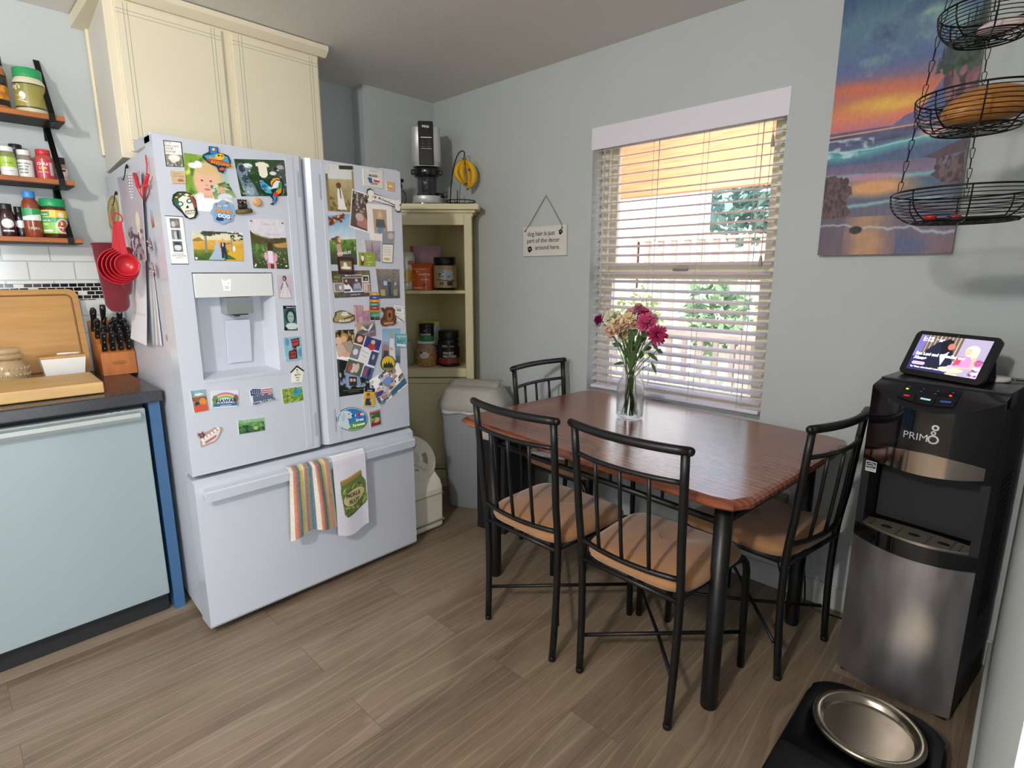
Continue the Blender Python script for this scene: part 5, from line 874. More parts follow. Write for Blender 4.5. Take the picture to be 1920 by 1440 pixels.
side_print('photo', 'small snapshot near the front edge of the refrigerator side', 'photo', [z_(420, 280), z_(442, 262), z_(460, 395), z_(440, 410)], [('grad', '9cc0d8', 'b05040'), ('noise', .15, 4)], '9ab0c0')
side_print('photo', 'pale paper strip low on the refrigerator side', 'paper', [z_(525, 1140), z_(548, 1130), z_(570, 1310), z_(545, 1305)], [('ell', .5, .3, .3, .15, 'a88c90')], 'd0c4cc')
# calendar: a thick stack of leaves curling away
t = thing('wall_calendar', 'white paper calendar hanging from the refrigerator side', 'calendar', tuple(os_(*z_(360, 900))))
def leaf(px, ops, d, bend, base='e9e9f0', par=t, nm='page'):
    c = [os_(x, y, d) for x, y in px]; cv = Cv(24, 40, base).run(ops); P = bil(c, cv.X, cv.Y); P[..., 1] -= bend * (cv.Y ** 1.5) * 1.0; o = wp(paint_mesh(nm, P, cv, PAPER), par); solidify(o, .0006, -1); return o
for k in range(5): leaf([z_(405 + 2 * k, 715), z_(428 + 4 * k, 715 + 3 * k), z_(455 + 14 * k, 1238 + k), z_(425 + 5 * k, 1240)], [], .004, .002, ['c8ccd0', '9aa0a4', 'dcdce0', 'a8acb0', 'e4e4e8'][k])
leaf([z_(308, 645), z_(385, 632), z_(435, 1240), z_(318, 1190)], [('rect', .05, .12, .95, .125, 'b8b8c4')] + [('rect', .05 + .13 * i, .3 + .17 * j, .09 + .13 * i, .305 + .17 * j, 'a8a8b8') for i in range(7) for j in range(4)] + [('rect', .35, .2, .6, .203, 'b0b0c0')], .012, .018)
ck = mat('crystal_clip', 'd8c8d4', .1, trans=.5); 
for lab_, (x, y), s in (('ornate crystal clip holding the calendar', (455, 720), 1.25), ('ornate pink crystal clip above the calendar', (440, 540), 1.1)):
    p = os_(*z_(x, y), .012); spring_clip(lab_, tuple(p), s, 2.0, 'b8b0ac', 'crystal_clip')
    tt = bpy.data.objects[[o.name for o in scene.objects if o.name.startswith('crystal_clip') and o.type == 'EMPTY'][-1]]
    tt.rotation_euler.z = -math.pi / 2
    b = B(); rd = random.Random(x)
    for _ in range(16): b.sphere((.010, rd.uniform(-.016, .02), rd.uniform(-.022, .022)), rd.uniform(.002, .0045), 6)
    b.obj('crystals', ck, tt)
# red clip with loop, bead string, hooks
p = os_(*z_(365, 120), .012); RED = mat('red_plastic', 'c02630', .3, coat=.3); t = thing('red_clip', 'red plastic spring clip with a loop on the refrigerator side', 'clip', tuple(p))
for (a, c) in (((310, 20), (380, 205)), ((405, 30), (378, 205))): A = os_(*z_(*a), .02); C = os_(*z_(*c), .008); b = bw(t); b.tube([A, (A + C) / 2 + Vector((0, -.003, 0)), C], [.006, .0075, .005], 8); b.obj('jaw', RED, t)
b = bw(t); b.tube([os_(*z_(335, 110), .018), os_(*z_(405, 105), .018)], .004, 8); b.obj('hinge', RED, t)
b = bw(t); c0 = os_(*z_(397, -60), .012); A = os_(*z_(400, 25), .016); b.tube([A, c0 + Vector((.006, 0, -.01)), c0 + Vector((.006, 0, .012)), c0 + Vector((0, 0, .022)), c0 + Vector((-.006, 0, .012)), c0 + Vector((-.004, 0, -.01)), A + Vector((-.003, 0, 0))], .0014, 6); b.obj('loop', RED, t)
t = thing('bead_strand', 'double strand of small silver beads hanging on the refrigerator side', 'beads', tuple(os_(*z_(285, 110), .01))); b = bw(t)
for k in range(9):
    for dx in (-9, 9): p = os_(*z_(283 + dx * (1 if k < 7 else .4) + 1.2 * k, 25 + 21 * k), .008); b.sphere(p, .0042, 8)
b.obj('beads', mat('bead_silver', 'e0dcd8', .15, metal=.5), t)
for lb, (x, y) in (('upper black wire hook near the front of the refrigerator side', (262, -30)), ('lower black wire hook holding the red measuring cups', (185, 160))):
    t = thing('wire_hook', lb, 'hook', tuple(os_(*z_(x, y), .004))); b = B(); b.sphere((0, -.002, 0), .007, 10, (1, .6, 1.2)); b.tube([(0, -.006, 0), (0, -.012, -.03), (.003, -.02, -.052), (0, -.024, -.046)], .0018, 6); b.obj('wire', BKM, t)

# red measuring cups on their ring
p = os_(*z_(185, 335), .085); t = thing('measuring_cup_set', 'nest of five red measuring cups hanging on a ring', 'measuring cups', tuple(p)); RD2 = mat('red_cups', 'b8202c', .35, coat=.2)
b = B(); b.tube([(0, .016 * math.cos(a), -.002 + .018 * math.sin(a)) for a in [2 * math.pi * i / 20 for i in range(20)]], .0026, 6, closed=True); b.obj('ring', RD2, t)
for k, r in enumerate((.036, .042, .048, .054, .060)):
    x_ = .012 - .006 * k; yc_ = .010 - .0052 * k; zc_ = -.160 - .001 * k
    b = B(); b.lathe([(r * .62, -r * .85), (r * .85, -r * .5), (r, 0), (r + .003, .0005), (r + .0015, -.0015), (r * .80, -r * .5), (r * .57, -r * .80), (0, -r * .82)], (x_, yc_, zc_), 32, RY(math.radians(90)))
    top = Vector((x_, .002 - .001 * k, -.012)); bot = Vector((x_, yc_ - .004, zc_ + r)); d = (top - bot); n = Vector((0, 1, 0)); hw = .008
    b.add([bot - n * hw * 1.2, bot + n * hw * 1.2, top + n * hw, top - n * hw] + [v - Vector((.003, 0, 0)) for v in (bot - n * hw * 1.2, bot + n * hw * 1.2, top + n * hw, top - n * hw)], [(0, 1, 2, 3), (7, 6, 5, 4), (0, 4, 5, 1), (1, 5, 6, 2), (2, 6, 7, 3), (3, 7, 4, 0)]); b.obj('cup', RD2, t)
# oven mitts: quilted, one thumb forward
def mitt(label, top, bot, wt, wb, d, name='oven_mitt'):
    A, C = os_(*z_(*top), d), os_(*z_(*bot), d); t = thing(name, label, 'oven mitt', tuple((A + C) / 2)); ax = (C - A); Ln = ax.length; ax.normalize(); U = Vector((0, 1, 0)); U = (U - ax * U.dot(ax)).normalized(); Wv = ax.cross(U); b = bw(t); n = 30; m = 20; P = []
    for i in range(n):
        s = i / (n - 1); wid = wt + (wb - wt) * s; th_ = .016 + .006 * math.sin(math.pi * s)
        if s > .85: k = math.sqrt(max(0, 1 - ((s - .85) / .15) ** 2)) + .02; wid *= k; th_ *= k
        row = []
        for j in range(m):
            a = 2 * math.pi * j / m; q = 1 + .06 * math.sin(s * Ln / .03 * 3.1) * math.cos(a * 2); row.append(A + ax * (Ln * s) + U * (wid * math.cos(a)) + Wv * (th_ * q * math.sin(a)))
        P.append(row)
    b.grid(P, True, True); o = b.obj('mitt_body', mat('mitt_red', '641320', .9, bump=.8, bscale=60, sheen=.4), t); solidify(o, .003)
    b = bw(t); b.tube([A + U * (wt * math.cos(a)) + Wv * (.017 * math.sin(a)) for a in [2 * math.pi * i / 20 for i in range(20)]], .0035, 6, closed=True); b.obj('cuff_binding', mat('mitt_trim', '7a1c28', .8), t)
    return t
mitt('front red quilted oven mitt behind the measuring cups', (118, 525), (205, 1010), .050, .037, .082)
t2 = mitt('rear red oven mitt between the front mitt and the calendar', (243, 560), (258, 885), .024, .016, .045)
p = os_(*z_(255, 725), .075); b = B(); b.box((0, 0, 0), (.001, .026, .03), 0, RX(.5)); o = b.obj('fabric_tag', mat('tag_grey', 'b0b0a4', .7), t2); o.matrix_parent_inverse = inv(t2); o.location = p

# ================================================================ towels over the freezer grip
def towel(name, label, ya, yb, zb_front, cvf, folds, amp, taper, seed, zt=.590, thick=.003, back=.12, skew=0.0):
    t = thing(name, label, 'towel', (FX + .05, (ya + yb) / 2, zt)); nx, ny = 90, 150; cv = Cv(nx, ny, 'ffffff'); cvf(cv)
    P = np.zeros((ny, nx, 3)); rd = np.random.RandomState(seed); ph = rd.rand(4) * 6
    for j in range(ny):
        s = j / (ny - 1)
        for i in range(nx):
            u = i / (nx - 1); fall = min(1, s * 1.6); f = math.sin(u * folds * 6.283 + ph[0]) * amp * (.25 + fall) + math.sin(u * folds * 2.3 * 3.1 + ph[1]) * amp * .3 * fall
            y_ = ya + (yb - ya) * (.5 + (u - .5) * (taper + (1 - taper) * (s ** .7))) + skew * s
            zbot = zb_front + .012 * math.sin(u * 5 + ph[2]) * 1.0
            P[j, i] = (FX + .056 + .006 * fall + amp + f, y_, (zt + .004) + (zbot - zt) * s)
            if s < .06: k = s / .06; P[j, i, 0] = FX + .048 + (P[j, i, 0] - FX - .048) * math.sin(k * 1.57); P[j, i, 2] = zt + .005 - (zt - P[j, i, 2]) * 1.0
    o = wp(paint_mesh('front_fall', P, cv, CLOTH), t); solidify(o, thick, -1)
    cb = Cv(nx, 30, 'ffffff'); cvf(cb) if name != 'tea_towel' else None
    Q = np.zeros((30, nx, 3))
    for j in range(30):
        s = j / 29
        for i in range(nx): Q[j, i] = (FX + .049 - .024 * s, P[0, i, 1], zt + .0062 - .0 * s) if s < .5 else (FX + .037 - .012 * 0 - (.0) * s, P[0, i, 1], zt + .0062)
    X_ = np.linspace(0, 1, 30)
    for j in range(30): Q[j, :, 0] = FX + .048 - .020 * X_[j]; Q[j, :, 1] = P[0, :, 1]; Q[j, :, 2] = P[0, :, 2] + .0015 * math.sin(3.14 * X_[j])
    o = wp(paint_mesh('top_fold', Q[::-1].copy(), cb, CLOTH), t); solidify(o, thick, -1)
    return t
def stripes(cv):
    cols = ['e4ddcc', 'e8ddd0', 'c88672', 'b8705c', '6a7c78', '5c7080', 'd8c468', 'e4d070', 'e6e0d4', 'd0927c', 'c07c68', '7a9c84', '5e7484', '6c8090']; w = 3.2
    k = (cv.X * w * 8).astype(int) % 14
    for i in range(14): cv.c[k == i] = srgb(cols[i])
    cv.noise(.05, 40, 3); cv.c -= .03 * (np.sin(cv.Y * 400)[..., None] > .3)
towel('striped_towel', 'striped terry hand towel in yellow blue and terracotta over the freezer handle', .868, 1.072, .302, stripes, 2.0, .010, .80, 4, thick=.004)
def pickle(cv):
    cv.c[:] = srgb('e3e1ea'); cv.c -= .05 * ((np.sin(cv.X * 190) * np.sin(cv.Y * 260)) > .2)[..., None]
    X0 = cv.X; cv.X = (cv.X - .56) / 1.12 + .56; cv.Y = cv.Y + .03
    pts = [(.22, .33), (.80, .27), (.84, .36), (.92, .42), (.94, .70), (.86, .735), (.34, .80), (.26, .75), (.20, .46), (.22, .40)]
    bef = cv.c.copy(); cv.poly([(x, y) for x, y in pts], '5c702c'); msk = np.abs(cv.c - bef).sum(-1) > .1; rd = random.Random(2)
    for _ in range(90):
        x, y = rd.uniform(.26, .9), rd.uniform(.42, .76); cv.ell(x, y, rd.uniform(.02, .07), rd.uniform(.01, .022), rd.choice(['8fa43c', '3c5020', 'a4b44c', '4c6428', '748c34']), .5, rd.uniform(-1, 1))
    cv.c = np.where(msk[..., None], cv.c, bef)
    cv.poly([(.20, .345), (.82, .275), (.83, .315), (.21, .39)], '9a7c3c'); cv.poly([(.22, .325), (.80, .262), (.82, .285), (.20, .35)], 'b08c48')
    cv.ell(.56, .565, .33, .105, '3c4818', .06, -.08); cv.ell(.56, .565, .31, .096, 'c9bd86', .06, -.08); cv.line(.35, .78, .9, .715, .008, '34441c'); cv.line(.3, .74, .5, .76, .006, '2c3c18'); cv.X = X0; cv.Y = cv.Y - .03
t = towel('tea_towel', 'white waffle tea towel with a jar of pickles printed on it', 1.072, 1.226, .243, pickle, .8, .004, 1.0, 7, skew=.0)
for s, zz_, dy in (('PICKLE', .414, -.002), ('SLUT', .384, .001)):
    b = bw(t); b.text(s, None, None, None, .0235, bold=.03, f=lambda X, Y: (FX + .0785, 1.150 + dy + X * .92, zz_ + Y + X * .12)); b.obj('lettering', mat('ink_2c2418', '2c2418', .8), t)
# ================================================================ corner cabinet
CRD = mat('aged_cream_paint', 'ddd4ac', .5, var=.03, vscale=6); CRI = mat('aged_cream_inside', 'e2d8a8', .6, var=.03, vscale=6)
t = thing('corner_cabinet', 'pale yellow diagonal corner cabinet with open shelves behind the refrigerator', 'corner cabinet', (-2.7, 2.12, 0))
A_, B_ = (-2.858, 1.934), (-2.510, 2.282); WX_ = WXB + .002; WYY = WY - .002
D45 = Vector((.7071, .7071, 0)); N45 = Vector((.7071, -.7071, 0)); MID = Vector(((A_[0] + B_[0]) / 2, (A_[1] + B_[1]) / 2, 0)); HW = (Vector(B_) - Vector(A_)).length / 2
SBK = .122
def foot(ov=0.0): return [(WX_, WYY), (B_[0] - SBK + ov * 1.0, WYY), (B_[0] + ov * .9, B_[1] - ov * .1), (A_[0] + ov * .1, A_[1] - ov * .9), (WX_, A_[1] + SBK - ov)]
def slab(b, z0, z1, ov=0.0): b.prism(foot(ov)[::-1], z1 - z0, (0, 0, z0), (1, 0, 0), (0, 1, 0), (0, 0, 1))
b = bw(t)
b.b2(WX_, WX_ + .012, A_[1] + SBK, WYY, .04, 1.68); b.b2(WX_, B_[0] - SBK, WYY - .012, WYY, .04, 1.68)
b.prism([(B_[0] - SBK + .003, WYY), (B_[0] - SBK - .014, WYY), (B_[0] - .014, B_[1]), (B_[0], B_[1])], 1.64, (0, 0, .04), (1, 0, 0), (0, 1, 0), (0, 0, 1)); b.prism([(A_[0], A_[1]), (A_[0], A_[1] + .014), (WX_, A_[1] + SBK + .016), (WX_, A_[1] + SBK)], 1.64, (0, 0, .04), (1, 0, 0), (0, 1, 0), (0, 0, 1)); b.obj('carcass', CRI, t)
b = bw(t); slab(b, .745, .777); slab(b, .04, .07); b.obj('bottom_shelf', CRI, t)
b = bw(t)          # the middle shelf has a gently bowed front
q = [(WX_ + .013, WYY - .013), (B_[0] - SBK - .02, WYY - .013)] + [tuple((MID + D45 * (HW * .93 * k) + N45 * (-.02 + .035 * (1 - k * k)))[:2]) for k in (1, .66, .33, 0, -.33, -.66, -1)] + [(WX_ + .013, A_[1] + SBK + .02)]
b.prism(q[::-1], .018, (0, 0, 1.232), (1, 0, 0), (0, 1, 0), (0, 0, 1)); b.obj('shelf', CRI, t)
FR_ = Matrix(((D45.x, -N45.x, 0), (D45.y, -N45.y, 0), (0, 0, 1)))
def fb(b, u0, u1, z0, z1, th=.02, off=0.0, bev=.002): c = MID + D45 * ((u0 + u1) / 2) + N45 * (th / 2 - .001 + off) + Vector((0, 0, (z0 + z1) / 2)); b.box(c, (abs(u1 - u0), th, z1 - z0), bev, FR_)
b = bw(t)
fb(b, -HW, -HW + .045, .06, 1.69); fb(b, HW - .045, HW, .06, 1.69); fb(b, -HW + .045, HW - .045, 1.63, 1.69); fb(b, -HW + .045, HW - .045, .722, .777); fb(b, -HW + .045, HW - .045, .06, .12); b.obj('face_frame', CRD, t)
b = bw(t); slab(b, 1.68, 1.700, .012); slab(b, 1.700, 1.716, .035); slab(b, 1.716, 1.746, .075); b.obj('crown', CRD, t)
b = bw(t); fb(b, -HW + .048, HW - .048, .13, .716, .018, .003); d = b.obj('door', CRD, t)
b = bw(t); fb(b, -HW + .05, HW - .05, .682, .686, .003, .0205, 0); b.obj('rail_line', GRV, d)
b = bw(t); fb(b, -HW, HW, .0, .06, .03, -.03, 0); b.obj('plinth', CRD, t)
b = bw(t); fb(b, -HW - .002, HW + .002, .16, .175, .012, .021, .003); fb(b, -HW - .002, HW + .002, .19, .196, .006, .021, .002); b.obj('base_moulding', CRD, t)

def oc(px, py, d=0.08): return on(px, py, MID - N45 * d, N45)     # a point d behind the cabinet's front
ACAM = math.atan2(-MID.y, -MID.x)
ZT, ZS, ZB = 1.7465, 1.2505, .7775
# --- upper open shelf
def cpos(px, py, d, z): p = oc(px, py, d); return p.x, p.y, z
x, y, z = cpos(835, 540, .10, ZS)
jar('round tan labelled protein jar with black lid on the middle shelf of the corner cabinet', x, y, z, .198, .073, '1a1816', .04, '1e1a18', [('rect', 0, .0, 1, .96, 'bfa682'), ('poly', [(.3, .3), (.5, .18), (.75, .25), (.82, .55), (.6, .7), (.3, .62)], 'b8ccd0'), ('blobs', 24, .04, ['5c4c40', '8fb0b8', 'd8e4e4', '3c3028'], (.3, .25, .8, .7), 4), ('rect', .3, .75, .45, .88, '6a7434'), ('rect', .55, .72, .75, .9, '3a2c24'), ('line', .2, .64, .85, .7, .02, '3c2c24')], (.10, .93), 'bfa682', neck=.86, shoulder=.95, ang=ACAM, group=None, name='supplement_tub', texts=[('VEGAN', .38, .13, .011, '4c5c60'), ('15', .78, .13, .014, '4c5c60')])
OG = mat('orange_pouch', 'd8642c', .35, coat=.3)
def pouch(name, label, cat, px0, px1, pyt, pyb, d, z, th, ops, base, texts=(), h=None, lean=0.0, mt=None, par=None):
    A = oc(px0, pyb, d); C = oc(px1, pyb, d); w = (C - A).length; H = h or (oc(px0, pyt, d).z - oc(px0, pyb, d).z); ctr = (A + C) / 2
    t = thing(name, label, cat, (ctr.x, ctr.y, z), math.atan2(D45.y, D45.x)); nx, ny = max(16, int(w / .003)), max(20, int(H / .003)); cv = Cv(nx, ny, base).run(ops)
    u = (cv.X - .5) * w; v = (1 - cv.Y) * H; bul = th / 2 * np.clip(1 - (2 * cv.X - 1) ** 4, 0, 1) * np.clip(1 - (1 - cv.Y) ** 5, .04, 1)
    for s, nm in ((-1, 'front'), (1, 'rear')):
        P = np.stack([u * (1 if s < 0 else -1), s * bul + lean * v, v], -1); paint_mesh(nm, P, cv if s < 0 else Cv(nx, ny, base), PRINT, t)
    for tx in texts:
        s, a, c, size, col = tx[:5]; b = B(); b.text(s, ((a - .5) * w, -th / 2 - .0016 + lean * (1 - c) * H, (1 - c) * H), (1, 0, 0), (0, 0, 1), size, .0004, bold=.02); b.obj('lettering', mat('ink_' + col, col, .5), t)
    return t
pouch('supplement_pouch', 'pink pouch lettered PROTEIN POWDER at the back of the middle shelf', 'pouch', 771, 828, 464, 540, .22, ZS, .05, [('grad', 'c8a0b0', 'b088a0'), ('noise', .06, 5), ('rect', 0, 0, .1, 1, 'a8506c')], 'c8a0b0', [('PROTEIN', .52, .46, .028, '8c2c5c'), ('POWDER', .5, .60, .028, '8c2c5c')], h=.27, lean=.05)
pouch('supplement_pouch', 'bright orange creatine container in front of the pink pouch', 'pouch', 773, 813, 493, 543, .09, ZS, .09, [('rect', .05, .2, .7, .225, 'f0e4d8'), ('rect', .1, .9, .5, .925, 'f0d8c8'), ('ell', .3, .3, .04, .03, 'f4d8b0'), ('ell', .12, .45, .025, .02, 'f0d8c0'), ('ell', .12, .6, .025, .02, 'f0d8c0'), ('ell', .65, .8, .1, .06, '8c4020')], 'd8622a', [('creatine', .62, .44, .021, 'f4ece0'), ('GUMMIES', .66, .63, .013, 'f4ece0')])
t = thing('powder_canister', 'white canister with red lettering half hidden behind the refrigerator edge', 'canister', cpos(763, 543, .12, ZS)); b = B(); b.lathe([(.05, 0), (.054, .004), (.054, .205), (.05, .21), (.045, .23), (0, .232)], n=36); b.obj('body', mat('canister_cream', 'dcd8cc', .4), t)
cv = Cv(50, 50, 'dcd8cc').run([('ell', .62, .62, .2, .22, 'd8b030'), ('rect', .4, .82, .6, .86, '8a8478')]); lb = cyl_label('label', t, .0546, .02, .2, ACAM - 1.2, ACAM + 1.2, cv, PRINT)
b = B(); b.text('ap', None, None, None, .045, bold=.02, f=lambda X, Y: (.0553 * math.cos(ACAM + .62 + X / .055), .0553 * math.sin(ACAM + .62 + X / .055), .155 + Y)); b.obj('lettering', mat('ink_b83040', 'b83040', .5), lb)
# --- lower open shelf
x, y, z = cpos(843, 687, .10, ZB)
jar('large black whey protein tub with red band on the lower shelf of the corner cabinet', x, y, z, .222, .072, '161616', .045, '18181c', [('rect', 0, .0, 1, 1, '18181c'), ('rect', 0, .70, 1, .735, '8a6a3c'), ('rect', 0, .735, 1, .93, 'a82c3c'), ('rect', .5, .79, .8, .86, '2f7a60'), ('poly', [(.82, .02), (.98, .02), (.96, .2), (.86, .2)], '2f9a70')], (.06, .86), '18181c', [('ON', .32, .2, .020, 'e4dcb8', .03), ('GOLD', .58, .19, .010, 'd8d0b0', .02), ('WHEY', .45, .52, .024, 'e8e4d4', .03), ('PROTEIN', .5, .66, .021, 'e8e4d4', .03)], neck=.84, shoulder=.84, ang=ACAM, group=None, name='supplement_tub')
x, y, z = cpos(801, 687, .09, ZB); PB = mat('pretzel_jar', 'b88858', .2, coat=.7)
t = thing('nut_jar', 'clear jar of pretzel snacks with white lid on the lower shelf of the corner cabinet', 'jar', (x, y, z)); b = B(); b.lathe([(.055, 0), (.064, .006), (.066, .09), (.060, .12), (.046, .135), (.045, .142)], n=32); b.obj('body', mat('jar_pretzel', 'b98a5c', .12, var=.45, vscale=60, coat=.8), t)
b = B(); b.lathe([(.064 * .9, .095), (.062, .118), (.047, .136), (.046, .145)], n=32); b.obj('headspace', mat('jar_clear_top', 'b8b4a4', .1, alpha=.5), t)
b = B(); b.lathe([(.055, .143), (.056, .146), (.056, .158), (.052, .160), (0, .160)], n=32); b.obj('lid', CER, t)
cv = Cv(30, 24, 'b98a5c').run([('ell', .5, .5, .45, .42, 'ecebe8', .08), ('ell', .2, .2, .16, .16, '3c5aa0'), ('rect', .2, .5, .8, .54, 'c87860'), ('rect', .3, .68, .7, .72, 'a8a8b0')]); cyl_label('label', t, .0668, .05, .10, ACAM - .75, ACAM + .25, cv, PRINT)
b = B(); cvt = None
jar('small black creatine tub with green band standing on the snack jar', x + .004, y, z + .1605, .107, .047, '151515', .022, '17181a', [('rect', 0, .62, 1, 1, '2f8a48'), ('rect', .1, .42, .8, .46, '4c5054')], (.04, .96), '17181a', [('ON', .4, .25, .009, 'c8c8c8'), ('CREATINE', .42, .58, .015, 'ece8dc', .03)], neck=.95, shoulder=.97, ang=ACAM, group=None, name='supplement_tub')
pouch('snack_box', 'white and blue patterned pouch with a lime top at the back of the lower shelf', 'pouch', 789, 826, 588, 680, .20, ZB, .05, [('rect', 0, 0, 1, .08, 'b8c840'), ('noise', .04, 5), ('blobs', 12, .05, ['8c94b0', '5c6ca0', 'c8c8d8'], (.1, .2, .9, .6), 3), ('ell', .8, .62, .14, .06, '3c60a8'), ('rect', .2, .75, .9, .95, '6c7cb0')], 'b4b8c8', h=.27)
t = thing('glass_storage_jar', 'plain clear glass jar at the left of the lower shelf, half behind the refrigerator', 'jar', cpos(765, 680, .12, ZB)); b = B(); b.lathe([(.04, 0), (.043, .004), (.043, .13), (.038, .15), (.040, .155), (.037, .155), (.035, .15), (.040, .13), (.040, .008), (0, .006)], n=28); b.obj('glass', mat('thin_glass', 'c8c8b4', .05, alpha=.35), t)

# --- on top: juicer, banana stand, black cup
t = thing('juicer', 'silver and black upright cold press juicer on top of the corner cabinet', 'juicer', (-2.752, 2.150, ZT), ACAM + math.pi / 2)
SIL = mat('juicer_silver', 'c6c8ca', .35, metal=.25); JB = mat('juicer_black', '131316', .2, coat=.5); SMK = mat('smoked_plastic', '3c3e48', .08, alpha=.62, coat=.5)
def supe(w, d, z0, z1, n=28, e=4.0, w2=None, d2=None):
    R = []
    for z, ww, dd in ((z0, w, d), (z1, w2 or w, d2 or d)): R.append([(ww / 2 * math.copysign(abs(math.cos(a)) ** (2 / e), math.cos(a)), dd / 2 * math.copysign(abs(math.sin(a)) ** (2 / e), math.sin(a)), z) for a in [2 * math.pi * i / n for i in range(n)]])
    return R
def shell(b, rings): b.grid(rings, True, True); b.add(rings[0], [tuple(range(len(rings[0]) - 1, -1, -1))]); b.add(rings[-1], [tuple(range(len(rings[-1])))])
b = B(); shell(b, supe(.17, .15, 0, .012, e=3)); b.obj('foot', JB, t)
b = B(); shell(b, supe(.178, .16, .010, .012, e=2.6)[:1] + supe(.185, .165, .012, .052, e=2.6, w2=.175, d2=.155)); b.obj('base', SIL, t)
b = B(); b.lathe([(.062, .052), (.062, .07), (.058, .075), (.058, .165), (.07, .18), (.072, .20), (.066, .215), (0, .215)], n=32); b.obj('juice_bowl', SMK, t)
b = B(); b.lathe([(.0, .055), (.03, .06), (.034, .1), (.028, .17), (0, .2)], n=20); b.lathe([(.066, .16), (.074, .17), (.076, .2), (.068, .225), (0, .225)], n=32); b.box((.078, 0, .19), (.03, .03, .03), .006); b.box((-.078, 0, .19), (.03, .03, .03), .006); b.obj('auger', JB, t)
b = B(); b.tube([(.05, -.03, .06), (.1, -.045, .055)], .013, 12); b.box((.104, -.046, .06), (.02, .03, .03), .004); b.obj('spout', JB, t)
b = B(); shell(b, supe(.155, .155, .215, .235, e=3.4, w2=.168, d2=.165) + supe(.175, .17, .24, .425, e=4.5, w2=.165, d2=.16)); b.obj('housing', SIL, t)
b = B(); b.box((0, -.0855, .335), (.085, .012, .235), .004); p_ = b.obj('control_panel', JB, t)
b = B(); b.box((0, -.01, .436), (.088, .155, .02), .006); b.obj('cap', JB, t)
b = B(); b.text('Ninja', (0, -.0917, .418), (1, 0, 0), (0, 0, 1), .019, .0003, bold=.02); b.box((.002, -.092, .365), (.062, .0008, .004)); b.b2(-.03, .032, -.0922, -.0918, .304, .3055); b.obj('lettering', mat('ink_f4f4f8', 'f4f4f8', .4), p_)
b = B()
for i in range(3):
    for j in range(2): b.text(('ON', 'OFF', 'REV', 'LOW', 'MED', 'MAX')[i * 2 + j], (-.018 + .036 * j, -.092, .345 - .016 * i), (1, 0, 0), (0, 0, 1), .006, .0003)
b.obj('button_marks', mat('ink_8a8a94', '8a8a94', .5), p_)
o = B(); o.tube([Vector((-2.82, 2.05, ZT + .006))] + [Vector((-2.845 + .022 * math.cos(a), 2.035 + .012 * math.cos(a), ZT + .045 + .038 * math.sin(a))) for a in [math.radians(k) for k in range(-60, 290, 25)]] + [Vector((-2.80, 2.09, ZT + .006))], .0032, 6); o = o.obj('power_cord', JB); tag(o, 'looped black power cord beside the juicer', 'cord')
t = thing('travel_cup', 'cup with black lid behind the refrigerator edge on the corner cabinet', 'cup', (-2.875, 2.005, ZT)); b = B(); b.lathe([(.030, 0), (.034, .005), (.042, .095), (.042, .10)], n=24); b.obj('cup', mat('cup_grey', 'a0a39c', .3), t); b = B(); b.lathe([(.045, .098), (.046, .115), (.04, .13), (0, .133)], n=24); b.box((.03, .025, .14), (.03, .02, .02), .004); b.obj('lid', JB, t)

BX = Vector((-2.604, 2.282, ZT)); t = thing('banana_stand', 'black wire banana stand with a shallow basket base on the corner cabinet', 'banana stand', tuple(BX), math.radians(44))
b = B(); RB = .088
for r, z_r, w in ((RB, .026, .0028), (.055, .006, .0022)): b.tube([(r * math.cos(a), r * math.sin(a), z_r) for a in [2 * math.pi * i / 32 for i in range(32)]], w, 6, closed=True)
for k in range(16): a = 2 * math.pi * k / 16; b.tube([(RB * math.cos(a), RB * math.sin(a), .026), (.075 * math.cos(a), .075 * math.sin(a), .008), (.055 * math.cos(a), .055 * math.sin(a), .004), (0, 0, .004)], .0014, 5)
b.obj('basket_base', BKM, t)
b = B(); b.tube([(-.062, 0, .01)] + [(-.062 + .012 * s - .0 + .085 * (1 - math.cos(s * 1.45)) * .9, 0, .01 + .30 * math.sin(min(1.57, s * 1.57))) for s in [i / 14 for i in range(1, 15)]] + [(.028, 0, .300), (.026, 0, .272), (.016, 0, .265)], .0035, 8); b.tube([(-.02, .0, .01), (-.018, 0, .09)], .0028, 6); b.obj('hook_arm', BKM, t)
BY = mat('banana_skin', 'e0ac10', .45, var=.08, vscale=12); BT = mat('banana_tip', '5a4420', .7)
t2 = thing('banana_bunch', 'bunch of yellow bananas hanging from the wire stand', 'bananas', tuple(BX + Vector((.018, .018, .262))), math.radians(44))
b = B(); b.lathe([(.006, .012), (.013, .004), (.015, -.012), (.008, -.02), (0, -.02)], n=10); b.obj('stem_crown', mat('banana_stem', '8a6a20', .7), t2)
for k, (dx, dy, ph) in enumerate([(-.036, .004, .0), (-.013, -.022, .4), (.033, -.012, 1.2), (.012, .024, 2)]):
    b = B(); pts = []; rr_ = []
    for i in range(13): s = i / 12; w = math.sin(s * math.pi) ** .75; pts.append((dx * (.25 + 1.3 * w) + .012 * s, dy * (.25 + 1.1 * w), -.008 - (.128 + .03 * (dx > 0)) * s)); rr_.append(.0035 + (.0128 + .004 * (dx > .02)) * min(1, math.sin(min(1, s * 1.05 + .02) * math.pi) ** .5))
    b.tube(pts, rr_, 10); o = b.obj('banana', BY, t2); b = B(); b.sphere(pts[-1], .0055, 8); b.obj('tip', BT, o)
b = B(); b.lathe([(0, 0), (.008, .0005), (.008, .001), (0, .0012)], (.030, -.038, -.065), 16, RX(math.radians(70))); b.obj('sticker', mat('sticker_blue', '3c5aa0', .4), t2)

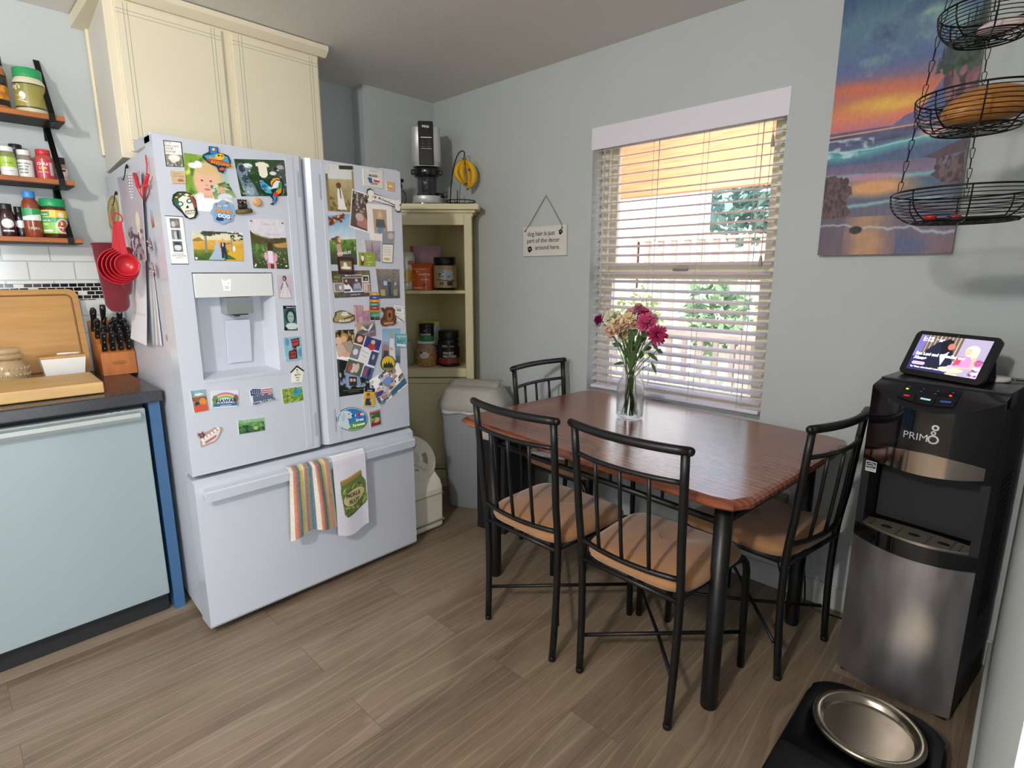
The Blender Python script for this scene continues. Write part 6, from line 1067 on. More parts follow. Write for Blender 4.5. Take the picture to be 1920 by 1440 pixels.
# ================================================================ bins beside it
GP = mat('bin_grey', '989ca2', .5, bump=.15, bscale=300); GP2 = mat('bin_lid_grey', 'aaa8a0', .5, bump=.2, bscale=300)
t = thing('trash_can', 'large grey plastic trash can with a flap lid in front of the corner cabinet', 'trash can', (-2.315, 2.115, 0), math.radians(29))
b = B(); shell(b, supe(.30, .19, 0, .01, 40, 5, .31, .2) + supe(.315, .205, .012, .60, 40, 5, .375, .255)); b.obj('body', GP, t)
b = B(); shell(b, supe(.385, .26, .585, .592, 40, 5, .41, .275) + supe(.412, .278, .594, .635, 40, 5, .405, .272) + supe(.395, .262, .645, .70, 40, 4, .33, .23) + supe(.31, .21, .715, .722, 40, 4, .2, .13)); l_ = b.obj('lid', GP2, t)
b = B(); b.box((0, -.085, .678), (.29, .006, .112), .003, RX(math.radians(-30))); 
P = [[(-.145 + .29 * i / 8, -.118 + .17 * j / 10, .64 + .096 * math.sin(j / 10 * 1.57) + .004) for i in range(9)] for j in range(11)]; b = B(); b.grid(P); o = b.obj('flap', GP2, l_); solidify(o, .006, 1)
b = B(); P = [[(-.155 + .22 * i / 10, -.1325 - .004 * math.sin(j * 1.5), .598 - .012 * j - .006 * math.sin(i)) for i in range(11)] for j in range(3)]; b.grid(P); o = b.obj('liner_bag', mat('bag_white', 'c8ccd8', .4), t); solidify(o, .002)
BE = mat('vault_beige', 'e0ddcd', .45, bump=.1, bscale=300); BE2 = mat('vault_groove', '8f9480', .6)
t = thing('pet_food_container', 'beige pet food container with a round tilted screw lid beside the refrigerator', 'container', (-2.42, 1.655, 0))
b = bw(t); pr = [(-2.62, .012), (-2.60, 0), (-2.225, 0), (-2.20, .02), (-2.195, .235), (-2.21, .275), (-2.25, .305), (-2.44, .46), (-2.62, .46)]
b.prism(pr, .216, (0, 1.547, 0), (1, 0, 0), (0, 0, 1), (0, 1, 0)); o = b.obj('body', BE, t); m = o.modifiers.new('b', 'BEVEL'); m.width = .02; m.segments = 3; m.limit_method = 'ANGLE'
for z_ in (.05, .055, .205): b = bw(t); b.b2(-2.60, -2.1915, 1.5455, 1.7645, z_, z_ + .003, .001); b.obj('seam_line', BE2, t)
nL = Vector((.80, -.10, .60)).normalized(); cL = Vector((-2.335, 1.662, .375)); RL = nL.to_track_quat('Z', 'Y').to_matrix()
b = bw(t); b.lathe([(.118, -.05), (.118, .01), (.0, .012)], cL, 40, RL); b.obj('neck', BE, t)
b = bw(t); b.lathe([(.128, 0), (.134, .004), (.134, .022), (.130, .027), (.118, .028), (.114, .021), (.098, .021), (.094, .016), (0, .016)], cL, 48, RL); ld = b.obj('lid', BE, t)
b = bw(t)
for a in (.75, .75 + math.pi / 2): d = RL @ Vector((math.cos(a), math.sin(a), 0)); c = cL + nL * .022; R_ = Matrix((d, nL.cross(d), nL)).transposed(); b.box(c, (.19, .034, .012), .004, R_)
b.lathe([(.038, .016), (.036, .03), (0, .031)], cL, 32, RL); b.obj('grip_bars', BE, ld)
b = bw(t)
for a0 in (.95, 2.52, 4.09, 5.66): P = [[cL + RL @ Vector((r * math.cos(a0 + .85 * i / 8 - .0), r * math.sin(a0 + .85 * i / 8), .0172)) for i in range(9)] for r in (.062, .090)]; b.grid(P)
b.obj('lid_recess', BE2, ld)
b = B(); b.sphere((0, 0, .045), .05, 14, (.8, 1, .9)); t = thing('treat_bag', 'small red and blue crinkled bag behind the round container lid', 'bag', (-2.50, 1.665, .475)); b.obj('bag', mat('bag_navy', '2c3468', .4, bump=.6, bscale=60), t); b = B(); b.sphere((.01, -.03, .06), .03, 12, (.8, .6, .9)); b.obj('label', mat('bag_red', 'b02c30', .4), t); b = B(); b.sphere((.02, -.055, .045), .016, 8); b.obj('label', mat('bag_yellow', 'c8c040', .4), t)
BKP = mat('tote_black', '131314', .6)
t = thing('recycling_bin', 'slim black bin holding mail beside the trash can', 'bin', (-2.01, 2.06, 0), math.radians(10)); b = B()
for (x0, x1, y0_, y1_) in ((-.09, -.084, -.15, .15), (.084, .09, -.15, .15), (-.084, .084, -.15, -.144), (-.084, .084, .144, .15)): b.b2(x0, x1, y0_, y1_, 0, .50)
b.b2(-.084, .084, -.144, .144, 0, .01); b.obj('body', BKP, t)
for k, (dx, dy, h_, w_, a_, lb) in enumerate([(-.03, -.11, .585, .13, .0, 'tall white and pink printed flyer at the front of the black bin'), (.03, -.02, .56, .15, .1, 'white envelope standing in the middle of the black bin'), (.0, .07, .55, .14, -.1, 'folded newspaper at the back of the black bin')]):
    cv = Cv(24, 60, 'd8d8d8').run([('rect', .1, .03, .9, .035, 'b0b0b4'), ('rect', 0, .22, 1, .30, 'c88c7c'), ('blobs', 12, .1, ['e8e8ec', 'a8b4b8', 'c8a8a0'], (0, 0, 1, .25), k)]); P = np.stack([(cv.X - .5) * w_, 0 * cv.X, .02 + (1 - cv.Y) * (h_ - .02)], -1)
    o = paint_mesh('mail', P, cv, PAPER, None, (0, .004, 0), 'c8c8c8'); tag(o, lb, 'mail', None); o.location = (-2.01 + dx, 2.06 + dy, 0); o.rotation_euler.z = math.radians(10) + a_ + .35

# ================================================================ dining table
TW = bpy.data.materials.new('cherry_table_wood'); TW.use_nodes = True
def _tw(m):
    N = m.node_tree.nodes; L = m.node_tree.links; p = N['Principled BSDF']; t = N.new('ShaderNodeTexCoord'); mp = N.new('ShaderNodeMapping'); mp.inputs['Scale'].default_value = (1.1, 9, 1); L.new(t.outputs['Object'], mp.inputs[0])
    w = N.new('ShaderNodeTexWave'); w.bands_direction = 'Y'; w.inputs['Scale'].default_value = 1.2; w.inputs['Distortion'].default_value = 7; w.inputs['Detail'].default_value = 3; L.new(mp.outputs[0], w.inputs['Vector'])
    n = N.new('ShaderNodeTexNoise'); n.inputs['Scale'].default_value = 14; n.inputs['Detail'].default_value = 5; L.new(mp.outputs[0], n.inputs['Vector'])
    x = N.new('ShaderNodeMix'); x.data_type = 'FLOAT'; x.inputs[0].default_value = .65; L.new(w.outputs['Fac'], x.inputs[2]); L.new(n.outputs['Fac'], x.inputs[3])
    r = N.new('ShaderNodeValToRGB'); L.new(x.outputs[0], r.inputs[0]); r.color_ramp.elements[0].position = .25; r.color_ramp.elements[1].position = .75
    r.color_ramp.elements[0].color = (*lin('683320'), 1); r.color_ramp.elements[1].color = (*lin('985437'), 1); L.new(r.outputs[0], p.inputs['Base Color'])
    p.inputs['Roughness'].default_value = .22; p.inputs['Coat Weight'].default_value = .5; p.inputs['Coat Roughness'].default_value = .2
    bp = N.new('ShaderNodeBump'); bp.inputs['Strength'].default_value = .12; bp.inputs['Distance'].default_value = .0008; L.new(n.outputs['Fac'], bp.inputs['Height']); L.new(bp.outputs[0], p.inputs['Normal'])
_tw(TW)
BM = mat('satin_black_metal', '0d0d0e', .42)
tb = thing('dining_table', 'reddish brown wooden dining table with clipped corners and black metal legs', 'dining table', (-1.104, 1.900, 0), math.radians(-4.4))
TL_, TD_ = 1.268, .90; cpr = .075
def clipped(L_, D_, c, r=.0): return [(L_ / 2 - c, -D_ / 2), (L_ / 2 - c * .35, -D_ / 2 + c * .35 - .012), (L_ / 2, -D_ / 2 + c), (L_ / 2, D_ / 2 - c), (L_ / 2 - c * .35, D_ / 2 - c * .35 + .012), (L_ / 2 - c, D_ / 2), (-L_ / 2 + c, D_ / 2), (-L_ / 2 + c * .35, D_ / 2 - c * .35 + .012), (-L_ / 2, D_ / 2 - c), (-L_ / 2, -D_ / 2 + c), (-L_ / 2 + c * .35, -D_ / 2 + c * .35 - .012), (-L_ / 2 + c, -D_ / 2)]
b = B()
rings = [[(x, y, z) for x, y in clipped(TL_ - 2 * i_, TD_ - 2 * i_, cpr)] for i_, z in ((.018, .719), (.006, .722), (0, .729), (0, .739), (.006, .746), (.018, .75))]
b.grid(rings, False, True); b.add(rings[0], [tuple(range(11, -1, -1))]); b.add(rings[-1], [tuple(range(12))]); b.obj('tabletop', TW, tb)
LX, LY = .527, .32
for sx_, sy_ in ((-1, -1), (1, -1), (1, 1), (-1, 1)): b = B(); b.lathe([(.0, 0), (.024, 0), (.0265, .006), (.0265, .718), (0, .718)], (sx_ * LX, sy_ * LY, 0), 24); b.obj('leg', BM, tb)
for s in (-1, 1):
    for (a, c) in (((-LX, s * LY), (LX, s * LY)), ((s * LX, -LY), (s * LX, LY))):
        b = B()
        for zz_, r in ((.708, .009), (.628, .011)): b.tube([(a[0], a[1], zz_), (c[0], c[1], zz_)], r, 10)
        b.obj('apron_rail', BM, tb)
        n = 4 if a[1] == c[1] else 2
        for k in range(1, n + 1): f_ = k / (n + 1); b = B(); x_, y_ = a[0] + (c[0] - a[0]) * f_, a[1] + (c[1] - a[1]) * f_; b.tube([(x_, y_, .628), (x_, y_, .708)], .0055, 8); b.obj('apron_spindle', BM, tb)

# ================================================================ dining chairs
SE = mat('tan_microsuede', 'a87a52', .92, var=.09, vscale=5, bump=.15, bscale=700, sheen=.35)
def make_chair():
    t = thing('dining_chair', 'x', 'chair')
    def post(s, z): 
        k = max(0, (z - .45) / .45); return (s * (.170 + .020 * z / .9), -.004 - .034 * k ** 1.2 + (.012 * math.sin(math.pi * min(1, z / .6)) if z < .6 else 0), z)
    for s in (-1, 1):
        b = B(); b.tube([post(s, z) for z in (0, .1, .2, .3, .38, .43, .47, .52, .6, .7, .8, .893)], .0125, 12); b.lathe([(.0125, 0), (.0133, .001), (.0133, .014), (.0125, .016)], post(s, 0), 12); b.obj('leg', BM, t)
        b = B(); b.tube([(s * .165, .03, .425), (s * .180, .20, .425), (s * .190, .36, .424), (s * .195, .395, .416), (s * .199, .412, .398), (s * .202, .418, .37), (s * .205, .42, .2), (s * .208, .424, 0)], .0125, 12); b.obj('leg', BM, t)
    def rail(z, r, over=0.0, bow=.03, ext=0.0):
        a = post(1, z); pts = []
        for i in range(13): u = -1 + i / 6; x = u * (a[0] + over); pts.append((x, a[1] - bow * (1 - u * u) + .0, z + ext * (1 - u * u)))
        return pts, r
    for z, r, o_, bow in ((.895, .0135, .013, .035), (.800, .008, 0, .032), (.497, .0085, 0, .030)): 
        b = B(); pts, r = rail(z, r, o_, bow); b.tube(pts, r, 10)
        if o_: [b.sphere(pts[q], r, 10) for q in (0, -1)]
        b.obj('back_rail', BM, t)
    for u in (-.5, 0, .5):
        f = lambda z: (u * post(1, z)[0], post(1, z)[1] - (.030 + .002 * (z - .5) / .3) * (1 - u * u), z); b = B(); b.tube([f(z) for z in (.497, .57, .65, .73, .80)], .0062, 8); b.obj('spindle', BM, t)
    b = B(); b.tube([(-.172, .02, .13), (.204, .418, .135)], .0068, 8); b.obj('stretcher', BM, t)
    b = B(); b.tube([(.172, .02, .13), (.0, .215, .120), (-.204, .418, .135)], .0068, 8); b.obj('stretcher', BM, t)
    for yy_, xx_ in ((.0, .172), (.37, .188)): b = B(); b.tube([(-xx_, yy_, .425), (xx_, yy_, .425)], .008, 8); b.obj('seat_frame', BM, t)
    # cushion: rounded trapezoid, domed
    b = B(); ring = []
    def outline(sc, z):
        o_ = []
        for i in range(48):
            a = 2 * math.pi * i / 48; e = 5.0; cx_ = math.copysign(abs(math.cos(a)) ** (2 / e), math.cos(a)); sy_ = math.copysign(abs(math.sin(a)) ** (2 / e), math.sin(a)); yy = .205 + .205 * sy_ * sc
            w = .190 + .026 * (yy / .4); o_.append((cx_ * w * sc, yy, z - .012 * max(0, sy_) ** 3))
        return o_
    rg = [outline(s, z) for s, z in ((.93, .434), (.98, .438), (1.0, .45), (.995, .463), (.95, .475), (.82, .483), (.6, .488), (.3, .490), (.02, .490))]
    b.grid(rg, True, True); b.add(rg[0], [tuple(range(47, -1, -1))]); b.obj('seat', SE, t); return t
ch = make_chair()
def place(o, x, y, a, label): o.location = (x, y, 0); o.rotation_euler.z = math.radians(a); o['label'] = label; o['group'] = 'dining chairs around the table'; return o
place(ch, -.825, 1.378, -2, 'dining chair nearest the camera at the right half of the long side')
place(copy_tree(ch), -1.270, 1.368, -2, 'dining chair at the left half of the near long side')
place(copy_tree(ch), -.462, 1.985, 80.5, 'dining chair at the right end of the table in front of the water dispenser')
place(copy_tree(ch), -1.800, 2.128, -90, 'dining chair at the far left end of the table beside the black bin')
# magazines lying on the far chair
for k, (lb, cc) in enumerate((('glossy magazine at the bottom of the stack on the far left chair', 'a85a50'), ('white magazine on top of the stack on the far left chair', 'd0d4d4'))):
    cv = Cv(30, 40, cc).run([('rect', .1, .1, .9, .3, 'e0e0e0'), ('blobs', 10, .1, ['b8c4c8', '8c4c44', 'e8e8e8'], (0, .3, 1, 1), k)]); P = np.stack([(cv.X - .5) * .2, (.5 - cv.Y) * .27, 0 * cv.X + .012], -1); o = paint_mesh('magazine', P, cv, PRINT, None, (0, 0, -.012), 'd8d8d8'); tag(o, lb, 'magazine'); o.location = (-1.67, 2.07, .4905 + .0125 * k); o.rotation_euler.z = .3 + .25 * k
# ================================================================ water dispenser
GBK = mat('gloss_black', '0b0c0f', .08, coat=.6); MBK = mat('dispenser_black', '101113', .45); MIR = mat('chrome_band', 'b8aca0', .12, metal=1.0)
SST = mat('stained_stainless', 'a09c9e', .40, metal=.9, var=.22, vscale=5, rvar=.10, stretch=(3, 3, .8))
t = thing('water_dispenser', 'tall black and stainless bottom loading water dispenser in the right corner', 'water dispenser', (-.176, 2.155, 0), math.radians(-7.5))
HX = .160
def yf(u, z=0.0, bul=.042): return -.165 - bul * (1 - u * u)
b = B(); b.b2(-HX, HX, -.02, .205, 0, 1.03, .004); b.b2(-HX, HX, -.165, -.02, .03, .545, .002); b.b2(-HX, -HX + .022, -.165, -.02, .545, .99); b.b2(HX - .022, HX, -.165, -.02, .545, .99); b.b2(-HX + .02, HX - .02, -.15, -.02, .775, .97)
b.obj('body', MBK, t)
def curved(b, z0f, z1f, bul, u0=-1.0, u1=1.0, off=0.0, n=28, m=4, cap=True):
    P = []
    for j in range(m + 1):
        row = []
        for i in range(n + 1): u = u0 + (u1 - u0) * i / n; z0, z1 = z0f(u), z1f(u); row.append((u * HX, yf(u, 0, bul) - off, z0 + (z1 - z0) * j / m))
        P.append(row)
    b.grid(P)
    Q = [[(x, -.15, z) for x, y, z in P[-1]], P[-1]]; b.grid(Q, False); b.grid([P[0], [(x, -.15, z) for x, y, z in P[0]]], False)
    for k in (0, -1): s = [r[k] for r in P]; b.grid([[(x, -.15, z) for x, y, z in s], s][::(1 if k else -1)], False)
b = B(); curved(b, lambda u: .022, lambda u: .500 + .010 * u * u, .036); b.obj('lower_door', SST, t)
b = B(); curved(b, lambda u: .504 + .010 * u * u, lambda u: .556, .042); b.obj('drip_lip', GBK, t)
b = B()
for s in (-1, 1): b.add([], [])
ztop = lambda u: 1.012 - .050 * (1 - u * u)
b = B(); curved(b, lambda u: .775, ztop, .046); b.obj('front_panel', GBK, t)
b = B(); curved(b, lambda u: .792 - .018 * (1 - u * u), lambda u: .820 + .022 * (1 - u * u), .047, -.97, .90, .0025); b.obj('chrome_band', MIR, t)
b = B(); Pt = [[(u * HX, yf(u, 0, .046) + (-.10 - yf(u, 0, .046)) * j / 6, ztop(u) + (1.026 - ztop(u)) * (j / 6) ** .8) for u in [-1 + i / 14 for i in range(29)]] for j in range(7)]; b.grid(Pt); b.b2(-HX, HX, -.10, -.02, .97, 1.027, .002); b.b2(-HX, HX, -.1001, .205, 1.026, 1.032, .002); b.obj('top_panel', mat('top_black', '17171a', .3, coat=.2), t)
def ptop(x, s, lift=.001):     # s 0 at the front arc .. 1 at the back of the sloping control strip
    u = x / HX; y0 = yf(u, 0, .046); return Vector((x, y0 + (-.10 - y0) * s, ztop(u) + (1.026 - ztop(u)) * s ** .8 + lift))
def patch(b, x0, x1, s0, s1, lift=.002, n=4): b.grid([[ptop(x0 + (x1 - x0) * i / n, s0 + (s1 - s0) * j / n, lift) for i in range(n + 1)] for j in range(n + 1)], False)
cp = B(); patch(cp, -.088, .055, .18, .86, .0015); cp = cp.obj('control_panel', GBK, t)
for k, (x0, cc, nm) in enumerate(((-.088, 'd03028', 'red'), (-.040, 'a8dce0', 'pale blue'), (.008, '2c50a8', 'blue'))):
    b = B(); patch(b, x0 + .002, x0 + .045, .16, .46, .004); bt = b.obj('button', MBK, cp); bt['label'] = nm + ' marked water button'
    b = B(); (b.sphere(ptop(x0 + .022, .32, .003), .008, 12, (1.1, .9, .3)) if k == 0 else patch(b, x0 + .010, x0 + .035, .30, .36, .005)); b.obj('mark', mat('button_' + cc, cc, .4, emit=cc, estr=.35), bt)
for k, cc in enumerate(('b8e020', '54565a', '54565a', 'ff3028')):
    b = B(); b.sphere(ptop(-.075 + .036 * k, .62, .002), .0038, 10, (1, 1, .5)); b.obj('indicator', mat('led_' + cc, cc, .3, emit=cc, estr=(2.2 if k in (0, 3) else .05)), cp)
    b = B(); b.sphere(ptop(-.073 + .036 * k, .76, .001), .0028, 8, (1.2, 1, .3)); b.obj('icon', mat('icon_grey', '8c9094', .5), cp)
fc = lambda xc, zc_, off=.0008, bul=.046: (lambda X, Y: (xc + X, yf((xc + X) / HX, 0, bul) - off, zc_ + Y))
b = B(); b.text('PRIM', None, None, None, .030, align='LEFT', bold=.0, f=fc(-.052, .877)); 
b.text('O', None, None, None, .036, align='LEFT', bold=.015, f=fc(.009, .874)); b.text('o', None, None, None, .024, align='LEFT', bold=.03, f=fc(.016, .900)); b.text('o', None, None, None, .034, align='LEFT', bold=.03, f=fc(.016, .914)); b.obj('lettering', mat('ink_c8ccd0', 'c8ccd0', .3, metal=.4), t)
b = B(); b.b2(-.135, .135, -.06, -.021, .56, .775); b.obj('recess_panel', mat('recess_black', '1a1b1e', .55), t)
for x_ in (-.075, 0, .075): b = B(); b.lathe([(.010, 0), (.012, .004), (.012, .02)], (x_, -.115, .752), 14); b.obj('nozzle', GBK, t)
cv = Cv(24, 28, 'c8ccd0').run([('rect', .08, .08, .92, .7, '15161a'), ('ell', .5, .4, .38, .22, 'c0c4c8'), ('ell', .5, .42, .33, .16, '15161a'), ('line', .15, .5, .85, .38, .04, 'd0d4d8'), ('rect', .12, .78, .88, .86, '70747a')]); P = np.stack([-.128 + .026 * cv.X, 0 * cv.X - .1505, .762 - .03 * cv.Y - .0], -1)
P[..., 1] = -.166; P[..., 0] = -.150 + .03 * cv.X; P[..., 2] = .768 - .034 * cv.Y; paint_mesh('efficiency_sticker', P, cv, PRINT, t, (0, .001, 0)); 
# drip tray grille
b = B(); n = 30; ra = [(u * .138, yf(u, 0, .042) + .004) for u in [-1 + i / 15 for i in range(31)]]; rb = [(-u * .138, -.095 - .012 * u * u) for u in [-1 + i / 15 for i in range(31)]]; b.prism(ra + rb, .006, (0, 0, .556), (1, 0, 0), (0, 1, 0), (0, 0, 1)); tr = b.obj('drip_tray', mat('tray_steel', 'a69e8e', .35, metal=.8), t)
for x_ in (-.075, 0, .075): b = B(); b.lathe([(.016, 0), (0, .0001)], (x_, -.150, .5625), 20, None, (1, .72)); b.obj('cup_hole', mat('hole_dark', '0a0a0b', .8), tr)
b = B()
for i in range(13):
    for j in range(4):
        x_ = -.115 + .0192 * i; y_ = -.183 + .019 * j + (.009 if i % 2 else 0)
        if min(abs(x_ - c) for c in (-.075, 0, .075)) > .021 and abs(x_) < .118 and y_ > yf(x_ / HX, 0, .042) + .014: b.lathe([(.0035, 0), (0, .0001)], (x_, y_, .5626), 8)
b.obj('hole_pattern', mat('hole_dark', '0a0a0b', .8), tr)
b = B(); b.b2(-HX + .01, HX - .01, -.15, .17, 0, .03); b.obj('plinth', MBK, t)
b = B()
for k in range(26): b.b2(HX - .0005, HX + .0006, -.03, .12, .30 + .018 * k, .307 + .018 * k)
b.obj('side_vent', mat('vent_dark', '050505', .8), t)

# smart display and white disc on top of it
t = thing('smart_display', 'smart display with black bezel showing a television scene and the time 1:12', 'smart display', (-.196, 2.155, 1.0325), math.radians(-27))
b = B(); tl = math.radians(-27); R_ = RX(tl)
fr_o = [(x, y) for x, y in rr(.247, .152, .018)]
b.prism(fr_o, .011, R_ @ Vector((0, 0, 0)) + Vector((0, 0, .072)), (1, 0, 0), R_ @ Vector((0, 0, 1)), R_ @ Vector((0, 1, 0))); b.obj('bezel', mat('display_black', '1c1d1f', .18, coat=.3), t)
b = B(); b.prism([(.012, .0), (.075, .0), (.085, .012), (.070, .07), (.045, .10), (.02, .09)], .19, (-.095, 0, 0), (0, 1, 0), (0, 0, 1), (1, 0, 0)); o = b.obj('speaker_body', mat('fabric_charcoal', '202124', .9), t); m = o.modifiers.new('b', 'BEVEL'); m.width = .012; m.segments = 3
SC = mat('display_screen', '000000', .15, attr=True, emit='ffffff', estr=1.0)
cv = Cv(150, 92, '8a80b0').run([('grad', '8c84b4', '7a7298'), ('poly', [(.62, 0), (1, 0), (1, 1), (.55, 1)], '9c92ac'), ('rect', 0, 0, .11, .62, '6a62a0'), ('rect', .11, 0, .62, .62, '5c5048')] + [('rect', .13 + .055 * k, 0, .145 + .055 * k, .55, 'a89888') for k in range(9)] + [('rect', 0, .62, .6, 1, '2c2a50'),
    ('poly', [(.2, .35), (.32, .12), (.48, .12), (.55, .4), (.62, .9), (.1, .9), (.1, .6)], '1c2034'), ('poly', [(.34, .2), (.42, .05), (.5, .1), (.52, .4), (.42, .6)], '181820'), ('ell', .50, .26, .05, .09, 'b06c58'), ('poly', [(.4, .55), (.5, .4), (.46, .8)], 'd8d0e8'), ('line', .55, .55, .62, .52, .02, 'c8907c'),
    ('ell', .80, .32, .09, .15, 'e4d4b4'), ('ell', .755, .34, .045, .09, 'd8a890'), ('ell', .84, .42, .05, .11, 'd8c8a8'), ('poly', [(.7, .5), (.8, .46), (.88, .62), (.82, .8), (.68, .82)], 'd080b0'), ('poly', [(.64, .5), (.72, .48), (.7, .7), (.62, .75)], 'b84058'), ('line', .86, .5, .88, .75, .028, 'd8a48c'), ('line', .88, .76, .7, .78, .025, 'd8a48c'), ('ell', .62, .86, .17, .07, 'dcc49c'), ('ell', .6, .80, .045, .06, 'd0a0d8'), ('ell', .94, .6, .05, .09, 'a85080'), ('poly', [(.9, .72), (1, .7), (1, 1), (.88, 1)], 'c4bcd0'), ('blobs', 14, .02, ['e8e0f0', 'b06090', '584868'], (.88, .55, 1, 1), 3), ('ell', .62, .97, .05, .03, 'e0b0a0'), ('ell', .7, .98, .05, .03, 'e0b0a0')])
ew, eh = .206, .122; off = R_ @ Vector((0, -.0008, 0)) + Vector((0, 0, .074))
Pv = np.array([[tuple(R_ @ Vector(((X - .5) * ew, 0, (.5 - Y) * eh)) + off) for X in np.linspace(0, 1, cv.nx)] for Y in np.linspace(0, 1, cv.ny)]); scn = paint_mesh('screen', Pv, cv, SC, t, tuple(R_ @ Vector((0, .0006, 0))), '101010')
b = B(); ft = lambda xc, zc_: (lambda X, Y: tuple(R_ @ Vector((xc + X, -.0006, zc_ + Y)) + off))
for s, x_, z_2, sz, bo in (('1:12', -.094, .040, .020, .05), ('* 68°', -.050, .042, .0105, .03), ('See Lexi and Chandler use', -.094, -.008, .0135, .04), ('Alexa+', -.094, -.023, .0135, .04), ('Try "Alexa, what should I watch tonight"', -.094, -.052, .0068, .03)): b.text(s, None, None, None, sz, align='LEFT', bold=bo, f=ft(x_, z_2))
b.obj('lettering', mat('screen_text', 'ffffff', .5, emit='ffffff', estr=1.3), scn)
b = B(); b.prism([(x, y) for x, y in rr(.04, .011, .0054)], .0004, R_ @ Vector((-.073, -.0008, -.037)) + off, (1, 0, 0), R_ @ Vector((0, 0, 1)), R_ @ Vector((0, -1, 0))); b.obj('button_pill', mat('screen_lilac', 'b89ce8', .5, emit='c0a8f0', estr=.9), scn)
b = B(); b.sphere(R_ @ Vector((.004, -.001, .0685)) + Vector((0, 0, .072)), .003, 10); b.obj('camera_lens', mat('lens_grey', '505458', .2), t)
t = thing('charging_puck', 'flat white round charging puck behind the smart display', 'charger', (-.085, 2.235, 1.0325)); b = B(); b.lathe([(.040, 0), (.043, .003), (.043, .010), (.040, .013), (0, .014)], n=36); b.obj('puck', CER, t); b = B(); b.tube([(.042, .01, .006), (.07, .02, .004), (.09, .06, .003)], .002, 6); b.obj('cord', JB, t)

# ================================================================ raised dog feeder
t = thing('dog_bowl_tray', 'black plastic feeder tray with oval ends on the floor in front of the dispenser', 'pet feeder', (-.200, 1.475, 0)); TK = mat('feeder_black', '141519', .4)
def loop(sx_, sy_, z, r, n=10): return [(x, y, z) for x, y in rr(sx_, sy_, r, n)]
b = B(Matrix.Diagonal((1, 1, 1.45, 1))); rg = [loop(.36, .74, 0, .12), loop(.365, .745, .004, .12), loop(.35, .73, .05, .115), loop(.335, .715, .056, .11)]
b.grid(rg, True, True)
for s_ in (1, -1):
    inner, outer, wall = [], [], []
    for k in range(72):
        a = 2 * math.pi * k / 72; dx, dy = math.cos(a), math.sin(a); r = .11
        while r < .40:
            x, y = dx * r, .198 + dy * r; qx, qy = max(0, abs(x) - .0675), max(0, y - .2475)
            if y < 0 or abs(x) > .1675 or y > .3575 or math.hypot(qx, qy) > .11 and y > .2475: break
            r += .0015
        outer.append((dx * r, s_ * (.198 + dy * r), .056)); inner.append((dx * .114, s_ * (.198 + dy * .114), .0535)); wall.append((dx * .112, s_ * (.198 + dy * .112), .004))
    b.grid([outer, inner, wall][::s_], True, True); b.obj('tray', TK, t)
BS = mat('bowl_steel', 'b4ab98', .22, metal=.95, rvar=.06, vscale=20)
for k, (y_, lb) in enumerate(((1.673, 'stainless steel dog bowl in the far half of the black feeder tray'), (1.277, 'stainless steel dog bowl in the near half of the black feeder tray'))):
    b = B(Matrix.Diagonal((1, 1, 1.45, 1))); b.lathe([(.0, .008), (.078, .008), (.084, .0085), (.090, .014), (.104, .045), (.113, .060), (.120, .066), (.135, .068), (.139, .064), (.1395, .058), (.135, .0545), (.12, .0545), (.118, .0545)], (0, 0, 0), 64); o = b.obj('dog_bowl', BS); tag(o, lb, 'dog bowl'); o.location = (-.200, y_, .003)

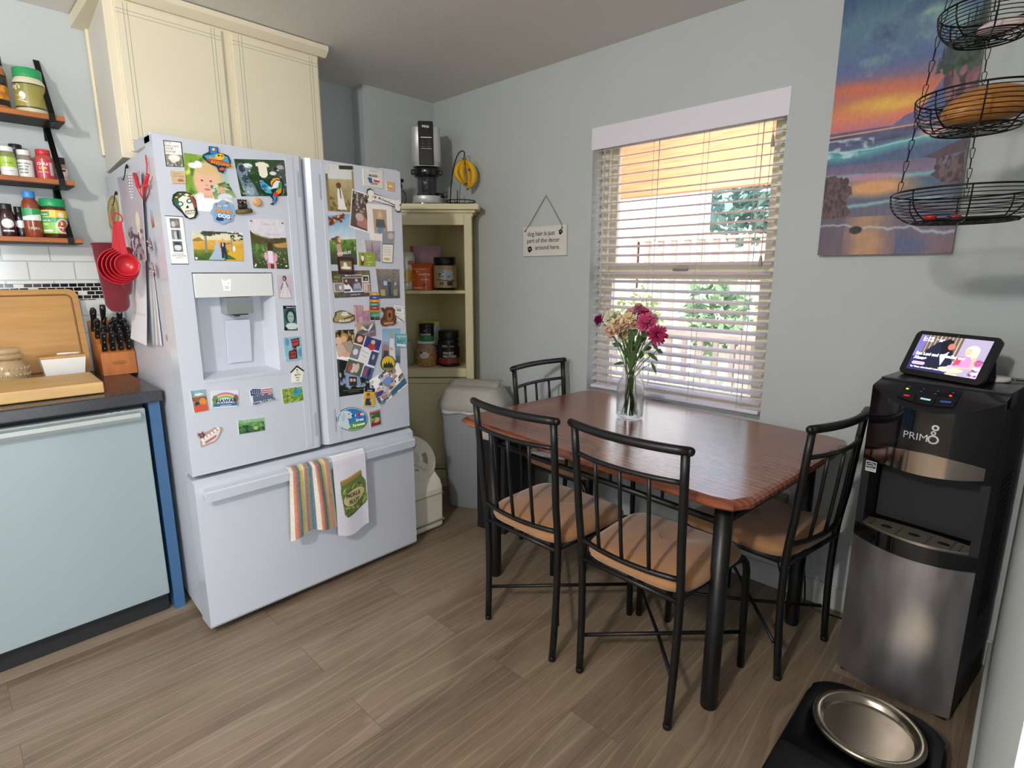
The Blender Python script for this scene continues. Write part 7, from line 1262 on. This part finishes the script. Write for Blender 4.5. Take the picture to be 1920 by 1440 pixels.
# ================================================================ wall art, sign
def paint_sea():
    c = Cv(230, 480, '4a6478'); Y0 = c.Y; c.Y = np.interp(c.Y, [0, .29, .518, .585, .69, .797, .848, .898, 1], [0, .31, .575, .66, .77, .885, .925, .957, 1]); X, Y = c.X, c.Y
    c.grad('3c5a80', '5c8090', 0, .12); c.grad('5c8090', '5a6c98', .12, .30); c.grad('5a6c98', 'b06c70', .30, .42); c.grad('b46c68', 'd87c58', .42, .50); c.grad('d88460', 'b0708c', .50, .57); c.grad('5c5878', '4a6488', .565, .72); c.grad('6c6480', '8c7490', .72, .80); c.grad('4c6078', '7c6470', .80, 1)
    n = fbm(X * 4, Y * 9, 3, 5); m = np.clip((n - .5) * 5, 0, 1) * (Y < .34); c.put(m * .6, '9cc0a8'); n = fbm(X * 3 + 5, Y * 12, 8, 5); c.put(np.clip((n - .5) * 5, 0, 1) * (Y < .40) * .7, '44587c')
    n = fbm(X * 3, Y * 14, 12, 5); band = np.exp(-((Y - .47) / .045) ** 2) * np.exp(-((X - .42) / .3) ** 2); c.put(np.clip(band * 1.6 * (n + .2), 0, 1), 'e8b850'); c.put(np.clip(np.exp(-((Y - .38 - .05 * X) / .03) ** 2) * n * 1.6, 0, 1), 'd8704c'); c.put(np.clip(np.exp(-((Y - .53) / .03) ** 2) * n * 1.3, 0, 1), 'e87c6c')
    c.poly([(.45, .575), (.56, .53), (.66, .515), (.74, .44), (.78, .40), (.82, .42), (.84, .575)], '6c6890'); c.poly([(.66, .56), (.74, .47), (.80, .42), (.86, .45), (.86, .58)], '50608c')
    c.poly([(.78, .37), (.84, .33), (.92, .24), (1, .18), (1, .60), (.78, .58), (.84, .46)], '3c3430'); c.poly([(.82, .42), (.9, .37), (1, .32), (1, .56), (.84, .54)], '6a4450'); c.blobs(70, .025, ['7c4c5c', '4a3440', '8c6068', '302428'], (.8, .36, 1, .6), 5)
    c.blobs(80, .018, ['2c4034', '203028', '3c5440'], (.78, .28, 1, .38), 6)
    for k in range(13):
        x = .74 + .021 * k; y0 = .385 - .015 * k; h = .07 + .055 * ((k * 7) % 5) / 5
        for q in range(4): c.poly([(x, y0 - h * (1 - .2 * q)), (x + .009 + .004 * q, y0 - h * (.62 - .2 * q)), (x - .009 - .004 * q, y0 - h * (.62 - .2 * q))], '2a3c3c' if k % 2 else '34484a')
    n = fbm(X * 3, Y * 30, 21, 5); c.put(np.clip((n - .48) * 4, 0, .7) * (Y > .575) * (Y < .63), '3c3c5c'); c.line(0, .583, 1, .572, .004, 'd8a080')
    for y0, a, cc, w in ((.66, .018, '58a8b0', .030), (.645, .015, 'a8d4d4', .007), (.77, .010, '78b8c0', .012), (.80, .008, '3c6478', .02), (.885, .008, '8cb8c0', .009)):
        yc = y0 + a * np.sin(X * 5 + y0 * 30) + .006 * fbm(X * 20, Y * 0 + 3, 4); c.put(np.clip(1 - np.abs(Y - yc) / w, 0, 1) * (X < .95), cc)
    c.put(np.clip((fbm(X * 14, Y * 40, 33) - .5) * 5, 0, 1) * ((Y > .60) & (Y < .69) & (X < .35)) * .7, 'd0e8e8'); c.ell(.8, .62, .12, .02, 'd8b0a8', .8); c.ell(.4, .82, .26, .035, 'd8a070', .9); c.ell(.3, .775, .25, .012, 'b888a0', .8)
    c.poly([(0, .76), (.08, .755), (.14, .79), (.22, .81), (.23, .84), (.16, .87), (.24, .91), (.2, .925), (0, .925)], '5c4448'); c.blobs(130, .012, ['6c5054', '4c3c40', '64484c', '3c3034'], (0, .775, .19, .915), 9)
    c.poly([(.78, .79), (.9, .74), (1, .71), (1, .82), (.9, .83)], '4c3c44'); c.blobs(30, .02, ['6c545c', '382c34'], (.82, .73, 1, .82), 11); c.poly([(.8, .60), (.9, .58), (1, .575), (1, .62), (.86, .625)], '3c3444'); c.poly([(.72, .72), (.9, .68), (1, .66), (1, .71), (.8, .73)], '50404c')
    c.put(np.clip(np.exp(-((X - .38 - .1 * (Y - .9)) / .13) ** 2) * (Y > .925) * 1.0, 0, .75) * (fbm(X * 4, Y * 60, 5) * .8 + .3), 'e0a868'); c.put(np.clip((fbm(X * 2, Y * 30, 41) - .45) * 3, 0, .6) * (Y > .925) * (X > .6), '3c5c88'); c.put(((Y > .925) & (X < .2)) * .35, '4c4a54')
    n = fbm(X * 10, Y * 3, 50); yc = .935 + .02 * n + .02 * X; c.put(np.clip(1 - np.abs(Y - yc) / .004, 0, 1) * .8, 'b8ccd8'); c.ell(.29, .957, .05, .008, '2c2428', .3); c.noise(.035, 60, 4); c.Y = Y0; return c
Y_ = WY - .001; t = thing('canvas_painting', 'tall canvas painting of a sunset over breaking waves and rocks right of the window', 'painting', (-.45, Y_ - .018, 1.42))
cv = paint_sea(); P = np.stack([-.653 + .405 * cv.X, 0 * cv.X + Y_ - .032, 2.30 - .878 * cv.Y], -1); wp(paint_mesh('painted_canvas', P, cv, mat('canvas_print', rough=.55, attr=True, bump=.15, bscale=600), None, (0, .002, 0), 'b8b4a8'), t)
b = bw(t); b.b2(-.652, -.249, Y_ - .030, Y_, 1.423, 2.299); b.obj('stretcher', mat('canvas_edge', 'b4b0a4', .8), t)
t = thing('wall_sign', 'small white wooden sign about dog hair hanging from a string left of the window', 'sign', (-2.034, Y_ - .008, 1.52))
b = bw(t); sx0, sx1, sz0, sz1 = -2.192, -1.882, 1.447, 1.607; b.b2(sx0, sx1, Y_ - .013, Y_ - .001, sz0, sz1, .002); b.obj('board', mat('sign_white', 'd9d7cf', .6), t)
b = bw(t); nail = (-2.03, Y_ - .008, 1.765); b.tube([(sx0 + .02, Y_ - .016, sz1 - .018), (sx0 + .035, Y_ - .012, sz1 + .002), nail, (sx1 - .035, Y_ - .012, sz1 + .002), (sx1 - .028, Y_ - .016, sz1 - .016)], .0022, 6); b.sphere((sx0 + .018, Y_ - .016, sz1 - .022), .006, 8); b.sphere((sx1 - .028, Y_ - .016, sz1 - .018), .006, 8); b.obj('twine', mat('twine', '8a7c64', .9), t)
b = bw(t); ys_ = Y_ - .0135
for s, x_, z_2 in (('dog hair is just', -2.060, 1.557), ('part of the decor', -2.045, 1.520), ('around here.', -2.012, 1.482)): b.text(s, (x_, ys_, z_2), (1, 0, 0), (0, 0, 1), .0345, .0004, bold=.006, wide=.98)
b.obj('lettering', mat('ink_2a2a2c', '2a2a2c', .6), t)
def paw(t, x, z, r, a):
    b = bw(t)
    for (dx, dz, sx_, sz_) in ((0, -.25, .55, .45), (-.62, .25, .24, .32), (-.22, .62, .24, .34), (.24, .62, .24, .34), (.62, .25, .24, .32)):
        ca, sa = math.cos(a), math.sin(a); x2, z2_ = dx * ca - dz * sa, dx * sa + dz * ca; b.prism([(sx_ * r * math.cos(k * .524) * ca - sz_ * r * math.sin(k * .524) * sa, sx_ * r * math.cos(k * .524) * sa + sz_ * r * math.sin(k * .524) * ca) for k in range(12)], .0006, (x + x2 * r, ys_, z + z2_ * r), (1, 0, 0), (0, 0, 1), (0, -1, 0))
    b.obj('paw_print', mat('ink_101010', '101010', .6), t)
paw(t, -1.922, 1.568, .017, -.3); paw(t, -2.142, 1.482, .021, -.35)

# ================================================================ hanging three tier wire basket
t = thing('hanging_basket', 'three tier black wire basket hanging on chains from the ceiling at the right', 'hanging basket', (-.165, 1.725, 1.47))
CB = Vector((-.172, 1.722, 0)); BKW = mat('wire_black', '101011', .35, metal=.5)
ang0 = math.atan2(-.69, -.72)
tiers = ((1.545, .145, .068), (1.755, .120, .074), (1.932, .098, .060))
def rim_pt(k, a): z, r, h = tiers[k]; return CB + Vector((r * math.cos(a), r * math.sin(a), z))
AN = (ang0 - .12, ang0 + 2.25, ang0 - 2.25)
for k, (z, r, h) in enumerate(tiers):
    b = B(Matrix.Translation(-Vector(t.location))); C_ = CB + Vector((0, 0, z))
    def prof(s): return (r * (1 - .30 * s ** 3) if s < 1 else r * .70, -h * math.sin(min(1, s) * 1.57) ** 1.0)
    b.tube([C_ + Vector((r * math.cos(a), r * math.sin(a), 0)) for a in [2 * math.pi * i / 56 for i in range(56)]], .0022, 6, closed=True)
    for s in (.12, .24, .36, .48, .60, .72, .84): q = s; rr2 = r * (1 - .30 * q ** 3); zz2 = -h * q; b.tube([C_ + Vector((rr2 * math.cos(a), rr2 * math.sin(a), zz2)) for a in [2 * math.pi * i / 48 for i in range(48)]], .0011, 5, closed=True)
    for i in range(8):
        a = ang0 + math.pi * i / 4 + .2; b.tube([C_ + Vector((r * (1 - .30 * q ** 3) * math.cos(a), r * (1 - .30 * q ** 3) * math.sin(a), -h * q)) for q in (0, .2, .4, .6, .75, .88, .97)] + [C_ + Vector((r * f_ * math.cos(a), r * f_ * math.sin(a), -h)) for f_ in (.6, .3, 0)], .0017, 6)
    for f_ in (.69, .55, .42, .28, .14): b.tube([C_ + Vector((r * f_ * math.cos(a), r * f_ * math.sin(a), -h)) for a in [2 * math.pi * i / 36 for i in range(36)]], .0011 if f_ != .69 else .002, 5, closed=True)
    b.obj('wire_bowl', BKW, t)
def chain(A, C, link=.026):
    b = B(Matrix.Translation(-Vector(t.location))); A, C = Vector(A), Vector(C); d = C - A; L_ = d.length; n = max(2, int(L_ / (link * .88))); d.normalize(); u = d.orthogonal().normalized(); v = d.cross(u)
    for i in range(n):
        c = A + d * (L_ * (i + .5) / n); w = (u * .8 + v * .6) if i % 2 else (v * .8 - u * .6); hl = link * .5
        sh = [(-.5, 0), (-.42, .13), (.25, .24), (.44, .2), (.5, 0), (.44, -.2), (.25, -.24), (-.42, -.13)]; sc = .8 if i % 2 == 0 else .35
        b.tube([c + d * (p * link) + w * (q * link * sc) for p, q in sh], .0010, 5, closed=True)
    b.obj('chain', BKW, t)
for a in AN:
    chain(rim_pt(0, a), rim_pt(1, a) - Vector((0, 0, .0))); chain(rim_pt(1, a), rim_pt(2, a)); chain(rim_pt(2, a), CB + Vector((0, 0, 2.30)))
b = B(Matrix.Translation(-Vector(t.location))); b.tube([CB + Vector((0, 0, 2.30)), CB + Vector((0, 0, 2.405))], .003, 8); b.obj('ceiling_hook', BKW, t)
t = thing('wooden_bowl', 'smooth orange brown oblong wooden bowl lying in the middle hanging basket', 'bowl', tuple(CB + Vector((.012, .012, 1.690))), math.atan2(.72, .69) + .08)
b = B(); Pw = []
for i in range(25):
    s = i / 24; x = -.098 + .205 * s; w = .052 * math.sqrt(max(0, 1 - (2 * s - 1) ** 2 * .999)) ** .8; h_ = .062 * math.sqrt(max(0, 1 - (2 * s - 1) ** 2 * .999)) ** .9; Pw.append([(x, w * math.cos(a), (.034 + .16 * x) + (-h_ * .55 * math.sin(a) if math.sin(a) > 0 else h_ * .85 * -math.sin(a))) for a in [2 * math.pi * k / 24 for k in range(24)]])
b.grid(Pw, True, True); b.obj('wood_shell', mat('bowl_wood', 'b5793c', .4, var=.2, vscale=3, stretch=(2, 14, 14)), t)
o = B(); o.box((0, 0, 0), (.07, .06, .004), .001, RZ(.6)); o = o.obj('paper_note', mat('note_white', 'd8d8d8', .6)); tag(o, 'white paper lying beside the wooden bowl in the middle basket', 'paper'); o.location = CB + Vector((-.045, .06, 1.690))
o = B(); o.sphere((0, 0, 0), .035, 14, (1.3, .8, .45)); o = o.obj('cloth_bundle', mat('pale_pink', 'd4c0bc', .5, bump=.3, bscale=40)); tag(o, 'pale pinkish white bundle in the top hanging basket', 'bundle'); o.location = CB + Vector((.02, .0, 1.89))
for k, (dx, dy, lb) in enumerate(((-.055, -.045, 'left red candy wrapper in the lowest hanging basket'), (-.01, .005, 'right red candy wrapper in the lowest hanging basket'))):
    t = thing('candy', lb, 'candy', tuple(CB + Vector((dx, dy, 1.488))), .8 * k, 'candies in the lowest basket'); b = B(); b.sphere((0, 0, 0), .010, 10, (1.4, .9, .7)); b.obj('wrapper', mat('wrapper_red', 'b82c24', .3), t); b = B(); b.add([(.01, 0, 0), (.024, .008, .003), (.024, -.008, .002), (-.01, 0, 0), (-.024, .008, .002), (-.024, -.008, .003)], [(0, 1, 2), (3, 5, 4)]); b.obj('twist_end', mat('wrapper_red', 'b82c24'), t)
o = B(); o.lathe([(0, -.004), (.085, -.004), (.088, 0), (.085, .003), (0, .004)], n=30); o = o.obj('basket_mat', mat('liner_dark', '2c2220', .7)); tag(o, 'dark round mat on the bottom of the lowest hanging basket', 'mat'); o.location = CB + Vector((.02, .02, 1.481))

# ================================================================ vase of flowers on the table
VC = Vector((-1.215, 1.995, .7512)); VG = mat('vase_glass', 'f2f6f4', .02, trans=1.0, ior=1.12, alpha=.35)
t = thing('glass_vase', 'clear mason jar vase half full of water on the dining table', 'vase', tuple(VC))
b = B(); b.lathe([(0, .0), (.048, .0), (.056, .006), (.058, .02), (.058, .13), (.054, .155), (.042, .172), (.037, .182), (.037, .186), (.0395, .190), (.037, .194), (.0395, .199), (.037, .204), (.0385, .215), (.0355, .216), (.0345, .19), (.040, .168), (.051, .150), (.0545, .13), (.0545, .02), (.05, .008), (0, .006)], n=48); b.obj('jar', VG, t)
b = B(); b.lathe([(0, .007), (.050, .009), (.054, .02), (.054, .108), (.0, .109)], n=40); b.obj('water', mat('vase_water', 'e4ecec', .0, trans=1.0, ior=1.2, alpha=.45), t)
GS = mat('stem_green', '4c6a30', .6, var=.15, vscale=20); LG = mat('leaf_dark', '3a5428', .6, var=.25, vscale=12)
MG1 = mat('petal_magenta', 'b83068', .7, var=.15, vscale=60); MG2 = mat('petal_rose', 'c04878', .7, var=.15, vscale=60); PK = mat('petal_pink', 'd08a9c', .7); CM = mat('petal_cream', 'f0dcb0', .7, var=.12, vscale=60); WH2 = mat('petal_white', 'e4e2cc', .7); CEN = mat('flower_centre', 'b89048', .8)
def fp(x, y, dy=0.0): return on(1110 + x / 5.76, 560 + y / 5.76, (0, VC.y + dy, 0), (0, 1, 0))
frd = random.Random(11)
def petals(b, c, nrm, r, n, layers, wid, cup):
    nrm = Vector(nrm).normalized(); u = nrm.orthogonal().normalized(); v = nrm.cross(u)
    for L_ in range(layers):
        rl = r * (1 - .22 * L_); lift = cup * r * L_ * .5
        for k in range(n):
            a = 2 * math.pi * (k + .5 * (L_ % 2)) / n + frd.uniform(-.1, .1); d = u * math.cos(a) + v * math.sin(a); s = nrm.cross(d); w = wid * rl; rr3 = rl * frd.uniform(.88, 1.08)
            b.add([c + nrm * lift * .3, c + d * rr3 * .45 + s * w + nrm * (lift + cup * r * .18), c + d * rr3 * .85 + s * w * .8 + nrm * (lift + cup * r * .3), c + d * rr3 + nrm * (lift + cup * r * .28), c + d * rr3 * .85 - s * w * .8 + nrm * (lift + cup * r * .3), c + d * rr3 * .45 - s * w + nrm * (lift + cup * r * .18)], [(0, 1, 2, 3), (0, 3, 4, 5)], True)
def flower(label, x, y, dy, r, m, nrm, kind='daisy', grp=None):
    c = fp(x, y, dy); t = thing('cut_flower', label, 'flower', tuple(VC), 0, grp); b = bw(t); base = VC + Vector((frd.uniform(-.028, .028), frd.uniform(-.028, .028), .016)); nk = VC + Vector((frd.uniform(-.018, .018), frd.uniform(-.018, .018), .185))
    b.tube([base, (base + nk) / 2 + Vector((0, 0, -.005)), nk, nk * .55 + c * .45 + Vector((0, 0, .02)), c], .0022, 6); b.obj('stem', GS, t); b = bw(t)
    if kind == 'daisy': petals(b, c, nrm, r, 18, 3, .13, .5)
    elif kind == 'carnation': 
        for q in range(4): petals(b, c + Vector(nrm).normalized() * (r * .22 * q), nrm, r * (1 - .12 * q), 12, 2, .22, .7)
    else:
        for q in range(5): petals(b, c + Vector((frd.uniform(-1, 1), frd.uniform(-1, 1), frd.uniform(-.7, .7))) * r * .6, (frd.uniform(-.5, .5), -1, frd.uniform(0, 1)), r * .72, 12, 3, .2, .8)
    b.obj('bloom', m, t)
    if kind != 'carnation': b = bw(t); b.sphere(c + Vector(nrm).normalized() * r * .16, r * .2, 10); b.obj('centre', CEN if kind != 'daisy' else MG1, t)
    return t
flower('magenta carnation leaning out at the left of the bouquet', 112, 245, -.02, .034, mat('petal_fuchsia', 'b0207c', .7), (-.8, -.5, .35), 'carnation')
flower('large deep pink daisy facing forward at the upper right of the bouquet', 590, 262, -.03, .046, MG2, (.15, -1, .55))
flower('magenta daisy drooping at the far right of the bouquet', 700, 390, -.02, .046, MG1, (.75, -.6, .1))
flower('small pink daisy at the top centre of the bouquet', 430, 170, .0, .034, PK, (-.1, -.6, 1), 'daisy'); flower('pink daisy at the very top of the bouquet', 505, 112, .03, .030, PK, (.1, -.4, 1), 'daisy'); flower('rose pink daisy behind the large daisy', 560, 170, .03, .036, MG2, (.2, -.4, 1), 'daisy')
flower('pale cream bloom at the right behind the large daisy', 690, 210, .04, .026, WH2, (.4, -.6, .8), 'mum')
for x, y, r, lb in ((235, 215, .036, 'white chrysanthemum at the upper left'), (300, 250, .036, 'cream chrysanthemum at the left centre'), (385, 240, .038, 'cream chrysanthemum at the centre front'), (215, 370, .031, 'blush chrysanthemum lowest at the left'), (300, 325, .030, 'pale pink chrysanthemum in the middle of the left cluster'), (350, 395, .032, 'yellow cream chrysanthemum at the bottom of the left cluster'), (425, 290, .032, 'blush chrysanthemum beside the large daisy')):
    flower(lb + ' of the bouquet', x, y, frd.uniform(-.03, .02), r, WH2 if 'white' in lb else CM if 'cream' in lb else mat('petal_blush', 'd8b49c', .7), (-.2, -1, .5), 'mum', 'chrysanthemums in the vase')
def leaf_mesh(b, p, d, L_, w, curl=.3):
    d = Vector(d).normalized(); s = d.cross(Vector((0, -1, .3))).normalized(); n = s.cross(d); k = 7; top = []; bot = []
    for i in range(k): q = i / (k - 1); ww = w * math.sin(math.pi * min(1, q * .92 + .06)) * (1 + .18 * math.sin(q * 18)); c = p + d * (L_ * q) - n * 0 + Vector((0, 0, -curl * L_ * q * q)); top.append(c + s * ww); bot.append(c - s * ww)
    b.grid([top, bot], True)
t = thing('leafy_greens', 'dark green leaves and filler stems filling the neck of the bouquet', 'foliage', tuple(VC))
b = bw(t)
for x, y, dx, dz, L_, w in ((350, 700, -.9, .1, .05, .008), (330, 520, -.8, .4, .06, .01), (430, 480, -.1, 1, .07, .016), (500, 520, .2, 1, .08, .015), (550, 420, .3, 1, .05, .018), (600, 590, .9, -.1, .06, .009), (650, 480, .8, -.4, .04, .008), (700, 560, 1, .1, .03, .010), (640, 690, .6, -.9, .04, .007), (400, 560, 0, 1, .06, .014), (460, 620, .1, 1, .07, .016), (380, 640, -.2, 1, .06, .014), (520, 650, .3, 1, .05, .012), (470, 400, .0, 1, .05, .012), (420, 380, -.1, 1, .04, .012), (610, 400, .5, .7, .04, .014), (300, 510, -1, .2, .03, .007), (450, 700, .0, 1, .08, .017), (560, 560, .6, .5, .05, .011), (490, 560, 0, .8, .06, .017), (440, 540, -.3, .9, .06, .015), (530, 480, .3, .9, .06, .013)):
    leaf_mesh(b, fp(x, y, frd.uniform(-.03, .02)), (dx, frd.uniform(-.3, .2), dz), L_, w)
b.obj('leaves', LG, t)
b = bw(t)
for x, y in ((640, 470), (560, 640), (350, 620), (240, 430), (300, 480), (700, 560), (420, 110), (370, 130), (640, 700)): c = fp(x, y, frd.uniform(-.02, .02)); nk = VC + Vector((frd.uniform(-.02, .02), frd.uniform(-.02, .02), .18)); base = VC + Vector((frd.uniform(-.03, .03), frd.uniform(-.03, .03), .014)); b.tube([base, nk, nk * .5 + c * .5 + Vector((0, 0, .01)), c], .0018, 5)
b.obj('stems', GS, t)
b = bw(t)
for _ in range(46): c = fp(frd.uniform(250, 450), frd.uniform(80, 190), frd.uniform(-.02, .03)); b.sphere(c, .0032, 6)
b.obj('filler_buds', WH2, t)

# ================================================================ outlet and cords under the table
t = thing('wall_outlet', 'white wall outlet with a plugged in adapter low behind the table', 'outlet', (-.70, WY - .001, .40)); b = B(); b.b2(-.036, .036, -.006, 0, -.058, .058, .002); b.obj('cover_plate', CER, t); b = B(); b.b2(-.02, .03, -.05, -.006, -.03, .04, .006); b.obj('adapter', mat('adapter_grey', '9a9ca0', .4), t)
b = B(); b.tube([(-.69, 2.36, .37), (-.70, 2.37, .2), (-.66, 2.375, .06), (-.64, 2.36, .05), (-.62, 2.34, .16), (-.60, 2.34, .22), (-.575, 2.34, .20), (-.56, 2.34, .10), (-.55, 2.33, .02), (-.50, 2.32, .008), (-.38, 2.34, .008)], .0035, 8); o = b.obj('power_cord', JB); tag(o, 'black power cord looping against the baseboard beside the dispenser', 'cord')
b = B(); b.tube([(-.70, 2.345, .39), (-.66, 2.385, .22), (-.60, 2.39, .20), (-.54, 2.39, .28), (-.47, 2.39, .33), (-.38, 2.39, .48)], .0012, 6); o = b.obj('thin_cable', CER); tag(o, 'thin white cable running up the wall to the dispenser', 'cable')
